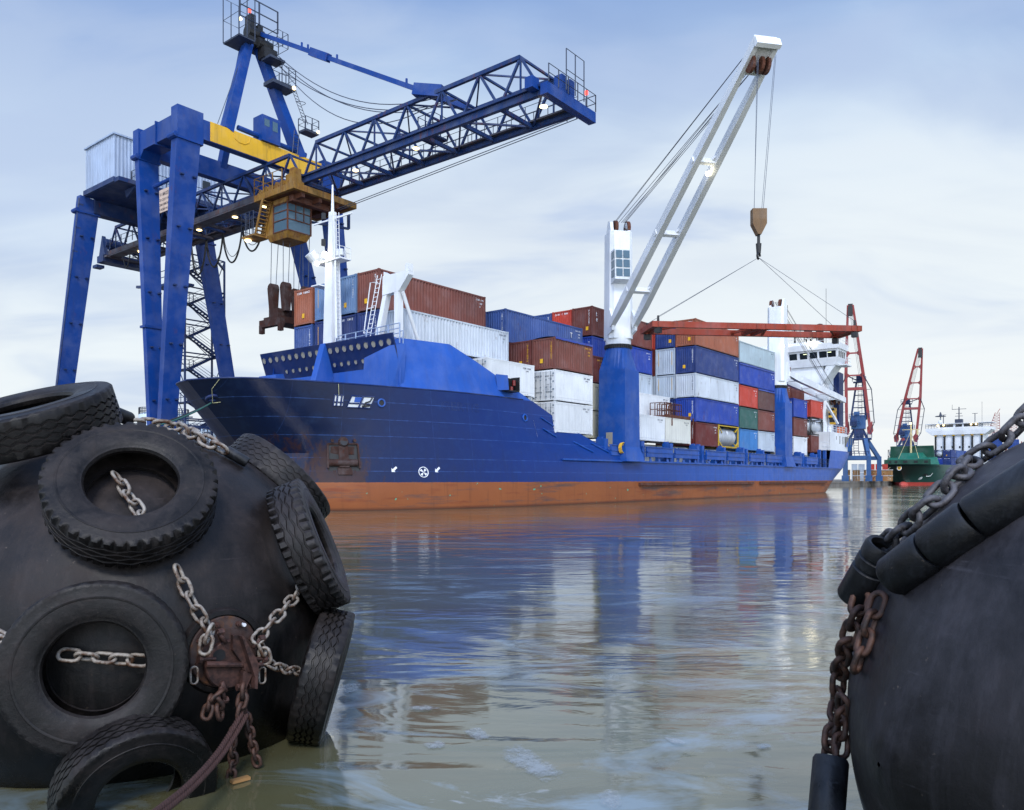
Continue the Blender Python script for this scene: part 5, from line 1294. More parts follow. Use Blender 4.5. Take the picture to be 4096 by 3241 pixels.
mb.box(c0-1.3, c0+.2, 19.9, 21.6, 22.05, 22.18); mb.prism([(c0-.02, 20.0, 22.25), (c0-.02, 20.9, 22.2), (c0-.02, 19.9, 24.0)], (.06, 0, 0)); mb.build('cab_stair', M['yellow_dirty'], cab)
mb = MB(); mb.rail([(c0-1.3, 19.9, 22.18), (c0-1.3, 21.6, 22.18), (c0+.2, 21.6, 22.18)], 1.9, .025, .5, (1, .75, .5, .25)); mb.build('stair_railing', M['darkrail'], cab)
mb = MB(); mb.beam((c1, 17.6, 23.6), (FU+2.2, 17.2, 23.9), .18); mb.beam((FU+2.2, 17.2, 23.9), (FU+2.2, 17.2, 25.2), .2); mb.build('cable_arm', GD, cab)
# hanging gear: lights
lm = MB()
for v in (44.5, 33.0, 27.0, 22.6): lm.lathe((NU+.9, v, 25.7), (0, 0, -1), [(.24, 0), (.26, .05), (.15, .10), (.01, .12)], 12)
for v in (10.5, 3.9): lm.lathe((NU+.9, v, 25.95), (0, 0, -1), [(.22, 0), (.24, .05), (.15, .10), (.01, .12)], 12)
lm.lathe((NU+.8, -7.6, 25.6), (0, 0, -1), [(.24, 0), (.26, .05), (.15, .10), (.01, .12)], 12); lm.lathe((c0-.9, 21.3, 22.0), (0, 0, -1), [(.26, 0), (.28, .08), (.2, .16), (.01, .2)], 12)
lm.build('floodlight', M['lamp_warm'], g)
lm = MB(); lm.lathe((AP.x-1.6, AP.y-.9, AP.z+.35), (0, -1, 0), [(.14, 0), (.14, .1), (.01, .14)], 8); lm.lathe((AP.x+2.7, AP.y-2.4, AP.z-4.3), (0, -1, 0), [(.16, 0), (.16, .1), (.01, .14)], 8); lm.lathe((-34.1, 19.4, 32.4), (0, -1, 0), [(.13, 0), (.13, .1), (.01, .14)], 8); lm.build('platform_lamp', M['lamp_warm'], g)
lm = MB(); lm.cyl((AP.x-.1, AP.y, AP.z+1.9), (AP.x-.1, AP.y, AP.z+2.2), .12); lm.cyl((FU+.6, -8.6, 27.3), (FU+.6, -8.6, 27.55), .1); lm.build('beacon', M['red_light'], g)
mb = MB(); mb.cyl((AP.x+.9, AP.y, AP.z+.5), (AP.x+.9, AP.y, AP.z+3.0), .05); mb.cyl((AP.x-.1, AP.y, AP.z+1.5), (AP.x-.1, AP.y, AP.z+1.9), .06); mb.build('mast_rod', GD, g)
# festoon cables
mb = MB(); xs = [39.0, 36.2, 33.2, 29.9, 26.4]
for a, b, sg_ in zip(xs, xs[1:], (3.3, 3.0, 3.1, 2.6)):
    for k in (0, 1): mb.tube([Vector((FU-.1+.08*k, a + (b-a)*(i/16), 26.0 - (sg_ - .6*k)*(4*(i/16)*(1-i/16))**.7)) for i in range(17)], .085 if k == 0 else .03, 6)
for v in (46.2, 43.2): mb.tube([Vector((NU, v - 1.5*i/10, 25.3 - 1.3*4*(i/10)*(1-i/10))) for i in range(11)], .06, 6)
mb.build('festoon_cable', M['cable'], g)
# backreach end gear and underslung jib arms
mb = MB(); mb.box(NU-.6, FU+.6, 49.4, 50.8, 25.2, 25.9); mb.prism([(NU-.5, 49.2, 25.9), (NU-.5, 50.6, 25.9), (NU-.5, 49.9, 28.0)], (.4, 0, 0)); mb.prism([(FU, 49.2, 25.9), (FU, 50.6, 25.9), (FU, 49.9, 28.0)], (.4, 0, 0)); mb.cyl((NU-.3, 49.8, 27.2), (FU, 49.8, 27.2), .55, n=14); mb.box(NU-.8, NU, 50.4, 51.4, 24.7, 25.0); mb.build('tail_sheave', GD, g)
mb = MB(); mb.beam((NU, 43.2, 21.6), (NU, 38.6, 21.0), .26); mb.beam((NU, 38.8, 21.1), (NU, 40.2, 25.6), .2); mb.beam((NU, 42, 21.6), (NU, 40, 24.4), .1); mb.beam((NU, 35.6, 21.5), (NU, 37.0, 26), .2); mb.box(NU-.8, NU+1.2, 34.4, 38.4, 20.6, 20.8); mb.rail([(NU-.8, 34.4, 20.8), (NU-.8, 38.4, 20.8)], 1.2, .04, 1.2)
mb.beam((NU, 35.2, 25.6), (NU, 35.2, 20.7), .14); mb.build('maintenance_hoist', GD, g)
# headblock and spreader
hs_ = thing('spreader', 'dark container spreader and headblock hanging on ropes from the gantry trolley', 'spreader', SHIP, (-37, 19.4, 14.6))
mb = MB(); mb.box(-38.9, -31.5, 18.4, 20.4, 15.0, 15.5)
for u in (-38.8, -32): mb.box(u-.2, u+.3, 18.0, 20.9, 14.7, 15.3)
for u, v in ((-38.9, 18.0), (-38.9, 20.6), (-31.9, 18), (-31.9, 20.6)): mb.box(u-.12, u+.2, v-.1, v+.3, 14.2, 14.9)
mb.box(-38.6, -33, 18.8, 20.1, 15.5, 16.2); mb.build('spreader_frame', M['darkrust'], hs_)
mb = MB()
for u, v in ((-38.3, 19.9), (-38.0, 18.6), (-36, 19.9), (-36, 18.6)): mb.hexa([(u-.2, v-.3, 16.0), (u+.25, v-.3, 16.0), (u+.25, v+.3, 16.0), (u-.2, v+.3, 16.0)], [(u-.35, v-.35, 18.0), (u+.35, v-.35, 18.0), (u+.35, v+.35, 18.0), (u-.35, v+.35, 18.0)]); mb.cyl((u-.3, v, 18.0), (u+.3, v, 18.0), .4, n=12)
mb.build('headblock', M['darkrust'], hs_)
mb = MB()
for u, v in ((-38.3, 19.9), (-38.0, 18.6), (-36, 19.9), (-36, 18.6)):
    for k in (-.25, .25): mb.tube([(u+k, v, 18.2), (u*.96-1.5+k*1.6, v*.85+2.6, TZ+.1)], .028, 5)
mb.build('hoist_rope', M['wire'], hs_)
# stair tower
st_ = MB(); su0, su1, sv0, sv1 = -31.8, -27.0, 45.6, 48.2; ZT = 27.0; lv = [1.4 + (ZT-1.4)*i/7 for i in range(8)]
for u in (su0, su1):
    for v in (sv0, sv1): st_.beam((u, v, 1.4), (u, v, ZT), .18)
for i, z in enumerate(lv):
    st_.tube([(su0,sv0,z),(su1,sv0,z),(su1,sv1,z),(su0,sv1,z)], .08, 4, True)
    if i < 7:
        z2 = lv[i+1]; st_.beam((su0, sv0, z), (su0, sv1, z2), .07); st_.beam((su1, sv1, z), (su1, sv0, z2), .07); st_.beam((su0, sv1, z2), (su1, sv1, z), .07)
tw = st_.build('stair_tower', GD, g)
mb = MB()
for i in range(7):
    z, z2 = lv[i], lv[i+1]; zm = (z+z2)/2
    for (ua, ub, za, zb_, v) in ((su0+.9, su1-.6, zm, z, sv0+.5), (su0+.9, su1-.6, zm, z2, sv0+1.6)):
        for dv in (-.4, .4): mb.beam((ua, v+dv, za), (ub, v+dv, zb_), .06, .22)
        for k in range(9): f = (k+.5)/9; p = Vector((ua, v, za)).lerp(Vector((ub, v, zb_)), f); mb.box(p.x-.12, p.x+.12, v-.4, v+.4, p.z-.03, p.z+.03)
        for f in (.35, .7, 1.05): mb.beam((ua, v-.45, za+f), (ub, v-.45, zb_+f), .04)
    mb.box(su0, su0+1.0, sv0, sv1, zm-.05, zm+.05); mb.box(su1-.7, su1, sv0, sv1, z-.05, z+.05)
    mb.rail([(su0, sv0, zm), (su0+1, sv0, zm)], 1.05, .03, .5, (1, .5)); mb.rail([(su0, sv0, zm), (su0, sv1, zm)], 1.05, .03, .8, (1, .5))
mb.build('stair_flight', GD, tw)
mb = MB(); mb.beam((su0-.3, sv0+.2, 7.9), (su1+3, sv0-1.2, 7.6), .2, .3); mb.beam((su1, sv0, ZT-1), (GU1, 43, ZT+1), .2); mb.build('tower_brace', GD, tw)
# ------------------------------------------------------------------ level-luffing quay cranes in the distance
def quay_crane(X, Y, tip, label, s=1.0, jl=None, jr=None, legs='right'):
    """frame x = right, y = away; heights in metres; tip = (x, y, z) of the jib head"""
    f = view_frame(X, Y); t = thing('quay_crane', label, 'quay crane', f, (0, 0, 1.4), 'red and blue quay cranes')
    tp = Vector(tip); RC, QB = M['redcrane'], M['quayblue']
    L0, R0 = Vector(jl[0]), Vector(jr[0]); Lm, Rm = Vector(jl[1]), Vector(jr[1])
    j = MB(); h = .62*s
    tl, trr = tp + Vector((-h, 0, 0)), tp + Vector((h, 0, 0))
    for a, m, b in ((tl, Lm, L0), (trr, Rm, R0)): j.beam(a, m, .55*s, .9*s, (0,1,0), .85*s, 1.0*s); j.beam(m, b, .85*s, 1.0*s, (0,1,0), .75*s, 1.2*s)
    for q in (.36, .68, 1.0):
        a, b = tl.lerp(Lm, q), trr.lerp(Rm, q); j.beam(a, b, .35*s, .4*s)
        if q > .3:
            for p, d in ((a, 1), (b, -1)): j.beam(p + Vector((0,0,-.9*s)), p + Vector((d*.9*s, 0, 0)), .25*s); j.beam(p + Vector((0,0,.9*s)), p + Vector((d*.9*s, 0, 0)), .25*s)
    a, b = Lm.lerp(L0, .24), Rm.lerp(R0, .24); j.beam(a, b, .9*s, .8*s)
    j.build('jib', RC, t)
    k = MB(); k.box(tp.x-h, tp.x+h, tp.y-.4, tp.y+.4, tp.z-3.0*s, tp.z+.3); k.build('jib_head', M['black'], t)
    c = MB()
    for (m, b, d) in ((Lm, L0, -1), (Rm, R0, 1)):
        o = [m, m.lerp(b, .26) + Vector((d*1.6*s, 0, 0)), m.lerp(b, .85) + Vector((d*1.3*s, 0, 0)), b + Vector((0, 0, -.4))]
        for dy in (-.6, .6): c.tube([p + Vector((0, dy, 0)) for p in o], .11*s, 4)
        for q in (.26, .45, .65, .85): p = m.lerp(b, q); c.beam(p, p + Vector((d*1.45*s, 0, 0)), .12*s)
    c.build('side_cage', M['darkrail'], t)
    cx = (L0.x + R0.x)/2; zt = Lm.lerp(L0, .12).z
    w = MB()
    zb = L0.z + 3.2*s
    for dx in (-1, 1): w.beam((cx + dx*2.0*s, 1, zb), (cx + .3 + dx*.85*s, .6, zt), .5*s, .5*s)
    for i in range(6): f_ = i/6; w.beam((cx - (2.0-1.1*f_)*s, .9, zb+(zt-zb)*f_), (cx + (2.0-1.1*f_)*s, .9, zb+(zt-zb)*f_), .25*s)
    w.box(cx-1.4*s, cx+1.8*s, -.3, 1.4, zt, zt+.3); w.box(cx-.6*s, cx+1.2*s, -.1, 1.2, zt+.3, zt+2.0*s); w.ladder((cx+.4, -.2, zb), (cx+.4, .2, zt), (1,0,0), 1.0*s, .06, .8); w.beam((cx-.4, 0, zt+.6), Lm + Vector((.3,0,0)), .22); w.beam((cx+.8, 0, zt+.6), Rm + Vector((-.3,0,0)), .22)
    w.rail([(cx-1.6*s, -.4, zt+.3), (cx+1.9*s, -.4, zt+.3)], 1.3, .06, 1.2); w.build('tower', M['crane_dark'], t)
    m_ = MB(); m_.box(cx-1.9*s, cx+1.9*s, -1.0, 3, zb-2.6*s, zb+1.2*s); m_.box(cx-1.2*s, cx+.3*s, -1.2, 2, zb+1.2*s, zb+2.2*s); m_.build('machinery_house', QB, t)
    m_ = MB(); m_.box(cx-2.2*s, cx-.4*s, -1.9, -1.0, zb-1.8*s, zb-.1); m_.rail([(cx-2.4*s, -2, zb+.2), (cx+2.6*s, -2, zb+.2)], 1.3, .06, 1.1, (1,.5)); m_.rail([(cx-2.2*s, -2, zb-1.8), (cx+.4*s, -2, zb-1.8)], 1.1, .06, 1.0, (1, .5)); m_.build('operator_cab', M['crane_dark'], t)
    k = MB()
    for (b, d) in ((L0, -1), (R0, 1)):
        k.prism([(b.x-.9*s, -.5, b.z+.9*s), (b.x+.5*s, -.5, b.z+2.8*s), (b.x+.8*s, -.5, b.z), (b.x+.3*s, -.5, b.z-1.0*s), (b.x-.7*s, -.5, b.z-.8*s)], (0, 1.2, 0))
    k.build('counterweight', RC, t)
    pz = L0.z - 2.0*s; q = MB()
    for dx in (-1, 1): q.beam((cx + dx*1.0*s, 0, zb-2.6*s), (cx + dx*2.2*s, 0, pz), .7*s)
    q.box(cx-1.2*s, cx+1.2*s, -.8, .8, pz, zb-2.4*s); q.box(cx-3.0*s, cx+3.4*s, -2, 2, pz-.5, pz); q.rail([(cx-3.0*s, -2, pz), (cx+3.4*s, -2, pz)], 1.3, .07, 1.0, (1, .66, .33)); q.build('slewing_column', M['crane_dark'], t)
    lg = 7.8
    for (p0, p1) in (((cx+1.6*s, -2), (cx+2.6*s, -4)), ((cx+2.2*s, 3), (cx+5.4*s, 4)), ((cx-1.8*s, -2), (cx-3.4*s, -4)), ((cx-1.8*s, 3), (cx-3.4*s, 4))):
        q = MB(); q.beam((p0[0], p0[1], pz-.4), (p1[0], p1[1], lg), 1.1*s, 1.0*s); q.beam((p1[0], p1[1], lg+.6), (p1[0], p1[1], 1.4), 1.1*s, 1.2*s); q.box(p1[0]-.9, p1[0]+.9, p1[1]-1.6, p1[1]+1.6, 1.4, 3.0); q.build('portal_leg', QB, t)
    q = MB(); q.box(cx-3.4*s, cx+5.4*s, 3.5, 4.5, lg-.4, lg+.7); q.box(cx-3.4*s, cx+2.6*s, -4.5, -3.5, lg-.4, lg+.7); q.box(cx+2.2*s, cx+3.0*s, -4, 4, lg-.3, lg+.6); q.box(cx-3.8*s, cx-3.0*s, -4, 4, lg-.3, lg+.6); q.build('portal_beam', QB, t)
    q = MB(); q.ladder((cx-.6*s, -2.6, 1.4+lg), (cx-.6*s, -2.4, pz), (1,0,0), 1.2, .07, .7); q.rail([(cx-3.4*s, -4, lg+.7), (cx+2.6*s, -4, lg+.7)], 1.2, .06, 1.3, (1, .5)); q.box(cx-2.6*s, cx-1.6*s, -3, -2, lg+.7, lg+2.8); q.build('access_ladder', M['crane_dark'], t)
    r = MB()
    for dx in (-.25, 0, .25, .45): r.tube([tp + Vector((dx, .3, -1)), Vector((cx+.5+dx*1.5, .6, zt+1.9))], .035, 4)
    r.build('luffing_rope', M['wire'], t)
    return t
def at(px, py, Y): d = ray(px, py); return CAM + d*Y
def zc(cy, Y, sc=.4684, y0=1200): return CAMH + (HYP - (y0 + sc*cy))*Y/FPX
# crane 1: read off in a frame facing the viewpoint, unit .0337 m
Y1 = 226.0; k1 = .4684*Y1/FPX; x1 = 3250+.4684*395
c1 = at(x1, HYP, Y1)
X1 = lambda cx: (cx-395)*k1*1.08
quay_crane(c1.x, c1.y, (X1(335), -6, zc(75, Y1)), 'nearer red and blue quay crane rising behind the bridge of the blue ship', 1.0,
  jl=[(X1(308), 0, zc(1120, Y1)), (X1(302), -2, zc(650, Y1))], jr=[(X1(478), 0, zc(1120, Y1)), (X1(428), -2, zc(650, Y1))])
Y2 = 275.0; k2 = .4684*Y2/FPX; c2 = at(3250+.4684*825, HYP, Y2); X2 = lambda cx: (cx-825)*k2*1.1
quay_crane(c2.x, c2.y, (X2(900), -5, zc(440, Y2)), 'farther red and blue quay crane standing behind the green ship', 1.0,
  jl=[(X2(737), 0, zc(1190, Y2)), (X2(797), -2, zc(850, Y2))], jr=[(X2(872), 0, zc(1190, Y2)), (X2(902), -2, zc(850, Y2))])

# lattice cranes far right
def lattice_crane(px, pyb, pyt, dx, Y, label, w):
    b = at(px, HYP, Y); f = view_frame(b.x, b.y); t = thing('lattice_crane', label, 'lattice crane', f, (0, 0, 1.4), 'lattice cranes on the far quay')
    zb, zt = at(px, pyb, Y).z, at(px, pyt, Y).z; ox = dx*Y/FPX
    m = MB(); n = 12
    for sx in (-1, 1):
        for sy in (-1, 1): m.beam((sx*w, sy*w*.6, zb), (ox+sx*w*.25, sy*w*.2, zt), .16)
    for i in range(n):
        f0, f1 = i/n, (i+1)/n
        A = lambda q, sx: Vector((ox*q + sx*w*(1-.75*q), -w*.6*(1-.7*q), zb+(zt-zb)*q))
        m.beam(A(f0, -1), A(f1, 1), .1); m.beam(A(f0, 1), A(f1, -1), .1); m.beam(A(f0, -1), A(f0, 1), .1)
    m.beam((ox, 0, zt), (ox+1.0, 0, zt+1.6), .2); m.build('lattice_jib', M['redcrane'], t)
    m = MB(); m.hexa([(-w*1.3, -2, 6.5), (w*1.6, -2, 6.5), (w*1.6, 2, 6.5), (-w*1.3, 2, 6.5)], [(-w*.9, -2, zb+2.5), (w*1.2, -2, zb+2.5), (w*1.2, 2, zb+2.5), (-w*.9, 2, zb+2.5)]); m.build('cab', M['crane_blue'], t)
    m = MB(); m.box(-w*1.5, -w*1.3, -2.1, 2, 6.5, zb+1.5); m.box(w*1.6, w*1.8, -2.1, 2, 6.5, zb+1.5)
    for sx in (-1, 1): m.beam((sx*w, 0, 6.6), (sx*w*1.3, 0, 1.4), .8)
    m.build('undercarriage', M['redcrane'], t)
    m = MB()
    for sx in (-1, 1): m.beam((sx*w*.5, .2, zb+1), (ox*.3+.2, .2, zb+(zt-zb)*.42), .3)
    m.build('gantry_mast', M['crane_dark'], t)
lattice_crane(3968, 1778, 1652, 18, 330, 'red lattice crane with a blue house at the far right beside the rusty chain', 2.9)
lattice_crane(4052, 1780, 1662, 6, 380, 'thin lattice crane at the right edge half hidden by the chain', 2.0)

# ------------------------------------------------------------------ green ship
S0 = Vector((123.5, 252.0)); GA = math.atan2(300-252.0, 167.7-123.5)
GS = Frame(S0.x, S0.y, GA)
gs = thing('container_ship', 'dark green container ship with red boot topping, moored bow-on at the far quay', 'ship', GS, (0, 0, 0))
def green_mat():
    t = NT('green_hull_paint'); x, y, z = t.z(); n = t.noise(.25, 5, .6); c = t.mix(t.ramp(n, .35, .7, 0, .5), lin(24, 72, 62), lin(14, 46, 42))
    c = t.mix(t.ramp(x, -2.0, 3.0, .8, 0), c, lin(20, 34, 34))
    r = t.mix(n, lin(206, 84, 74), lin(150, 50, 44)); return t.bsdf(t.mix(t.ramp(z, .95, 1.0, 1, 0), c, r), .42, 0, t.bump(n, .2, .1))
M['green'] = green_mat(); M['greenhouse'] = paint('green_house_paint', lin(28, 112, 92), .45, .3, .1, .4); M['greenwall'] = paint('green_breakwater_paint', lin(26, 78, 60), .45, .3, .1, .4)
hb2 = 8.0
cur = [[(0, 0), (1, 1.6), (4, 3.6), (10, 6), (20, 7.8), (30, hb2), (98, hb2), (104, 5), (105, 0)], [(-.3, 0), (.8, 2), (4, 4.4), (10, 6.8), (20, hb2), (30, hb2), (100, hb2), (105, 6), (106, 0)],
       [(-2.2, 0), (-1.2, 3), (1.5, 5.6), (7, 7.6), (16, hb2+.2), (30, hb2), (100, hb2), (106, 6), (107, 0)], [(-5.2, 0), (-4.0, 4), (-1.2, 6.8), (5, 8.4), (16, hb2+.3), (30, hb2), (100, hb2), (106, 6), (107, 0)]]
zz = [-.6, 1.4, 3.9, 6.6]
mb = MB(); rr_ = [resample(chaikin(c), 22, 40) for c in cur]
for sg_ in (-1, 1):
    rows = [[Vector((u, sg_*v, zz[i])) for u, v in rr_[i]] for i in range(4)]; mb.grid(rows if sg_ > 0 else [list(reversed(r)) for r in rows])
    rows = [[Vector((u, sg_*hb2*(1 if u < 99 else .96), z)) for u in (22, 60, 99, 106)] for z in zz[:3]]; mb.grid(rows if sg_ > 0 else [list(reversed(r)) for r in rows])
    mb.add([(22, sg_*hb2, 3.9), (30, sg_*hb2, 3.9), (22, sg_*(hb2+.25), 6.6)], [(0, 1, 2)])
mb.poly([(u, v, 3.9) for u, v in ((22, -hb2), (106, -hb2), (106, hb2), (22, hb2))]); mb.poly([(106, -hb2, -.6), (106, hb2, -.6), (106, hb2, 3.9), (106, -hb2, 3.9)])
mb.poly([Vector((u, v, 6.0)) for u, v in rr_[3]] + [Vector((u, -v, 6.0)) for u, v in reversed(rr_[3])])
mb.build('hull', M['green'], gs, smooth='auto')
mb = MB(); mb.lathe((-1.5, 0, .1), (-1, 0, .05), [(1.15, -3), (1.1, 0), (.85, .8), (.45, 1.3), (.02, 1.5)], 18); mb.build('bulbous_bow', paint('red_bulb_paint', lin(206, 84, 74), .5), gs, smooth=True)
mb = MB(); mb.hexa([(3.0, -5.8, 6.3), (8.0, -8.2, 6.3), (8.0, 8.2, 6.3), (3.0, 5.8, 6.3)], [(5.0, -5.9, 8.6), (8.0, -7.4, 9.0), (8.0, 7.4, 9.0), (5.0, 5.9, 8.6)]); mb.hexa([(4.9, -3.6, 8.4), (8.0, -5, 8.4), (8.0, 5, 8.4), (4.9, 3.6, 8.4)], [(6.3, -3, 10.4), (8, -3.4, 10.4), (8, 3.4, 10.4), (6.3, 3, 10.4)])
mb.build('forecastle_house', M['greenhouse'], gs)
mb = MB(); mb.box(2.85, 3.05, -6.9, 6.9, 6.2, 8.2); mb.build('bow_bulwark', M['greenwall'], gs)
mb = MB()
for v, w in ((-5.4, .7), (-3.6, .7), (-1.0, 1.1), (2.2, 1.0), (5.2, .9)): mb.box(2.8, 2.84, -v-w, -v+w*.1, 7.1, 7.8)
mb.build('bulwark_opening', M['black'], gs)
mb = MB(); mb.hexa([(8.0, -6.9, 6.3), (8.5, -6.9, 6.3), (8.5, 6.9, 6.3), (8.0, 6.9, 6.3)], [(7.7, -6.4, 12.6), (8.2, -6.4, 12.6), (8.2, 6.4, 12.6), (7.7, 6.4, 12.6)]); mb.box(7.55, 7.75, -6.45, 6.45, 12.2, 12.65); mb.build('breakwater', M['greenwall'], gs)
mb = MB(); mb.cyl((7, 0, 10.4), (7, 0, 19.6), .34, .22, 8); mb.beam((7, -2.6, 17.9), (7, 2.6, 17.9), .2); mb.tube([(7, 0, 17.5), (4.5, -3.0, 8.6)], .06, 4); mb.tube([(7, 0, 17.5), (4.5, 3.0, 8.6)], .06, 4); mb.box(6.9, 7.1, -2.2, -1.7, 16.2, 17.8); fm = mb.build('foremast', paint('cream_mast_paint', lin(226, 206, 150), .5), gs)
mb = MB(); mb.cyl((6.8, 0, 19.6), (6.8, 0, 20.1), .3); mb.build('mast_lamp', M['lamp_warm'], fm)
mb = MB(); mb.poly([(6.6, 2.8, 15.0), (6.6, 2.0, 15.4), (6.6, 1.6, 14.6), (6.6, 2.7, 14.3)]); mb.build('signal_flag', M['redcrane'], gs)
mb = MB()
def ghp(u, z, sgn=-1):
    C_ = [chaikin(c) for c in cur]
    def v_at(c, u):
        for a, b in zip(c, c[1:]):
            if a[0] <= u <= b[0]: return a[1]+(b[1]-a[1])*(u-a[0])/max(1e-6, b[0]-a[0])
        return 0
    for i in range(3):
        if zz[i] <= z <= zz[i+1]: f = (z-zz[i])/(zz[i+1]-zz[i]); return Vector((u, sgn*(v_at(C_[i], u)*(1-f)+v_at(C_[i+1], u)*f), z))
q = lambda dx, dz: Vector((-4.2+.25*(dz), -dx, 5.3+dz)) + Vector((-.5, 0, 0))
mb.poly([q(-.7, .7), q(.7, .7), q(.7, -.1), q(.35, -.6), q(-.35, -.6), q(-.7, -.1)]); cr_ = mb.build('bow_crest', M['lettering'], gs)
q2 = lambda dx, dz: q(dx, dz) + Vector((-.06, 0, 0)); mb = MB(); mb.poly([q2(-.52, .55), q2(.52, .55), q2(.52, -.1), q2(.25, -.42), q2(-.25, -.42), q2(-.52, -.1)]); mb.build('crest_field', M['placard'], cr_)
q3 = lambda dx, dz: q(dx, dz) + Vector((-.1, 0, 0)); mb = MB(); mb.poly([q3(-.26, .18), q3(.26, .18), q3(.2, -.12), q3(-.2, -.12)]); mb.build('crest_emblem', M['ink'], cr_)
mb = MB(); 
mb.tube([ghp(5.0, 3.9)+Vector((0,-.1,0)), ghp(5.2, 3.0)+Vector((0,-.1,0)), ghp(3.6, 2.8)+Vector((0,-.12,0)), ghp(3.3, 3.2)+Vector((0,-.12,0))], .1, 4); mb.tube([ghp(2.4+.4*math.cos(i), 2.2+.4*math.sin(i))+Vector((-.08,-.1,0)) for i in range(6)], .07, 4, True); mb.tube([ghp(2.1, 2.2)+Vector((-.08,-.1,0)), ghp(2.8, 2.2)+Vector((-.08,-.1,0))], .06, 4)
mb.build('bow_mark', M['lettering'], gs)
mb = MB()
for (u, z, w, h) in ((2.0, 3.0, 1.3, .7), (8, 5.3, .8, .4), (12, 4.0, .7, .4), (17, 4.2, .5, 1.0), (14, 2.6, .3, 1.0), (15, 2.6, .3, 1.0), (16, 2.6, .3, 1.0), (6.5, 5.9, .6, .3)): mb.poly([ghp(u, z)+Vector((-.02,-.08,0)), ghp(u+w, z)+Vector((-.02,-.08,0)), ghp(u+w, z+h)+Vector((-.02,-.08,0)), ghp(u, z+h)+Vector((-.02,-.08,0))])
mb.build('hull_opening', M['black'], gs)
# posts and hatch along the waist
mb = MB()
for i in range(8): u = 31+i*5.2; mb.prism([(u, -hb2+.1, 3.9), (u+2.2, -hb2+.1, 3.9), (u+1.7, -hb2+.1, 7.4), (u+.3, -hb2+.1, 7.4)], (0, .5, 0))
mb.box(29, 74, -hb2-.12, -hb2+.02, 3.7, 4.0); mb.build('container_post', M['greenhouse'], gs); mb = MB(); mb.box(22, 76, -hb2+1.5, hb2-1.5, 3.9, 6.4); mb.build('hatch', M['deck'], gs)
BX = 64.0; mb = MB(); mb.box(BX, BX+9, -8.0, 8.0, 3.9, 19.0); mb.build('deckhouse', M['white'], gs)
mb = MB(); mb.hexa([(BX-.8, -9.0, 18.6), (BX+6, -9.0, 18.6), (BX+6, 9.0, 18.6), (BX-.8, 9.0, 18.6)], [(BX-1, -11, 20.2), (BX+6, -11, 20.2), (BX+6, 11, 20.2), (BX-1, 11, 20.2)]); mb.box(BX-1, BX+6, -11, 11, 20.2, 21.2); mb.box(BX-.6, BX+6, -7, 7, 21.2, 22.7); mb.box(BX-1.2, BX+6, -11.2, 11.2, 22.7, 22.9); mb.build('bridge_house', M['white'], gs)
for v in (-5.6, -3.2, -.4, 2.6, 4.9): 
    mb = MB(); mb.box(BX-.66, BX-.6, v-1.0, v+1.2, 21.5, 22.5); mb.build('bridge_window', M['glass'], gs)
for v in (-7.8, -4.7, -1.6, 1.5, 4.6, 7.7):
    mb = MB(); mb.box(BX-.5, BX, v-.28, v+.28, 7, 18.5); c_ = mb.build('lashing_column', M['black'], gs); mb = MB(); mb.box(BX-.56, BX-.5, v-.45, v+.45, 18.2, 18.9); mb.build('column_head', M['placard'], c_)
mb = MB()
for v, z in ((-4.3, 13.5), (-1.2, 13.5), (1.3, 13.6), (5.0, 13.6), (3.0, 10.6), (5.0, 10.6)): mb.box(BX-.06, BX, v+.45, v+.95, z, z+.8)
mb.build('house_window', M['glass'], gs)
mb = MB()
for v in (-6.2, -4.6, 4.6, 6.6): mb.lathe((BX-1.4, v, 22.2), (-1, 0, -.1), [(.05, 0), (.32, .1), (.3, .3), (.01, .34)], 10)
mb.build('bridge_floodlight', M['lamp_warm'], gs)
mb = MB(); mb.beam((BX+1, 0, 22.9), (BX+1, 0, 29), .3); 
for z, w in ((28.2, 2.4), (26.6, 1.0), (25.6, 1.3)): mb.beam((BX+1, -w, z), (BX+1, w, z), .16)
mb.beam((BX+1, 2.3, 28.2), (BX+1, 2.3, 30), .1); mb.box(BX, BX+2, -1.2, 1.2, 22.9, 24.4)
for v in (-5.3, 5.3): mb.beam((BX+1, v, 22.9), (BX+1, v, 26.2), .22); mb.beam((BX+1, v-.9, 26.3), (BX+1, v+.9, 26.3), .16)
mb.beam((BX+1, -7.6, 22.9), (BX+1, -7.6, 30.5), .08); mb.rail([(BX-1, -11, 21.2), (BX-1, -7, 21.2)], 1.5, .06, 1); mb.rail([(BX-1, 7, 21.2), (BX-1, 11, 21.2)], 1.5, .06, 1); mb.build('radar_mast', M['darkrail'], gs)
mb = MB(); mb.lathe((BX+1, 6.4, 23.6), (0,0,1), [(.01, -.7), (.7, -.3), (.8, .1), (.5, .6), (.01, .8)], 12); mb.build('satellite_dome', M['white'], gs, smooth=True)
G2 = 'containers stacked on the green ship'
def GC(u0, u1, v, z, style, col, label, **k): return container(u0, u1, v, z, 2.59, style, col, label, W=2.4, group=G2, frame=GS, **k)
GC(22, 28, -8.2+.2, 6.5, 'dry', 'navy', 'navy container with a yellow stripe on the green ship, lower tier nearest the bow', endmark='h')
GC(22, 28, -5.5, 6.5, 'dry', 'ultra', 'blue container on the green ship below the silver tank', endmark='h')
GC(22, 28, -5.5, 9.1, 'tank', lin(60, 62, 70), 'silver tank in an octagonal end frame on the green ship')
GC(22, 28, -8.0, 9.1, 'dry', 'navy', 'navy container with a red mark on the green ship, upper tier right of the tank', endmark='h')
GC(28.4, 38, -8.0, 9.1, 'dry', 'blue', 'slate blue container side on the green ship, upper tier amidships', endmark='n', marks=False)
GC(28.4, 38, -8.0, 6.5, 'dry', 'blue', 'slate blue container side on the green ship, lower tier amidships', endmark='n', marks=False)
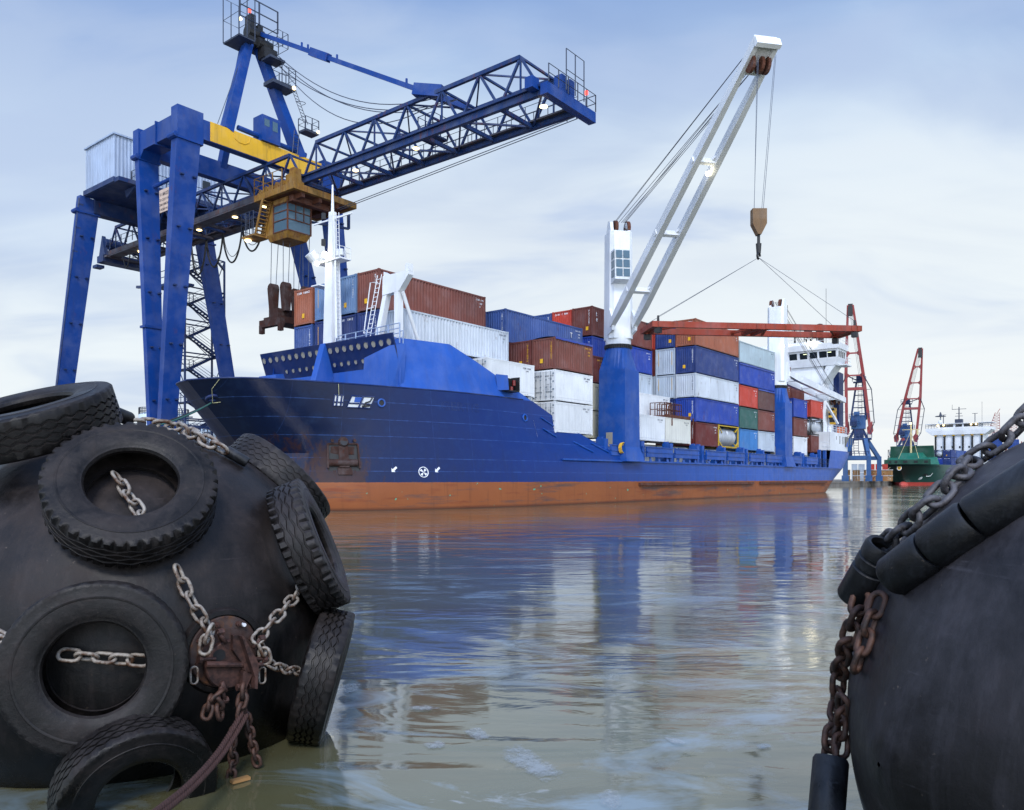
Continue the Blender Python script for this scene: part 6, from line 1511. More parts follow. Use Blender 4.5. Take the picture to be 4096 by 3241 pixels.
GC(40, 50, -8.0, 9.1, 'dry', 'ultra', 'royal blue container on the green ship nearest the white bridge', endmark='h')
GC(38.6, 47, -8.0, 6.5, 'dry', lin(214, 178, 60), 'yellow container on the green ship below the royal blue one', endmark='n', marks=False)
GC(22, 28, -2.9, 9.1, 'dry', 'navy', 'navy container on the green ship left of the silver tank', endmark='h')
GC(10, 16, 5.6, 9.1, 'tank', lin(96, 98, 100), 'silver tank peeping out left of the green breakwater', )
GC(10, 16, 5.6, 6.5, 'tank', lin(180, 176, 150), 'cream tank below the silver one left of the green breakwater')
# mooring line and quay bits
ml = MB(); a = GS.w((-3, 3, 5.8)); b = at(3440, 1917, 214); ml.tube([SHIP.l(a).lerp(SHIP.l(b), i/20) - Vector((0,0,3.2*(i/20)*(1-i/20))) for i in range(21)], .09, 5)
tag(ml.build('mooring_line', plain('pale_rope', lin(170, 150, 110), .7), None, SHIP, SHIP.l(b)), 'pale mooring line from the green bow to the far quay', 'mooring line')

# ------------------------------------------------------------------ timber packs and containers on the far quay
rq = random.Random(5)
def qbox(px, Y, z0, wpx, h, dpt, mat, name, label, cat, group, color=None):
    c = at(px, HYP, Y); f = view_frame(c.x, c.y); w = wpx*Y/FPX
    t = thing(name, label, cat, f, (0, 0, z0), group); return t, f, w
ti = 0
tl_ = ['leftmost', 'second from the left', 'third from the left', 'middle', 'third from the right', 'second from the right', 'rightmost']
for i, px in enumerate((3386, 3425, 3470, 3500, 3530, 3556)):
    for k, tier in enumerate(('lower', 'upper')):
        Y = 232; t, f, w = qbox(px, Y, 1.4+1.7*k, 28, 1.6, 4, None, 'timber_stack', ['pale timber pack by the stern of the blue ship', 'timber pack left of the quay crane leg', 'timber pack beside the quay crane leg', 'timber pack just right of the quay crane leg', 'timber pack before the red containers', 'timber pack nearest the green bow'][i] + ', ' + tier + ' tier', 'timber stack', 'timber packs on the far quay')
        mb = MB(); h = 1.5
        for r_ in range(5):
            for c_ in range(3): x0 = -w/2 + w*c_/3; mb.box(x0+.03, x0+w/3-.03, rq.uniform(-.1, .1), 4, 1.4+1.7*k+r_*h/5, 1.4+1.7*k+(r_+1)*h/5-.03)
        mb.build('boards', M['timber'], t)
        mb = MB(); mb.box(-w/2-.05, w/2+.05, -.14, 4.1, 1.4+1.7*k+h-.02, 1.4+1.7*k+h+.12); mb.build('wrapping', M['white2'], t)
for i, (px, z, col, lab, wd) in enumerate(((3418, 4.8, 'grey', 'grey-white container left of the quay crane, on the far quay', 22), (3446, 4.8, 'grey', 'dark grey container beside the quay crane leg on the far quay', 24), (3482, 4.8, 'red', 'red container left of the quay crane leg on the far quay', 30), (3512, 4.8, 'red', 'red container between the quay crane legs on the far quay', 18), (3540, 4.8, 'red', 'red container right of the quay crane legs on the far quay', 20))):
    Y = 244; c = at(px, HYP, Y); f = view_frame(c.x, c.y); w = wd*Y/FPX
    cc = container(-w/2, w/2, 0, 1.4, 2.6, 'dry', col, lab.replace('far quay', 'far quay, bottom tier'), W=2.4, frame=f, group='containers on the far quay', detail=False)
    cc = container(-w/2, w/2, 0, 4.02, 2.6, 'dry', col, lab.replace('far quay', 'far quay, top tier'), W=2.4, frame=f, group='containers on the far quay', detail=False)
# tall light mast near the green ship's bridge
c = at(3762, HYP, 340); f = view_frame(c.x, c.y); lm_ = thing('light_mast', 'tall grey light mast beside the white bridge of the green ship', 'light mast', f, (0, 0, 1.4))
mb = MB(); mb.cyl((0,0,1.4), (0,0,28.5), .35, .22, 8); mb.build('mast', M['grey'], lm_); mb = MB(); mb.cyl((0,0,28.5), (0,0,28.8), 2.2, 1.8, 14); mb.cyl((0,0,28.8), (0,0,30.4), .6, .2, 8); mb.build('lamp_ring', M['darkrail'], lm_)

# ------------------------------------------------------------------ storage tanks and shed behind the gantry crane
def storage_tank(px0, px1, pyt, Y, label, mat, ribs=0):
    c = at((px0+px1)/2, HYP, Y); f = view_frame(c.x, c.y); r = (px1-px0)/2*Y/FPX; zt = at(px0, pyt, Y).z
    t = thing('storage_tank', label, 'storage tank', f, (0, 0, 1.4), 'storage tanks behind the gantry crane')
    mb = MB(); mb.lathe((0,0,0), (0,0,1), [(r, 1.4), (r, zt), (r*.95, zt+.15), (.01, zt+.8)], 40); mb.build('shell', mat, t, smooth='auto')
    mb = MB(); 
    for z in (ribs and [zt*.35, zt*.55, zt*.75] or []): mb.tube([(r*1.01*math.cos(2*math.pi*i/32), r*1.01*math.sin(2*math.pi*i/32), z) for i in range(32)], .12, 4, True)
    if mb.v: mb.build('hoop', M['white2'], t)
    mb = MB(); ring = [Vector((r*.98*math.cos(2*math.pi*i/28), r*.98*math.sin(2*math.pi*i/28), zt)) for i in range(29)]; mb.rail(ring, 1.3, .05, 2.2, (1, .5)); mb.ladder((r*.3, -r*.99, 1.5), (r*.3, -r*.99, zt+1), (1,0,0), .8, .06, .6, True, (0,-.9,0)); mb.box(r*.2, r*1.3, -r*1.02, -r*.8, zt-.2, zt); mb.build('railing', M['darkrail'], t)
M['tankpaint'] = paint('pale_tank_paint', lin(206, 220, 228), .5, .2, .08, .3)
storage_tank(558, 640, 1660, 150, 'pale storage tank left of the gantry leg', M['tankpaint'])
storage_tank(660, 752, 1668, 140, 'pale storage tank with a caged ladder right of the gantry leg', M['tankpaint'])
storage_tank(745, 860, 1730, 138, 'low pale storage tank behind the stair tower', M['tankpaint'])
storage_tank(835, 1010, 1652, 146, 'brown corrugated silo with white hoops behind the bow of the blue ship', M['tyrol'], True)
c = at(505, HYP, 150); f = view_frame(c.x, c.y); pt = thing('pipe_rack', 'thin pipe rack with lamps and a railing behind the top left tyre', 'pipe rack', f, (0, 0, 1.4))
mb = MB(); 
for x in (-3, 0, 2.6): mb.beam((x, 0, 1.4), (x, 0, 12.5), .2)
for z in (10.5, 12.5): mb.beam((-4, 0, z), (5, 0, z), .14)
mb.box(-3.4, -2.4, -.3, .3, 12.8, 13.6); mb.box(-.5, .4, -.3, .3, 14.0, 14.5); mb.beam((0, 0, 12.5), (0, 0, 14.2), .1); mb.build('frame', M['darkrail'], pt)
# mooring lines of the blue ship
mb = MB(); A = hp(-47.2, 6.35, .1) if False else hp(ux(850, 7.1), 7.0, .25)
for k, (col, dz) in enumerate(((0, 0), (1, -.1))): 
    end = SHIP.l(at(340 + 60*k, 1722, 44)); pts = [A.lerp(end, i/24) - Vector((0, 0, 1.1*4*(i/24)*(1-i/24)*.5)) for i in range(25)]
    m2 = MB(); m2.tube(pts, .055, 6); tag(m2.build('mooring_line', plain('dark_mooring_rope', lin(38, 42, 46), .8) if k == 0 else plain('green_mooring_rope', lin(44, 88, 84), .8), None, SHIP, end), ['black mooring rope running from the bow pipe of the blue ship', 'green mooring rope running from the bow pipe of the blue ship'][k], 'mooring line')
m2 = MB(); up_ = ux(850, 7.1); c0 = hp(up_, 7.1, .04); t1 = (hp(up_+.1, 7.1)-hp(up_-.1, 7.1)).normalized(); t2 = (hp(up_, 7.2)-hp(up_, 7.0)).normalized(); m2.tube([c0 + t1*.34*math.cos(i*.63) + t2*.34*math.sin(i*.63) for i in range(10)], .1, 8, True); m2.build('mooring_pipe', M['navy'], ship, smooth=True)
m2 = MB(); m2.tube([hp(ux(806, 8.1), 8.1, .06), hp(ux(825, 7.6), 7.6, .08), c0 + Vector((0, 0, -.3)), c0 + Vector((.3, -.4, -.25))], .018, 5); m2.tube([hp(ux(1354, 8.1), 8.1, .06), hp(ux(1354, 7.4), 7.4, .08)], .018, 5); m2.build('messenger_line', plain('yellowish_line', lin(200, 196, 150), .8), ship)
# ------------------------------------------------------------------ foreground: pneumatic fenders, tyres, chains
def rubber(name, dark, dust_sheen, dustamt=.6, rough=.5, sc=1.0, up=.45, brown=lin(40, 29, 24)):
    t = NT(name); n0 = t.noise(.9*sc, 5, .62, None, None, .6); n1 = t.noise(2.1*sc, 8, .70, None, None, .3, (5, 1, 2)); n2 = t.noise(7*sc, 7, .72); n3 = t.noise(30*sc, 5, .65)
    run = t.noise(2.6*sc, 6, .66, None, (4.5, 4.5, .28)); scr = t.noise(3.2*sc, 5, .6, None, (.6, .6, 9), .4, (3, 3, 8))
    nz = t.z(t.n('NewGeometry').outputs['Normal'])[2]; wz_ = t.z(t.n('NewGeometry').outputs['Position'])[2]
    up_light = t.math('MULTIPLY', t.ramp(nz, -.05, 1.0, 0, 1), up)  # sky light on upward faces put into the colour, mixed with dust
    d = t.math('ADD', t.math('MULTIPLY', t.ramp(n0, .40, .66), dustamt*.7), t.math('ADD', up_light, t.math('MULTIPLY', t.ramp(run, .48, .72), .30)))
    d = t.math('MULTIPLY', d, t.ramp(n1, .30, .66, .12, 1.25), clamp=True)
    c = t.mix(d, dark, dust_sheen)
    c = t.mix(t.math('MULTIPLY', t.ramp(n1, .52, .72, 0, .55), t.ramp(n2, .35, .65)), c, brown)
    c = t.mix(t.math('MULTIPLY', t.ramp(scr, .64, .74, 0, .35), t.ramp(n2, .4, .6)), c, tuple(min(1, x*2.0) for x in dust_sheen[:3])+(1,))
    c = t.mix(t.ramp(n3, .68, .75, 0, .30), c, lin(150, 132, 116))
    wet = t.ramp(t.math('ADD', wz_, t.math('MULTIPLY', n1, .25)), .28, .55, 1, 0)
    c = t.mix(t.math('MULTIPLY', wet, .75), c, lin(12, 13, 9))
    h = t.math('ADD', t.math('MULTIPLY', n1, .9), t.math('ADD', t.math('MULTIPLY', n2, .5), t.math('MULTIPLY', n3, .22)))
    r = t.math('SUBTRACT', t.ramp(n1, .3, .7, rough-.20, rough+.18), t.math('MULTIPLY', wet, .25))
    return t.bsdf(c, r, 0, t.bump(h, .42, .016), Specular_IOR_Level=.26)
M['fender'] = rubber('fender_rubber', lin(4, 4, 4), lin(62, 55, 54), .26, .52, 1.0, .80)
M['fender2'] = rubber('smooth_fender_rubber', lin(7, 6, 6), lin(76, 74, 80), .15, .48, .9, .95)
M['tyre'] = rubber('tyre_rubber', lin(5, 4, 4), lin(60, 54, 52), .30, .5, 1.8, .62)
M['tyre2'] = rubber('worn_tyre_rubber', lin(9, 8, 8), lin(74, 68, 68), .3, .5, 2.0, .55)
M['sleeve'] = rubber('rubber_sleeve', lin(14, 14, 15), lin(70, 74, 82), .2, .42, 1.6, .5)
def chainmat(name, a, b):
    t = NT(name); n = t.noise(16, 5, .65); n2 = t.noise(70, 4, .6); nz = t.z(t.n('NewGeometry').outputs['Normal'])[2]
    c = t.mix(t.ramp(t.math('ADD', n, t.math('MULTIPLY', nz, .12)), .38, .62), a, b); return t.bsdf(c, .62, .15, t.bump(t.math('ADD', n, n2), .35, .004))
M['chain'] = chainmat('weathered_chain_steel', lin(84, 58, 40), lin(160, 152, 142))
M['chainrust'] = chainmat('rusty_chain_steel', lin(38, 26, 22), lin(88, 60, 48)); M['chaingrey'] = chainmat('dark_grey_chain_steel', lin(44, 40, 40), lin(96, 94, 98))
M['fitting'] = chainmat('rusty_fitting_steel', lin(40, 25, 22), lin(84, 56, 48))
M['flange'] = paint('rusty_flange', lin(62, 42, 36), .75, .5, .9, 6.0, rustcol=lin(112, 72, 40))

LC = Vector((-3.17, 6.75, .80)); LR = 1.66; LA = Vector((.7071, -.7071, 0)); LRt = Vector((.7071, .7071, 0))
def sph(px, py, C_, Rr):
    d = ray(px, py); c = C_ - CAM; A = d.dot(d); B = d.dot(c); D = B*B - A*(c.dot(c) - Rr*Rr)
    if D < 0: t = B/A; p = CAM + d*t; return C_ + (p - C_).normalized()*Rr
    return CAM + d*((B - math.sqrt(D))/A)
def D2(p): return (p[0]*1.8972, p[1]*1.8972)
def fender(name, C_, ax, Rr, Lc, label, mat):
    t = thing(name, label, 'fender', WORLD, C_); mb = MB(); n = 18
    prof = [(Rr*math.sin(math.pi/2*i/n) if i else .02, Rr*math.cos(math.pi/2*i/n)) for i in range(n+1)]
    prof += [(Rr*1.0, -Lc*k/6) for k in range(1, 7)] + [(Rr*math.cos(math.pi/2*i/n) if i < n else .02, -Lc - Rr*math.sin(math.pi/2*i/n)) for i in range(1, n+1)]
    mb.lathe(C_, ax, prof, 96); mb.build('rubber_body', mat, t, smooth=True); return t
fl = fender('fender', LC, LA, LR, 3.6, 'large black pneumatic rubber fender hung with tyres and chains on the left', M['fender'])
RAX = Vector((-1, -.10, 0)).normalized(); RPOLE = Vector((1.54, 3.36, .85))
mb = MB(); rp_ = [(.01, 0), (.10, .015), (.20, .05), (.36, .10), (.54, .17), (.72, .255), (.90, .35), (1.06, .46), (1.20, .60), (1.32, .76), (1.42, .93), (1.50, 1.13), (1.555, 1.36), (1.585, 1.6), (1.6, 1.9)]
rp_ += [(1.6, 1.9 + .7*k) for k in range(1, 6)] + [(1.2, 6.4), (.02, 7.0)]
dens = []
for (r0, h0), (r1, h1) in zip(rp_, rp_[1:]): dens += [(r0+(r1-r0)*k/3, h0+(h1-h0)*k/3) for k in range(3)]
mb.lathe(RPOLE, -RAX, dens + [rp_[-1]], 110)
frt = mb.build('fender', M['fender2'], None, WORLD, RPOLE, smooth=True); tag(frt, 'large smooth black rubber fender filling the lower right corner', 'fender')
from mathutils.bvhtree import BVHTree
RBVH = BVHTree.FromPolygons([tuple(v) for v in mb.v], mb.f)
def rsurf(px, py, lift):
    d = ray(px, py).normalized(); hit = RBVH.ray_cast(CAM, d)
    if hit[0] is None:
        best = None
        for i in range(60):
            p = CAM + d*(2.2 + i*.05); q, n, _, dd = RBVH.find_nearest(p)
            if best is None or dd < best[0]: best = (dd, q, n, p)
        q = best[1]; n = (best[3]-q).normalized()
        if best[0] > lift: return best[3]
    else: q, n = hit[0], hit[1]
    if n.dot(CAM - q) < -.3*(CAM-q).length: n = -n
    return q + n*lift
# tyre
def tyre_mesh(style, seed, R_=.54, rin=.285, hw=.14):
    rr = random.Random(seed); mb = MB(); N = 180
    if style == 'lug': edge = 44
    # cross section: list of (r, z) with per-angle modulation
    side = [(rin+.004, -hw*.55), (rin, -hw*.72), (rin+.012, -hw*.86), (rin+.03, -hw*.90), (rin+.035, -hw*.93), (rin+.055, -hw*.97), (rin+.10, -hw*1.04), (rin+.15, -hw*1.02), (rin+.153, -hw*1.035), (rin+.165, -hw*1.035), (rin+.168, -hw*1.01), (R_-.05, -hw*.96)]
    inner = [(R_-.045, -hw*.55), (R_-.03, 0), (R_-.045, hw*.55), (R_-.10, hw*.9), (rin+.1, hw*.93), (rin+.03, hw*.75), (rin+.008, hw*.55)]
    rows = []
    grooves = [-.062, -.02, .02, .062]
    tri = lambda x: 4*abs((x % 1) - .5) - 1
    for i in range(N):
        th = 2*math.pi*i/N; f = i/N; row = list(side)
        wear = 1 + .004*math.sin(3*th+seed) + .003*math.sin(7*th)
        if style == 'lug':
            ph = (f*edge) % 1; hi = ph < .62; e = R_ - (0.0 if hi else .026)
            row += [(R_-.034, -hw*.95), (e-.012, -hw*.92 if hi else -hw*.85), (e, -hw*.86 if hi else -hw*.80)]
        else:
            ph = (f*70) % 1; e = R_ - (.0 if ph < .7 else .007)
            row += [(R_-.034, -hw*.96), (R_-.014, -hw*.94), (e, -hw*.84)]
        for gi, gz in enumerate(grooves):
            sh = .010*tri(f*(36 if style != 'lug' else 22) + (gi % 2)*.5)
            d = .014 if style != 'worn' else .006
            row += [(R_, gz-.009+sh), (R_-d, gz-.005+sh), (R_-d, gz+.005+sh), (R_, gz+.009+sh)]
        if style == 'lug': row += [(e, hw*.86), (e-.012, hw*.92), (R_-.034, hw*.95)]
        else: row += [(e, hw*.84), (R_-.014, hw*.94), (R_-.034, hw*.96)]
        row += [(r, -z) for r, z in reversed(side)]
        row += [(r, z) for r, z in reversed(inner)] if False else [(rin+.008, hw*.5), (rin+.03, hw*.7), (rin+.1, hw*.88), (R_-.10, hw*.85), (R_-.045, hw*.5), (R_-.032, 0), (R_-.045, -hw*.5), (R_-.10, -hw*.85), (rin+.1, -hw*.88), (rin+.03, -hw*.7)]
        rows.append([Vector((r*wear*math.cos(th), r*wear*math.sin(th), z)) for r, z in row])
    rows.append(rows[0]); mb.grid(rows, True)
    me = bpy.data.meshes.new('tyre'); me.from_pydata([tuple(v) for v in mb.v], [], mb.f); me.polygons.foreach_set('use_smooth', [True]*len(me.polygons)); me.update(); me.set_sharp_from_angle(angle=R(38))
    return me
TM = {'lug': tyre_mesh('lug', 1), 'rib': tyre_mesh('rib', 2), 'worn': tyre_mesh('worn', 5)}
def tyre(center, normal, style, mat, label, scale=1.0, spin=0, squash=None, hole=None):
    o = bpy.data.objects.new('tyre', TM[style].copy()); COL.objects.link(o); o.data.materials.append(mat)
    n = Vector(normal).normalized(); q = n.to_track_quat('Z', 'Y'); o.location = center
    o.rotation_euler = (q.to_matrix().to_4x4() @ Matrix.Rotation(spin, 4, 'Z')).to_euler(); o.scale = (scale,)*3
    if squash: o.scale = (scale*squash[0], scale*squash[1], scale)
    BASE[o.name] = (WORLD, Vector(center)); tag(o, label, 'tyre', 'old tyres chained to the left fender')
    h = MB()   # drilled chain hole through the tread
    return o
def on(px, py, lift=.13): p = sph(*D2((px, py)), LC, LR); n = (p-LC).normalized(); return p + n*lift, n
p, n = on(279, 1062); tyre(p, n, 'lug', M['tyre'], 'lug-tread tyre lying flat on the fender, upper of the two crossed by chains', 1.02)
p, n = on(212, 1398); tyre(p, (n + Vector((.12, -.1, .05))).normalized(), 'worn', M['tyre'], 'tyre lower on the fender with a short horizontal chain across its dark centre', 1.0)
tyre(Vector((-3.56, 5.92, 2.47)), (-.15, -.34, .93), 'rib', M['tyre'], 'tyre lying nearly flat on top of the fender at the left edge', 1.12)
tyre(Vector((-2.36, 5.02, .10)), (.60, -.74, -.30), 'rib', M['tyre'], 'zigzag-tread tyre half under the fender in the lower left, with a rope before it', .88, .4)
pz = sph(*D2((657, 1150)), LC, LR+.10); tyre(LC + (pz-LC).normalized()*1.74, Vector((.90, .12, .37)), 'lug', M['tyre2'], 'tyre standing on edge at the right side of the fender, above its neighbour', 1.0, .2)
pz = sph(*D2((683, 1425)), LC, LR+.10); tyre(LC + (pz-LC).normalized()*1.74, Vector((.95, .12, -.25)), 'rib', M['tyre'], 'zigzag-tread tyre hanging at the right side of the fender just above the water', .98, .9)
pz = sph(*D2((560, 1005)), LC, LR); tyre(LC + Vector((.78, .55, .95)).normalized()*1.70, Vector((.78, .55, .95)), 'worn', M['tyre2'], 'grey worn tyre peeping over the back of the fender in front of the ship bow', 1.0)

# chains
def link_pts(c, d, s, L, w):
    pts = []; a = L/2 - w
    for k in range(8): t = -math.pi/2 + math.pi*k/7; pts.append(c + d*(a + w*math.cos(t)) + s*(w*math.sin(t)))
    for k in range(8): t = math.pi/2 + math.pi*k/7; pts.append(c + d*(-a + w*math.cos(t)) + s*(w*math.sin(t)))
    return pts
def chain(name, path, L, r, label, mat, normal=None, wid=.30, parent=None, group='chains around the left fender', jitter=.18, seed=1):
    rr = random.Random(seed); path = [Vector(p) for p in path]; pitch = L - 2.3*r
    seg = [(b-a).length for a, b in zip(path, path[1:])]; T = sum(seg); n = max(2, int(round(T/pitch))); mb = MB()
    def atl(s):
        for (a, b), l in zip(zip(path, path[1:]), seg):
            if s <= l or b is path[-1]: return a.lerp(b, min(1, s/l)), (b-a).normalized()
            s -= l
    for i in range(n):
        c, d = atl(T*(i+.5)/n); nr = Vector(normal(c) if callable(normal) else (normal or (0, -1, .2)))
        s = nr.cross(d).normalized(); u = d.cross(s).normalized(); a = (math.pi/4 if i % 2 else -math.pi/4) + rr.uniform(-jitter, jitter)
        s2 = s*math.cos(a) + u*math.sin(a)
        mb.tube(link_pts(c, d, s2, L, L*wid), r, 7, True)
    o = mb.build('chain' if not parent else name, mat, parent, None if parent else WORLD, None if parent else path[0], smooth=True)
    if not parent: tag(o, label, 'chain', group)
    return o
nL = lambda c: (c - LC).normalized()
def lpath(pts, lift): return [sph(*D2(p), LC, LR + lift) for p in pts]
chain('chain', lpath([(243, 1000), (268, 1040), (296, 1080), (330, 1128)], .10), .132, .0128, 'pale chain running diagonally across the open centre of the upper lug-tread tyre', M['chain'], nL)
chain('chain', lpath([(128, 1380), (190, 1385), (250, 1390), (310, 1394)], .09), .132, .0128, 'pale chain running level across the dark centre of the lower tyre', M['chain'], nL, seed=2)
chain('chain', lpath([(372, 1195), (395, 1250), (420, 1295), (445, 1335)], .07), .132, .0128, 'pale chain from the lug-tread tyre down to the rusty flange', M['chain'], nL, seed=3)
chain('chain', lpath([(150, 915), (170, 930), (190, 945)], .18), .12, .016, 'short rusty chain leaving the tread of the topmost tyre', M['chain'], nL, seed=4)
chain('chain', lpath([(-20, 1335), (0, 1345), (28, 1362)], .12), .132, .0128, 'chain end at the left edge entering the lower tyre', M['chain'], nL, seed=5)
chain('chain', [sph(*D2(p), LC, LR+.06) + Vector((0,0,.0)) for p in ((268, 884), (300, 886), (345, 893), (385, 905), (430, 927), (475, 950))], .15, .017, 'thick pale chain lying along the top of the fender against the sky', M['chain'], nL, seed=6, jitter=.3)

# hub: flange, swivel plates, shackles
HC = LC + LA*(LR-.012)
def hubp(px, py, off=0.0):   # pixel in the hub close-up -> point on a plane parallel to the flange
    X, Yp = 650 + px*.5802, 2250 + py*.5802; d = ray(X, Yp); pl = HC + LA*off; t = (pl-CAM).dot(LA)/d.dot(LA); return CAM + d*t
FC = hubp(415, 610, .0)
mb = MB(); mb.lathe(FC, LA, [(.30, -.12), (.30, -.01), (.285, .02), (.255, .025), (.25, .0), (.01, .0)], 40); mb.build('rubber_collar', M['fender'], fl, smooth='auto')
mb = MB(); mb.lathe(FC, LA, [(.245, -.02), (.245, .022), (.238, .03), (.17, .03), (.165, .05), (.01, .05)], 40); fg = mb.build('end_flange', M['flange'], fl, smooth='auto')
upv = Vector((0, 0, 1)); mb = MB()
for k in range(8): a = 2*math.pi*k/8 + .3; c = FC + (LRt*math.cos(a) + upv*math.sin(a))*.205; mb.cyl(c + LA*.028, c + LA*.055, .02, n=6); mb.cyl(c + LA*.055, c + LA*.07, .011, n=6)
mb.build('flange_bolt', M['fitting'], fg)
mb = MB(); c = hubp(553, 428, .05); mb.cyl(c, c + LA*.03, .013, n=8); mb.build('shiny_bolt', M['lettering'], fg)
PC = hubp(455, 700, .09)
mb = MB(); mb.lathe(PC, LA, [(.165, -.03), (.165, .012), (.158, .02), (.01, .02)], 40); mb.build('swivel_plate', M['fitting'], fl, smooth='auto')
mb = MB(); mb.poly([PC + LA*.022 + LRt*(x*.045) + upv*(.075 + y*.04) + LRt*-.075 for x, y in [(math.cos(i*.4), math.sin(i*.4)) for i in range(16)]]); mb.build('plate_hole', M['black'], fl)
mb = MB(); mb.cyl(hubp(300, 703, .14), hubp(545, 705, .14), .022, n=10); mb.cyl(hubp(545, 705, .14), hubp(690, 706, .14), .017, n=10); mb.cyl(hubp(270, 668, .12), hubp(365, 665, .12), .013, n=8); mb.cyl(hubp(270, 668, .12), hubp(245, 668, .12), .03, n=8); mb.cyl(hubp(690, 665, .12), hubp(715, 668, .12), .03, n=8); mb.cyl(hubp(605, 665, .12), hubp(690, 665, .12), .015, n=8)
mb.build('pin', M['fitting'], fl, smooth='auto')
mb = MB()
def plate(pts, o0, o1):
    a = [hubp(x, y, o0) for x, y in pts]; mb.prism(a, LA*(o1-o0))
plate([(470, 497), (515, 500), (575, 590), (628, 700), (622, 770), (600, 790), (560, 780), (540, 700), (470, 600)], .12, .16); plate([(515, 500), (530, 500), (632, 690), (622, 860), (604, 858), (606, 780)], .15, .22); plate([(540, 740), (600, 770), (560, 860), (530, 860)], .14, .18)
mb.build('bracket_plate', M['fitting'], fl)
def ushackle(a, b, c, r=.013):
    m2 = MB(); m2.tube([a, a.lerp(c, .6), a.lerp(c, .95).lerp(b.lerp(c, .95), .2), c, b.lerp(c, .95).lerp(a.lerp(c, .95), .2), b.lerp(c, .6), b], r, 8); return m2
for a, b, c in (((415, 545), (440, 560), (385, 480)), ((400, 880), (440, 890), (415, 830)), ((380, 940), (430, 950), (405, 860)), ((620, 590), (650, 560), (690, 520)), ((560, 770), (590, 775), (565, 700))):
    ushackle(hubp(*a, .13), hubp(*b, .15), hubp(*c, .14), .015).build('shackle', M['fitting'], fl, smooth=True)
mb = MB(); 
for q in ((400, 480), (370, 930), (430, 950), (685, 525), (530, 860), (610, 850)): c = hubp(*q, .14); mb.cyl(c - LRt*.02, c + LRt*.02, .024, n=8)
mb.build('shackle_eye', M['fitting'], fl, smooth='auto')
hub_n = lambda c: LA
Hp = lambda pts, off: [hubp(x, y, off) for x, y in pts]
chain('chain', Hp([(335, 455), (310, 520), (290, 605)], .16), .132, .0130, 'short pale chain end hooked at the top left of the rusty hub plate', M['chain'], hub_n, seed=7)
chain('chain', [hubp(640, 545, .13), hubp(735, 435, .09), hubp(830, 330, .02), hubp(905, 245, -.08), hubp(985, 140, -.2)], .132, .0128, 'pale chain rising from the hub to the upper right tyre', M['chain'], hub_n, seed=8)
chain('chain', [hubp(675, 560, .13), hubp(700, 620, .13), hubp(712, 675, .13)], .125, .0125, 'short dangling pale links right of the hub plate', M['chain'], hub_n, seed=9)
chain('chain', [hubp(725, 690, .12), hubp(830, 735, .05), hubp(930, 750, -.05), hubp(1020, 775, -.16)], .115, .0120, 'pale chain running right from the hub to the lower right tyre', M['chain'], hub_n, seed=10)
for (x, y, lab, s) in ((218, 690, 'single hanging link left of the hub bar', 11), (688, 690, 'single hanging link right of the hub bar', 12)):
    mb = MB(); c = hubp(x, y+90, .12); mb.tube(link_pts(c, upv, LRt, .115, .016+.008), .0075, 7, True); o = mb.build('hanging_link', M['chain'], None, WORLD, c, smooth=True); tag(o, 'long thin ' + lab, 'chain link', 'hanging links at the hub bar')
chain('chain', Hp([(400, 900), (350, 945), (385, 990), (400, 1060)], .15), .11, .016, 'rusty chain bunched below the hub plate', M['chainrust'], hub_n, seed=13)
chain('chain', Hp([(330, 940), (320, 1000), (300, 1060)], .13), .10, .015, 'rusty chain end hanging left below the hub plate', M['chainrust'], hub_n, seed=14)
chain('chain', Hp([(480, 1150), (478, 1250), (488, 1360), (470, 1500)], .12), .085, .013, 'dark chain hanging straight down in front of the fender', M['chainrust'], hub_n, seed=15)
chain('chain', Hp([(560, 1000), (590, 1100), (615, 1230), (655, 1395)], .10), .085, .013, 'dark chain hanging down right of the rope towards the water', M['chainrust'], hub_n, seed=16)
chain('chain', Hp([(560, 850), (560, 900), (540, 1000), (530, 1060)], .17), .10, .016, 'rusty chain links joining the hub bracket to the rope', M['chainrust'], hub_n, seed=17)
# three-strand rope, doubled, hanging to the lower left
rp = [hubp(545, 1040, .17), hubp(500, 1120, .24), hubp(440, 1220, .34), hubp(380, 1310, .45), hubp(280, 1430, .62), hubp(150, 1560, .82), hubp(0, 1680, 1.02), hubp(-80, 1740, 1.12)]
def fine(pts, n):
    out = []; 
    for i in range(len(pts)-1):
        p0 = pts[max(0, i-1)]; p1 = pts[i]; p2 = pts[i+1]; p3 = pts[min(len(pts)-1, i+2)]
        for k in range(n):
            t = k/n; out.append(.5*((2*p1) + (p2-p0)*t + (2*p0-5*p1+4*p2-p3)*t*t + (3*p1-p0-3*p2+p3)*t**3))
    return out + [pts[-1]]
rf = fine(rp, 40)
def rope(path, r, off, mb):
    L = 0; prev = path[0]; st = [[], [], []]
    for i, p in enumerate(path):
        L += (p-prev).length; prev = p; d = (path[min(i+1, len(path)-1)] - path[max(0, i-1)]).normalized(); x = d.cross(Vector((0,0,1))).normalized(); y = x.cross(d)
        for k in range(3): a = L*2*math.pi/.085 + k*2.094; st[k].append(p + off + (x*math.cos(a) + y*math.sin(a))*r*.5)
    for s in st: mb.tube(s, r*.55, 6)
mb = MB(); rope(rf, .019, Vector((0, 0, 0)), mb); rope([p + LRt*.035*(1-.4*i/len(rf)) + Vector((0,0,-.02)) for i, p in enumerate(rf)], .019, Vector((0,0,0)), mb)
M['rope'] = plain('rusty_red_rope', lin(74, 48, 42), .85, 0, .5, 40, .3)
tag(mb.build('rope', M['rope'], None, WORLD, rf[0], smooth=True), 'doubled reddish brown twisted rope hanging from the hub to the lower left corner', 'rope')
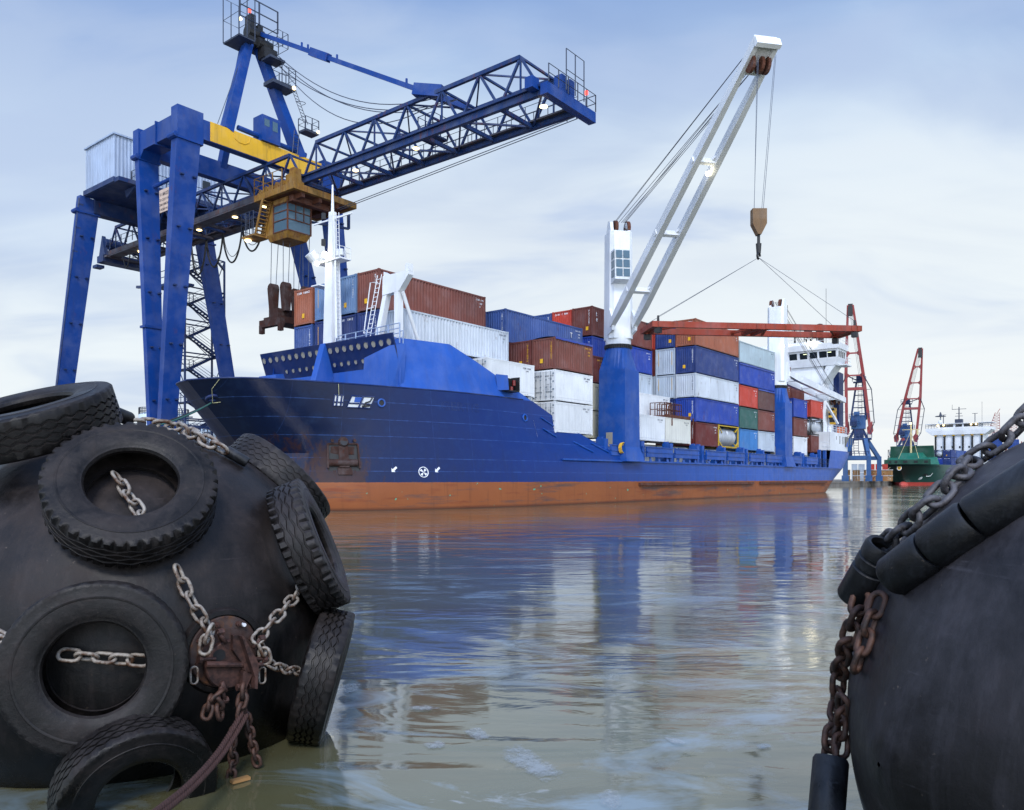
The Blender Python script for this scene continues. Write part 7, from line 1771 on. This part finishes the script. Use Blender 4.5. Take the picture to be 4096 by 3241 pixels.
# sleeve on the chain leaving the top tyre, and a sleeve end near the back tyre
def sleeve(a, b, r, label, group, mat='sleeve', cuts=(), cap=True):
    mb = MB(); a, b = Vector(a), Vector(b); L = (b-a).length; prof = [(r*.72, .03), (r*.72, -.002), (r*.9, -.006), (r, .012)]
    for c in cuts: prof += [(r, L*c-.012), (r*.88, L*c-.006), (r*.88, L*c+.006), (r, L*c+.012)]
    prof += [(r, L-.012), (r*.9, L+.006), (r*.72, L+.002), (r*.72, L-.05)]
    mb.lathe(a, b-a, prof, 28); o = mb.build('rubber_sleeve', M[mat], None, WORLD, a, smooth='auto'); tag(o, label, 'rubber sleeve', group); return o
sa, sb = sph(*D2((246, 873)), LC, LR+.10), sph(*D2((272, 881)), LC, LR+.06)
sleeve(sph(*D2((228, 866)), LC, LR+.17), sph(*D2((273, 882)), LC, LR+.09), .058, 'short rubber sleeve where the chain leaves the topmost tyre', 'rubber sleeves on the left fender')
sleeve(sph(*D2((478, 951)), LC, LR+.05), sph(*D2((520, 975)), LC, LR+.05), .045, 'greenish rubber sleeve lying beside the back tyre', 'rubber sleeves on the left fender')
ring_pts = lpath([(-20, 1668), (40, 1662), (80, 1660)], -.4)
chain('chain', [Vector((-2.9, 4.35, .04)), Vector((-2.6, 4.45, .05)), Vector((-2.3, 4.55, .05))], .09, .014, 'dark rusty chain trailing along the waterline at the lower left', M['chainrust'], (0, -1, .3), seed=21)

# right fender: chain net with rubber sleeves
def nR(c):
    q, n, _, dd = RBVH.find_nearest(c); return (c-q).normalized() if dd > .004 else n
GR = 'chains around the right fender'
def rpath(pts, lift): return [rsurf(*D2(p), lift) for p in pts]
chain('chain', rpath([(2190, 852), (2110, 932), (2065, 985), (2030, 1025), (1985, 1073), (1945, 1108), (1905, 1142), (1885, 1160)], .05), .140, .0165, 'grey chain running along the upper edge of the right fender', M['chaingrey'], nR, group=GR, seed=31)
chain('chain', rpath([(1838, 1262), (1826, 1310), (1806, 1365), (1786, 1425), (1770, 1485), (1754, 1550), (1748, 1612)], .05), .128, .0165, 'rusty chain hanging down the left edge of the right fender', M['chainrust'], nR, group=GR, seed=32, jitter=.3)
chain('chain', rpath([(1868, 1262), (1848, 1320), (1832, 1372), (1818, 1415)], .03), .120, .0155, 'shorter rusty chain end behind the hanging one on the right fender', M['chainrust'], nR, group=GR, seed=33, jitter=.35)
chain('chain', rpath([(1792, 1475), (1780, 1530), (1772, 1592)], .03), .120, .0155, 'rusty chain loop just above the bottom sleeve of the right fender', M['chainrust'], nR, group=GR, seed=34, jitter=.4)
GSl = 'rubber sleeves on the right fender'
q = rpath([(1892, 1165), (1828, 1272)], .07); sleeve(q[0], q[1], .088, 'grey rubber sleeve with two bands at the left shoulder of the right fender', GSl, cuts=(.22, .42))
q = rpath([(1752, 1600), (1738, 1770)], .06); sleeve(q[0], q[1], .088, 'dark rubber sleeve at the bottom left of the right fender', GSl)
q = rpath([(1908, 1228), (1985, 1172), (2072, 1112), (2215, 1026)], .055)
for k, lab in enumerate(('lowest fat rubber sleeve of the diagonal row on the right fender', 'middle fat rubber sleeve of the diagonal row on the right fender', 'uppermost fat rubber sleeve of the diagonal row, at the right edge')):
    sleeve(q[k] + (q[k+1]-q[k])*(.0 if k == 0 else .03), q[k+1], .098, lab, GSl)

# floating bits
M['foam'] = None
def foam_mat():
    t = NT('water_foam'); n = t.noise(5, 8, .72, None, None, .8); n2 = t.noise(26, 6, .7)
    e = t.n('Attribute', _attribute_name='edge').outputs['Fac']
    b = t.n('BsdfPrincipled', Base_Color=(.50, .54, .55, 1), Roughness=.55); tr = t.n('BsdfTransparent'); mx = t.n('MixShader')
    f = t.math('ADD', t.math('MULTIPLY', n, .75), t.math('ADD', t.math('MULTIPLY', n2, .35), t.math('MULTIPLY', e, .42)))
    t.set(mx, 'i0', t.ramp(f, .72, .98, .0, .62)); t.set(mx, 'i1', tr.outputs[0]); t.set(mx, 'i2', b.outputs[0]); t.t.links.new(mx.outputs[0], t.out.inputs[0]); return t.m
M['foam'] = foam_mat()
def wz(px, py, z=.006): d = ray(*D2((px, py))); return CAM + d*((z-CAMH)/d.z)
def foam(pts, label, seed):
    rr = random.Random(seed); P_ = [wz(*p, z=.005+.001*seed) for p in pts]; c = sum(P_, Vector())/len(P_)
    P_ = [c + (p-c)*1.25 for p in P_]; out = fine(P_ + [P_[0]], 10)[:-1]; m = len(out)
    mb = MB(); mb.v = [c] + [c.lerp(p, .55) for p in out] + out
    mb.f = [(0, 1+i, 1+(i+1) % m) for i in range(m)] + [(1+i, 1+m+i, 1+m+(i+1) % m, 1+(i+1) % m) for i in range(m)]
    o = mb.build('foam_patch', M['foam'], None, WORLD, c); at_ = o.data.attributes.new('edge', 'FLOAT', 'POINT'); at_.data.foreach_set('value', [1.0] + [.72]*m + [0.0]*m)
    tag(o, label, 'foam patch', 'foam patches on the water')
foam([(1052, 1572), (1090, 1568), (1135, 1590), (1180, 1618), (1200, 1640), (1150, 1650), (1100, 1625), (1060, 1600)], 'largest white foam patch on the near water between the fenders', 1)
foam([(975, 1540), (1010, 1532), (1040, 1552), (1000, 1560)], 'small foam patch up and left of the largest one', 2)
foam([(1258, 1672), (1290, 1660), (1318, 1680), (1300, 1706), (1265, 1700)], 'round foam patch at the bottom edge right of the largest one', 3)
foam([(890, 1568), (930, 1560), (948, 1572), (905, 1580)], 'thin foam patch left of the largest one', 4)
foam([(722, 1442), (755, 1438), (768, 1448), (740, 1462), (722, 1460)], 'foam patch beside the lower right tyre of the left fender', 5)
foam([(1395, 1552), (1425, 1556), (1450, 1566), (1420, 1570)], 'foam streak on the water right of centre', 6)
foam([(1590, 1570), (1615, 1566), (1630, 1575), (1600, 1580)], 'small foam streak left of the hanging rusty chain', 7)
foam([(860, 1490), (900, 1486), (935, 1494), (880, 1498)], 'long thin foam streak near the dark reflection', 8)
mb = MB(); a, b = wz(488, 1652), wz(525, 1642); mb.beam(a + Vector((0,0,.01)), b + Vector((0,0,.01)), .05, .02); tag(mb.build('driftwood', M['timber'], None, WORLD, a), 'small orange-brown piece of driftwood floating beside the left fender', 'driftwood')

# ------------------------------------------------------------------ every far-apart piece becomes a part of its own
import re
SPLIT_NAMES = set("beacon boom_platform bridge_floodlight bridge_lamp bulwark_opening bulwark_stiffener coaming_stay container_post counterweight door_hinge end_wall fender_bar festoon_cable flange_bolt floodlight frame_brace hole_rim breakwater_hole house_window hull_opening leg_flange leg_step lifting_lug loud_hailer mast_light messenger_line platform_lamp radar_mast shackle_eye side_trunk side_wall stay_rope tower_brace yellow_stripe thruster_arrow deck_lamp rope_sheave rust_run".split())
def split_far(o):
    me = o.data; nv = len(me.vertices); par = list(range(nv))
    def find(i):
        while par[i] != i: par[i] = par[par[i]]; i = par[i]
        return i
    for e in me.edges:
        a, b = find(e.vertices[0]), find(e.vertices[1])
        if a != b: par[a] = b
    isl = {}
    for i in range(nv): isl.setdefault(find(i), []).append(i)
    keys = list(isl); k = len(keys)
    if k < 2 or k > 400: return
    mw = o.matrix_world; bb = []
    for q in keys:
        ps = [mw @ me.vertices[i].co for i in isl[q]]
        bb.append(([min(p[c] for p in ps) for c in range(3)], [max(p[c] for p in ps) for c in range(3)]))
    sz = [max(h-l for l, h in zip(*b)) for b in bb]; gp = list(range(k))
    def fg(i):
        while gp[i] != i: gp[i] = gp[gp[i]]; i = gp[i]
        return i
    for i in range(k):
        for j in range(i):
            g2 = sum(max(0, bb[i][0][c]-bb[j][1][c], bb[j][0][c]-bb[i][1][c])**2 for c in range(3))
            if g2**.5 <= max(.02, .5*max(sz[i], sz[j])): gp[fg(i)] = fg(j)
    groups = {}
    for i in range(k): groups.setdefault(fg(i), []).append(i)
    if len(groups) < 2: return
    vg = {}
    for gi, (gk, ms) in enumerate(groups.items()):
        for m_ in ms:
            for v in isl[keys[m_]]: vg[v] = gi
    polys = [[] for _ in groups]
    for p in me.polygons: polys[vg[p.vertices[0]]].append(p)
    name = re.sub(r"\.\d+$", "", o.name); objs = []
    for gi in range(len(groups)):
        vs = [v for v in range(nv) if vg[v] == gi]; mp = {v: i for i, v in enumerate(vs)}
        m2 = bpy.data.meshes.new(name); m2.from_pydata([tuple(me.vertices[v].co) for v in vs], [], [tuple(mp[v] for v in p.vertices) for p in polys[gi]])
        for mt in me.materials: m2.materials.append(mt)
        m2.polygons.foreach_set('use_smooth', [p.use_smooth for p in polys[gi]]); m2.update()
        if any(p.use_smooth for p in polys[gi]): m2.set_sharp_from_angle(angle=R(35))
        objs.append(m2)
    o.data = objs[0]
    for m2 in objs[1:]:
        c = o.copy(); c.data = m2; COL.objects.link(c)
bpy.context.view_layer.update()
for o in [o for o in bpy.data.objects if o.type == 'MESH' and re.sub(r"\.\d+$", "", o.name) in SPLIT_NAMES]: split_far(o)
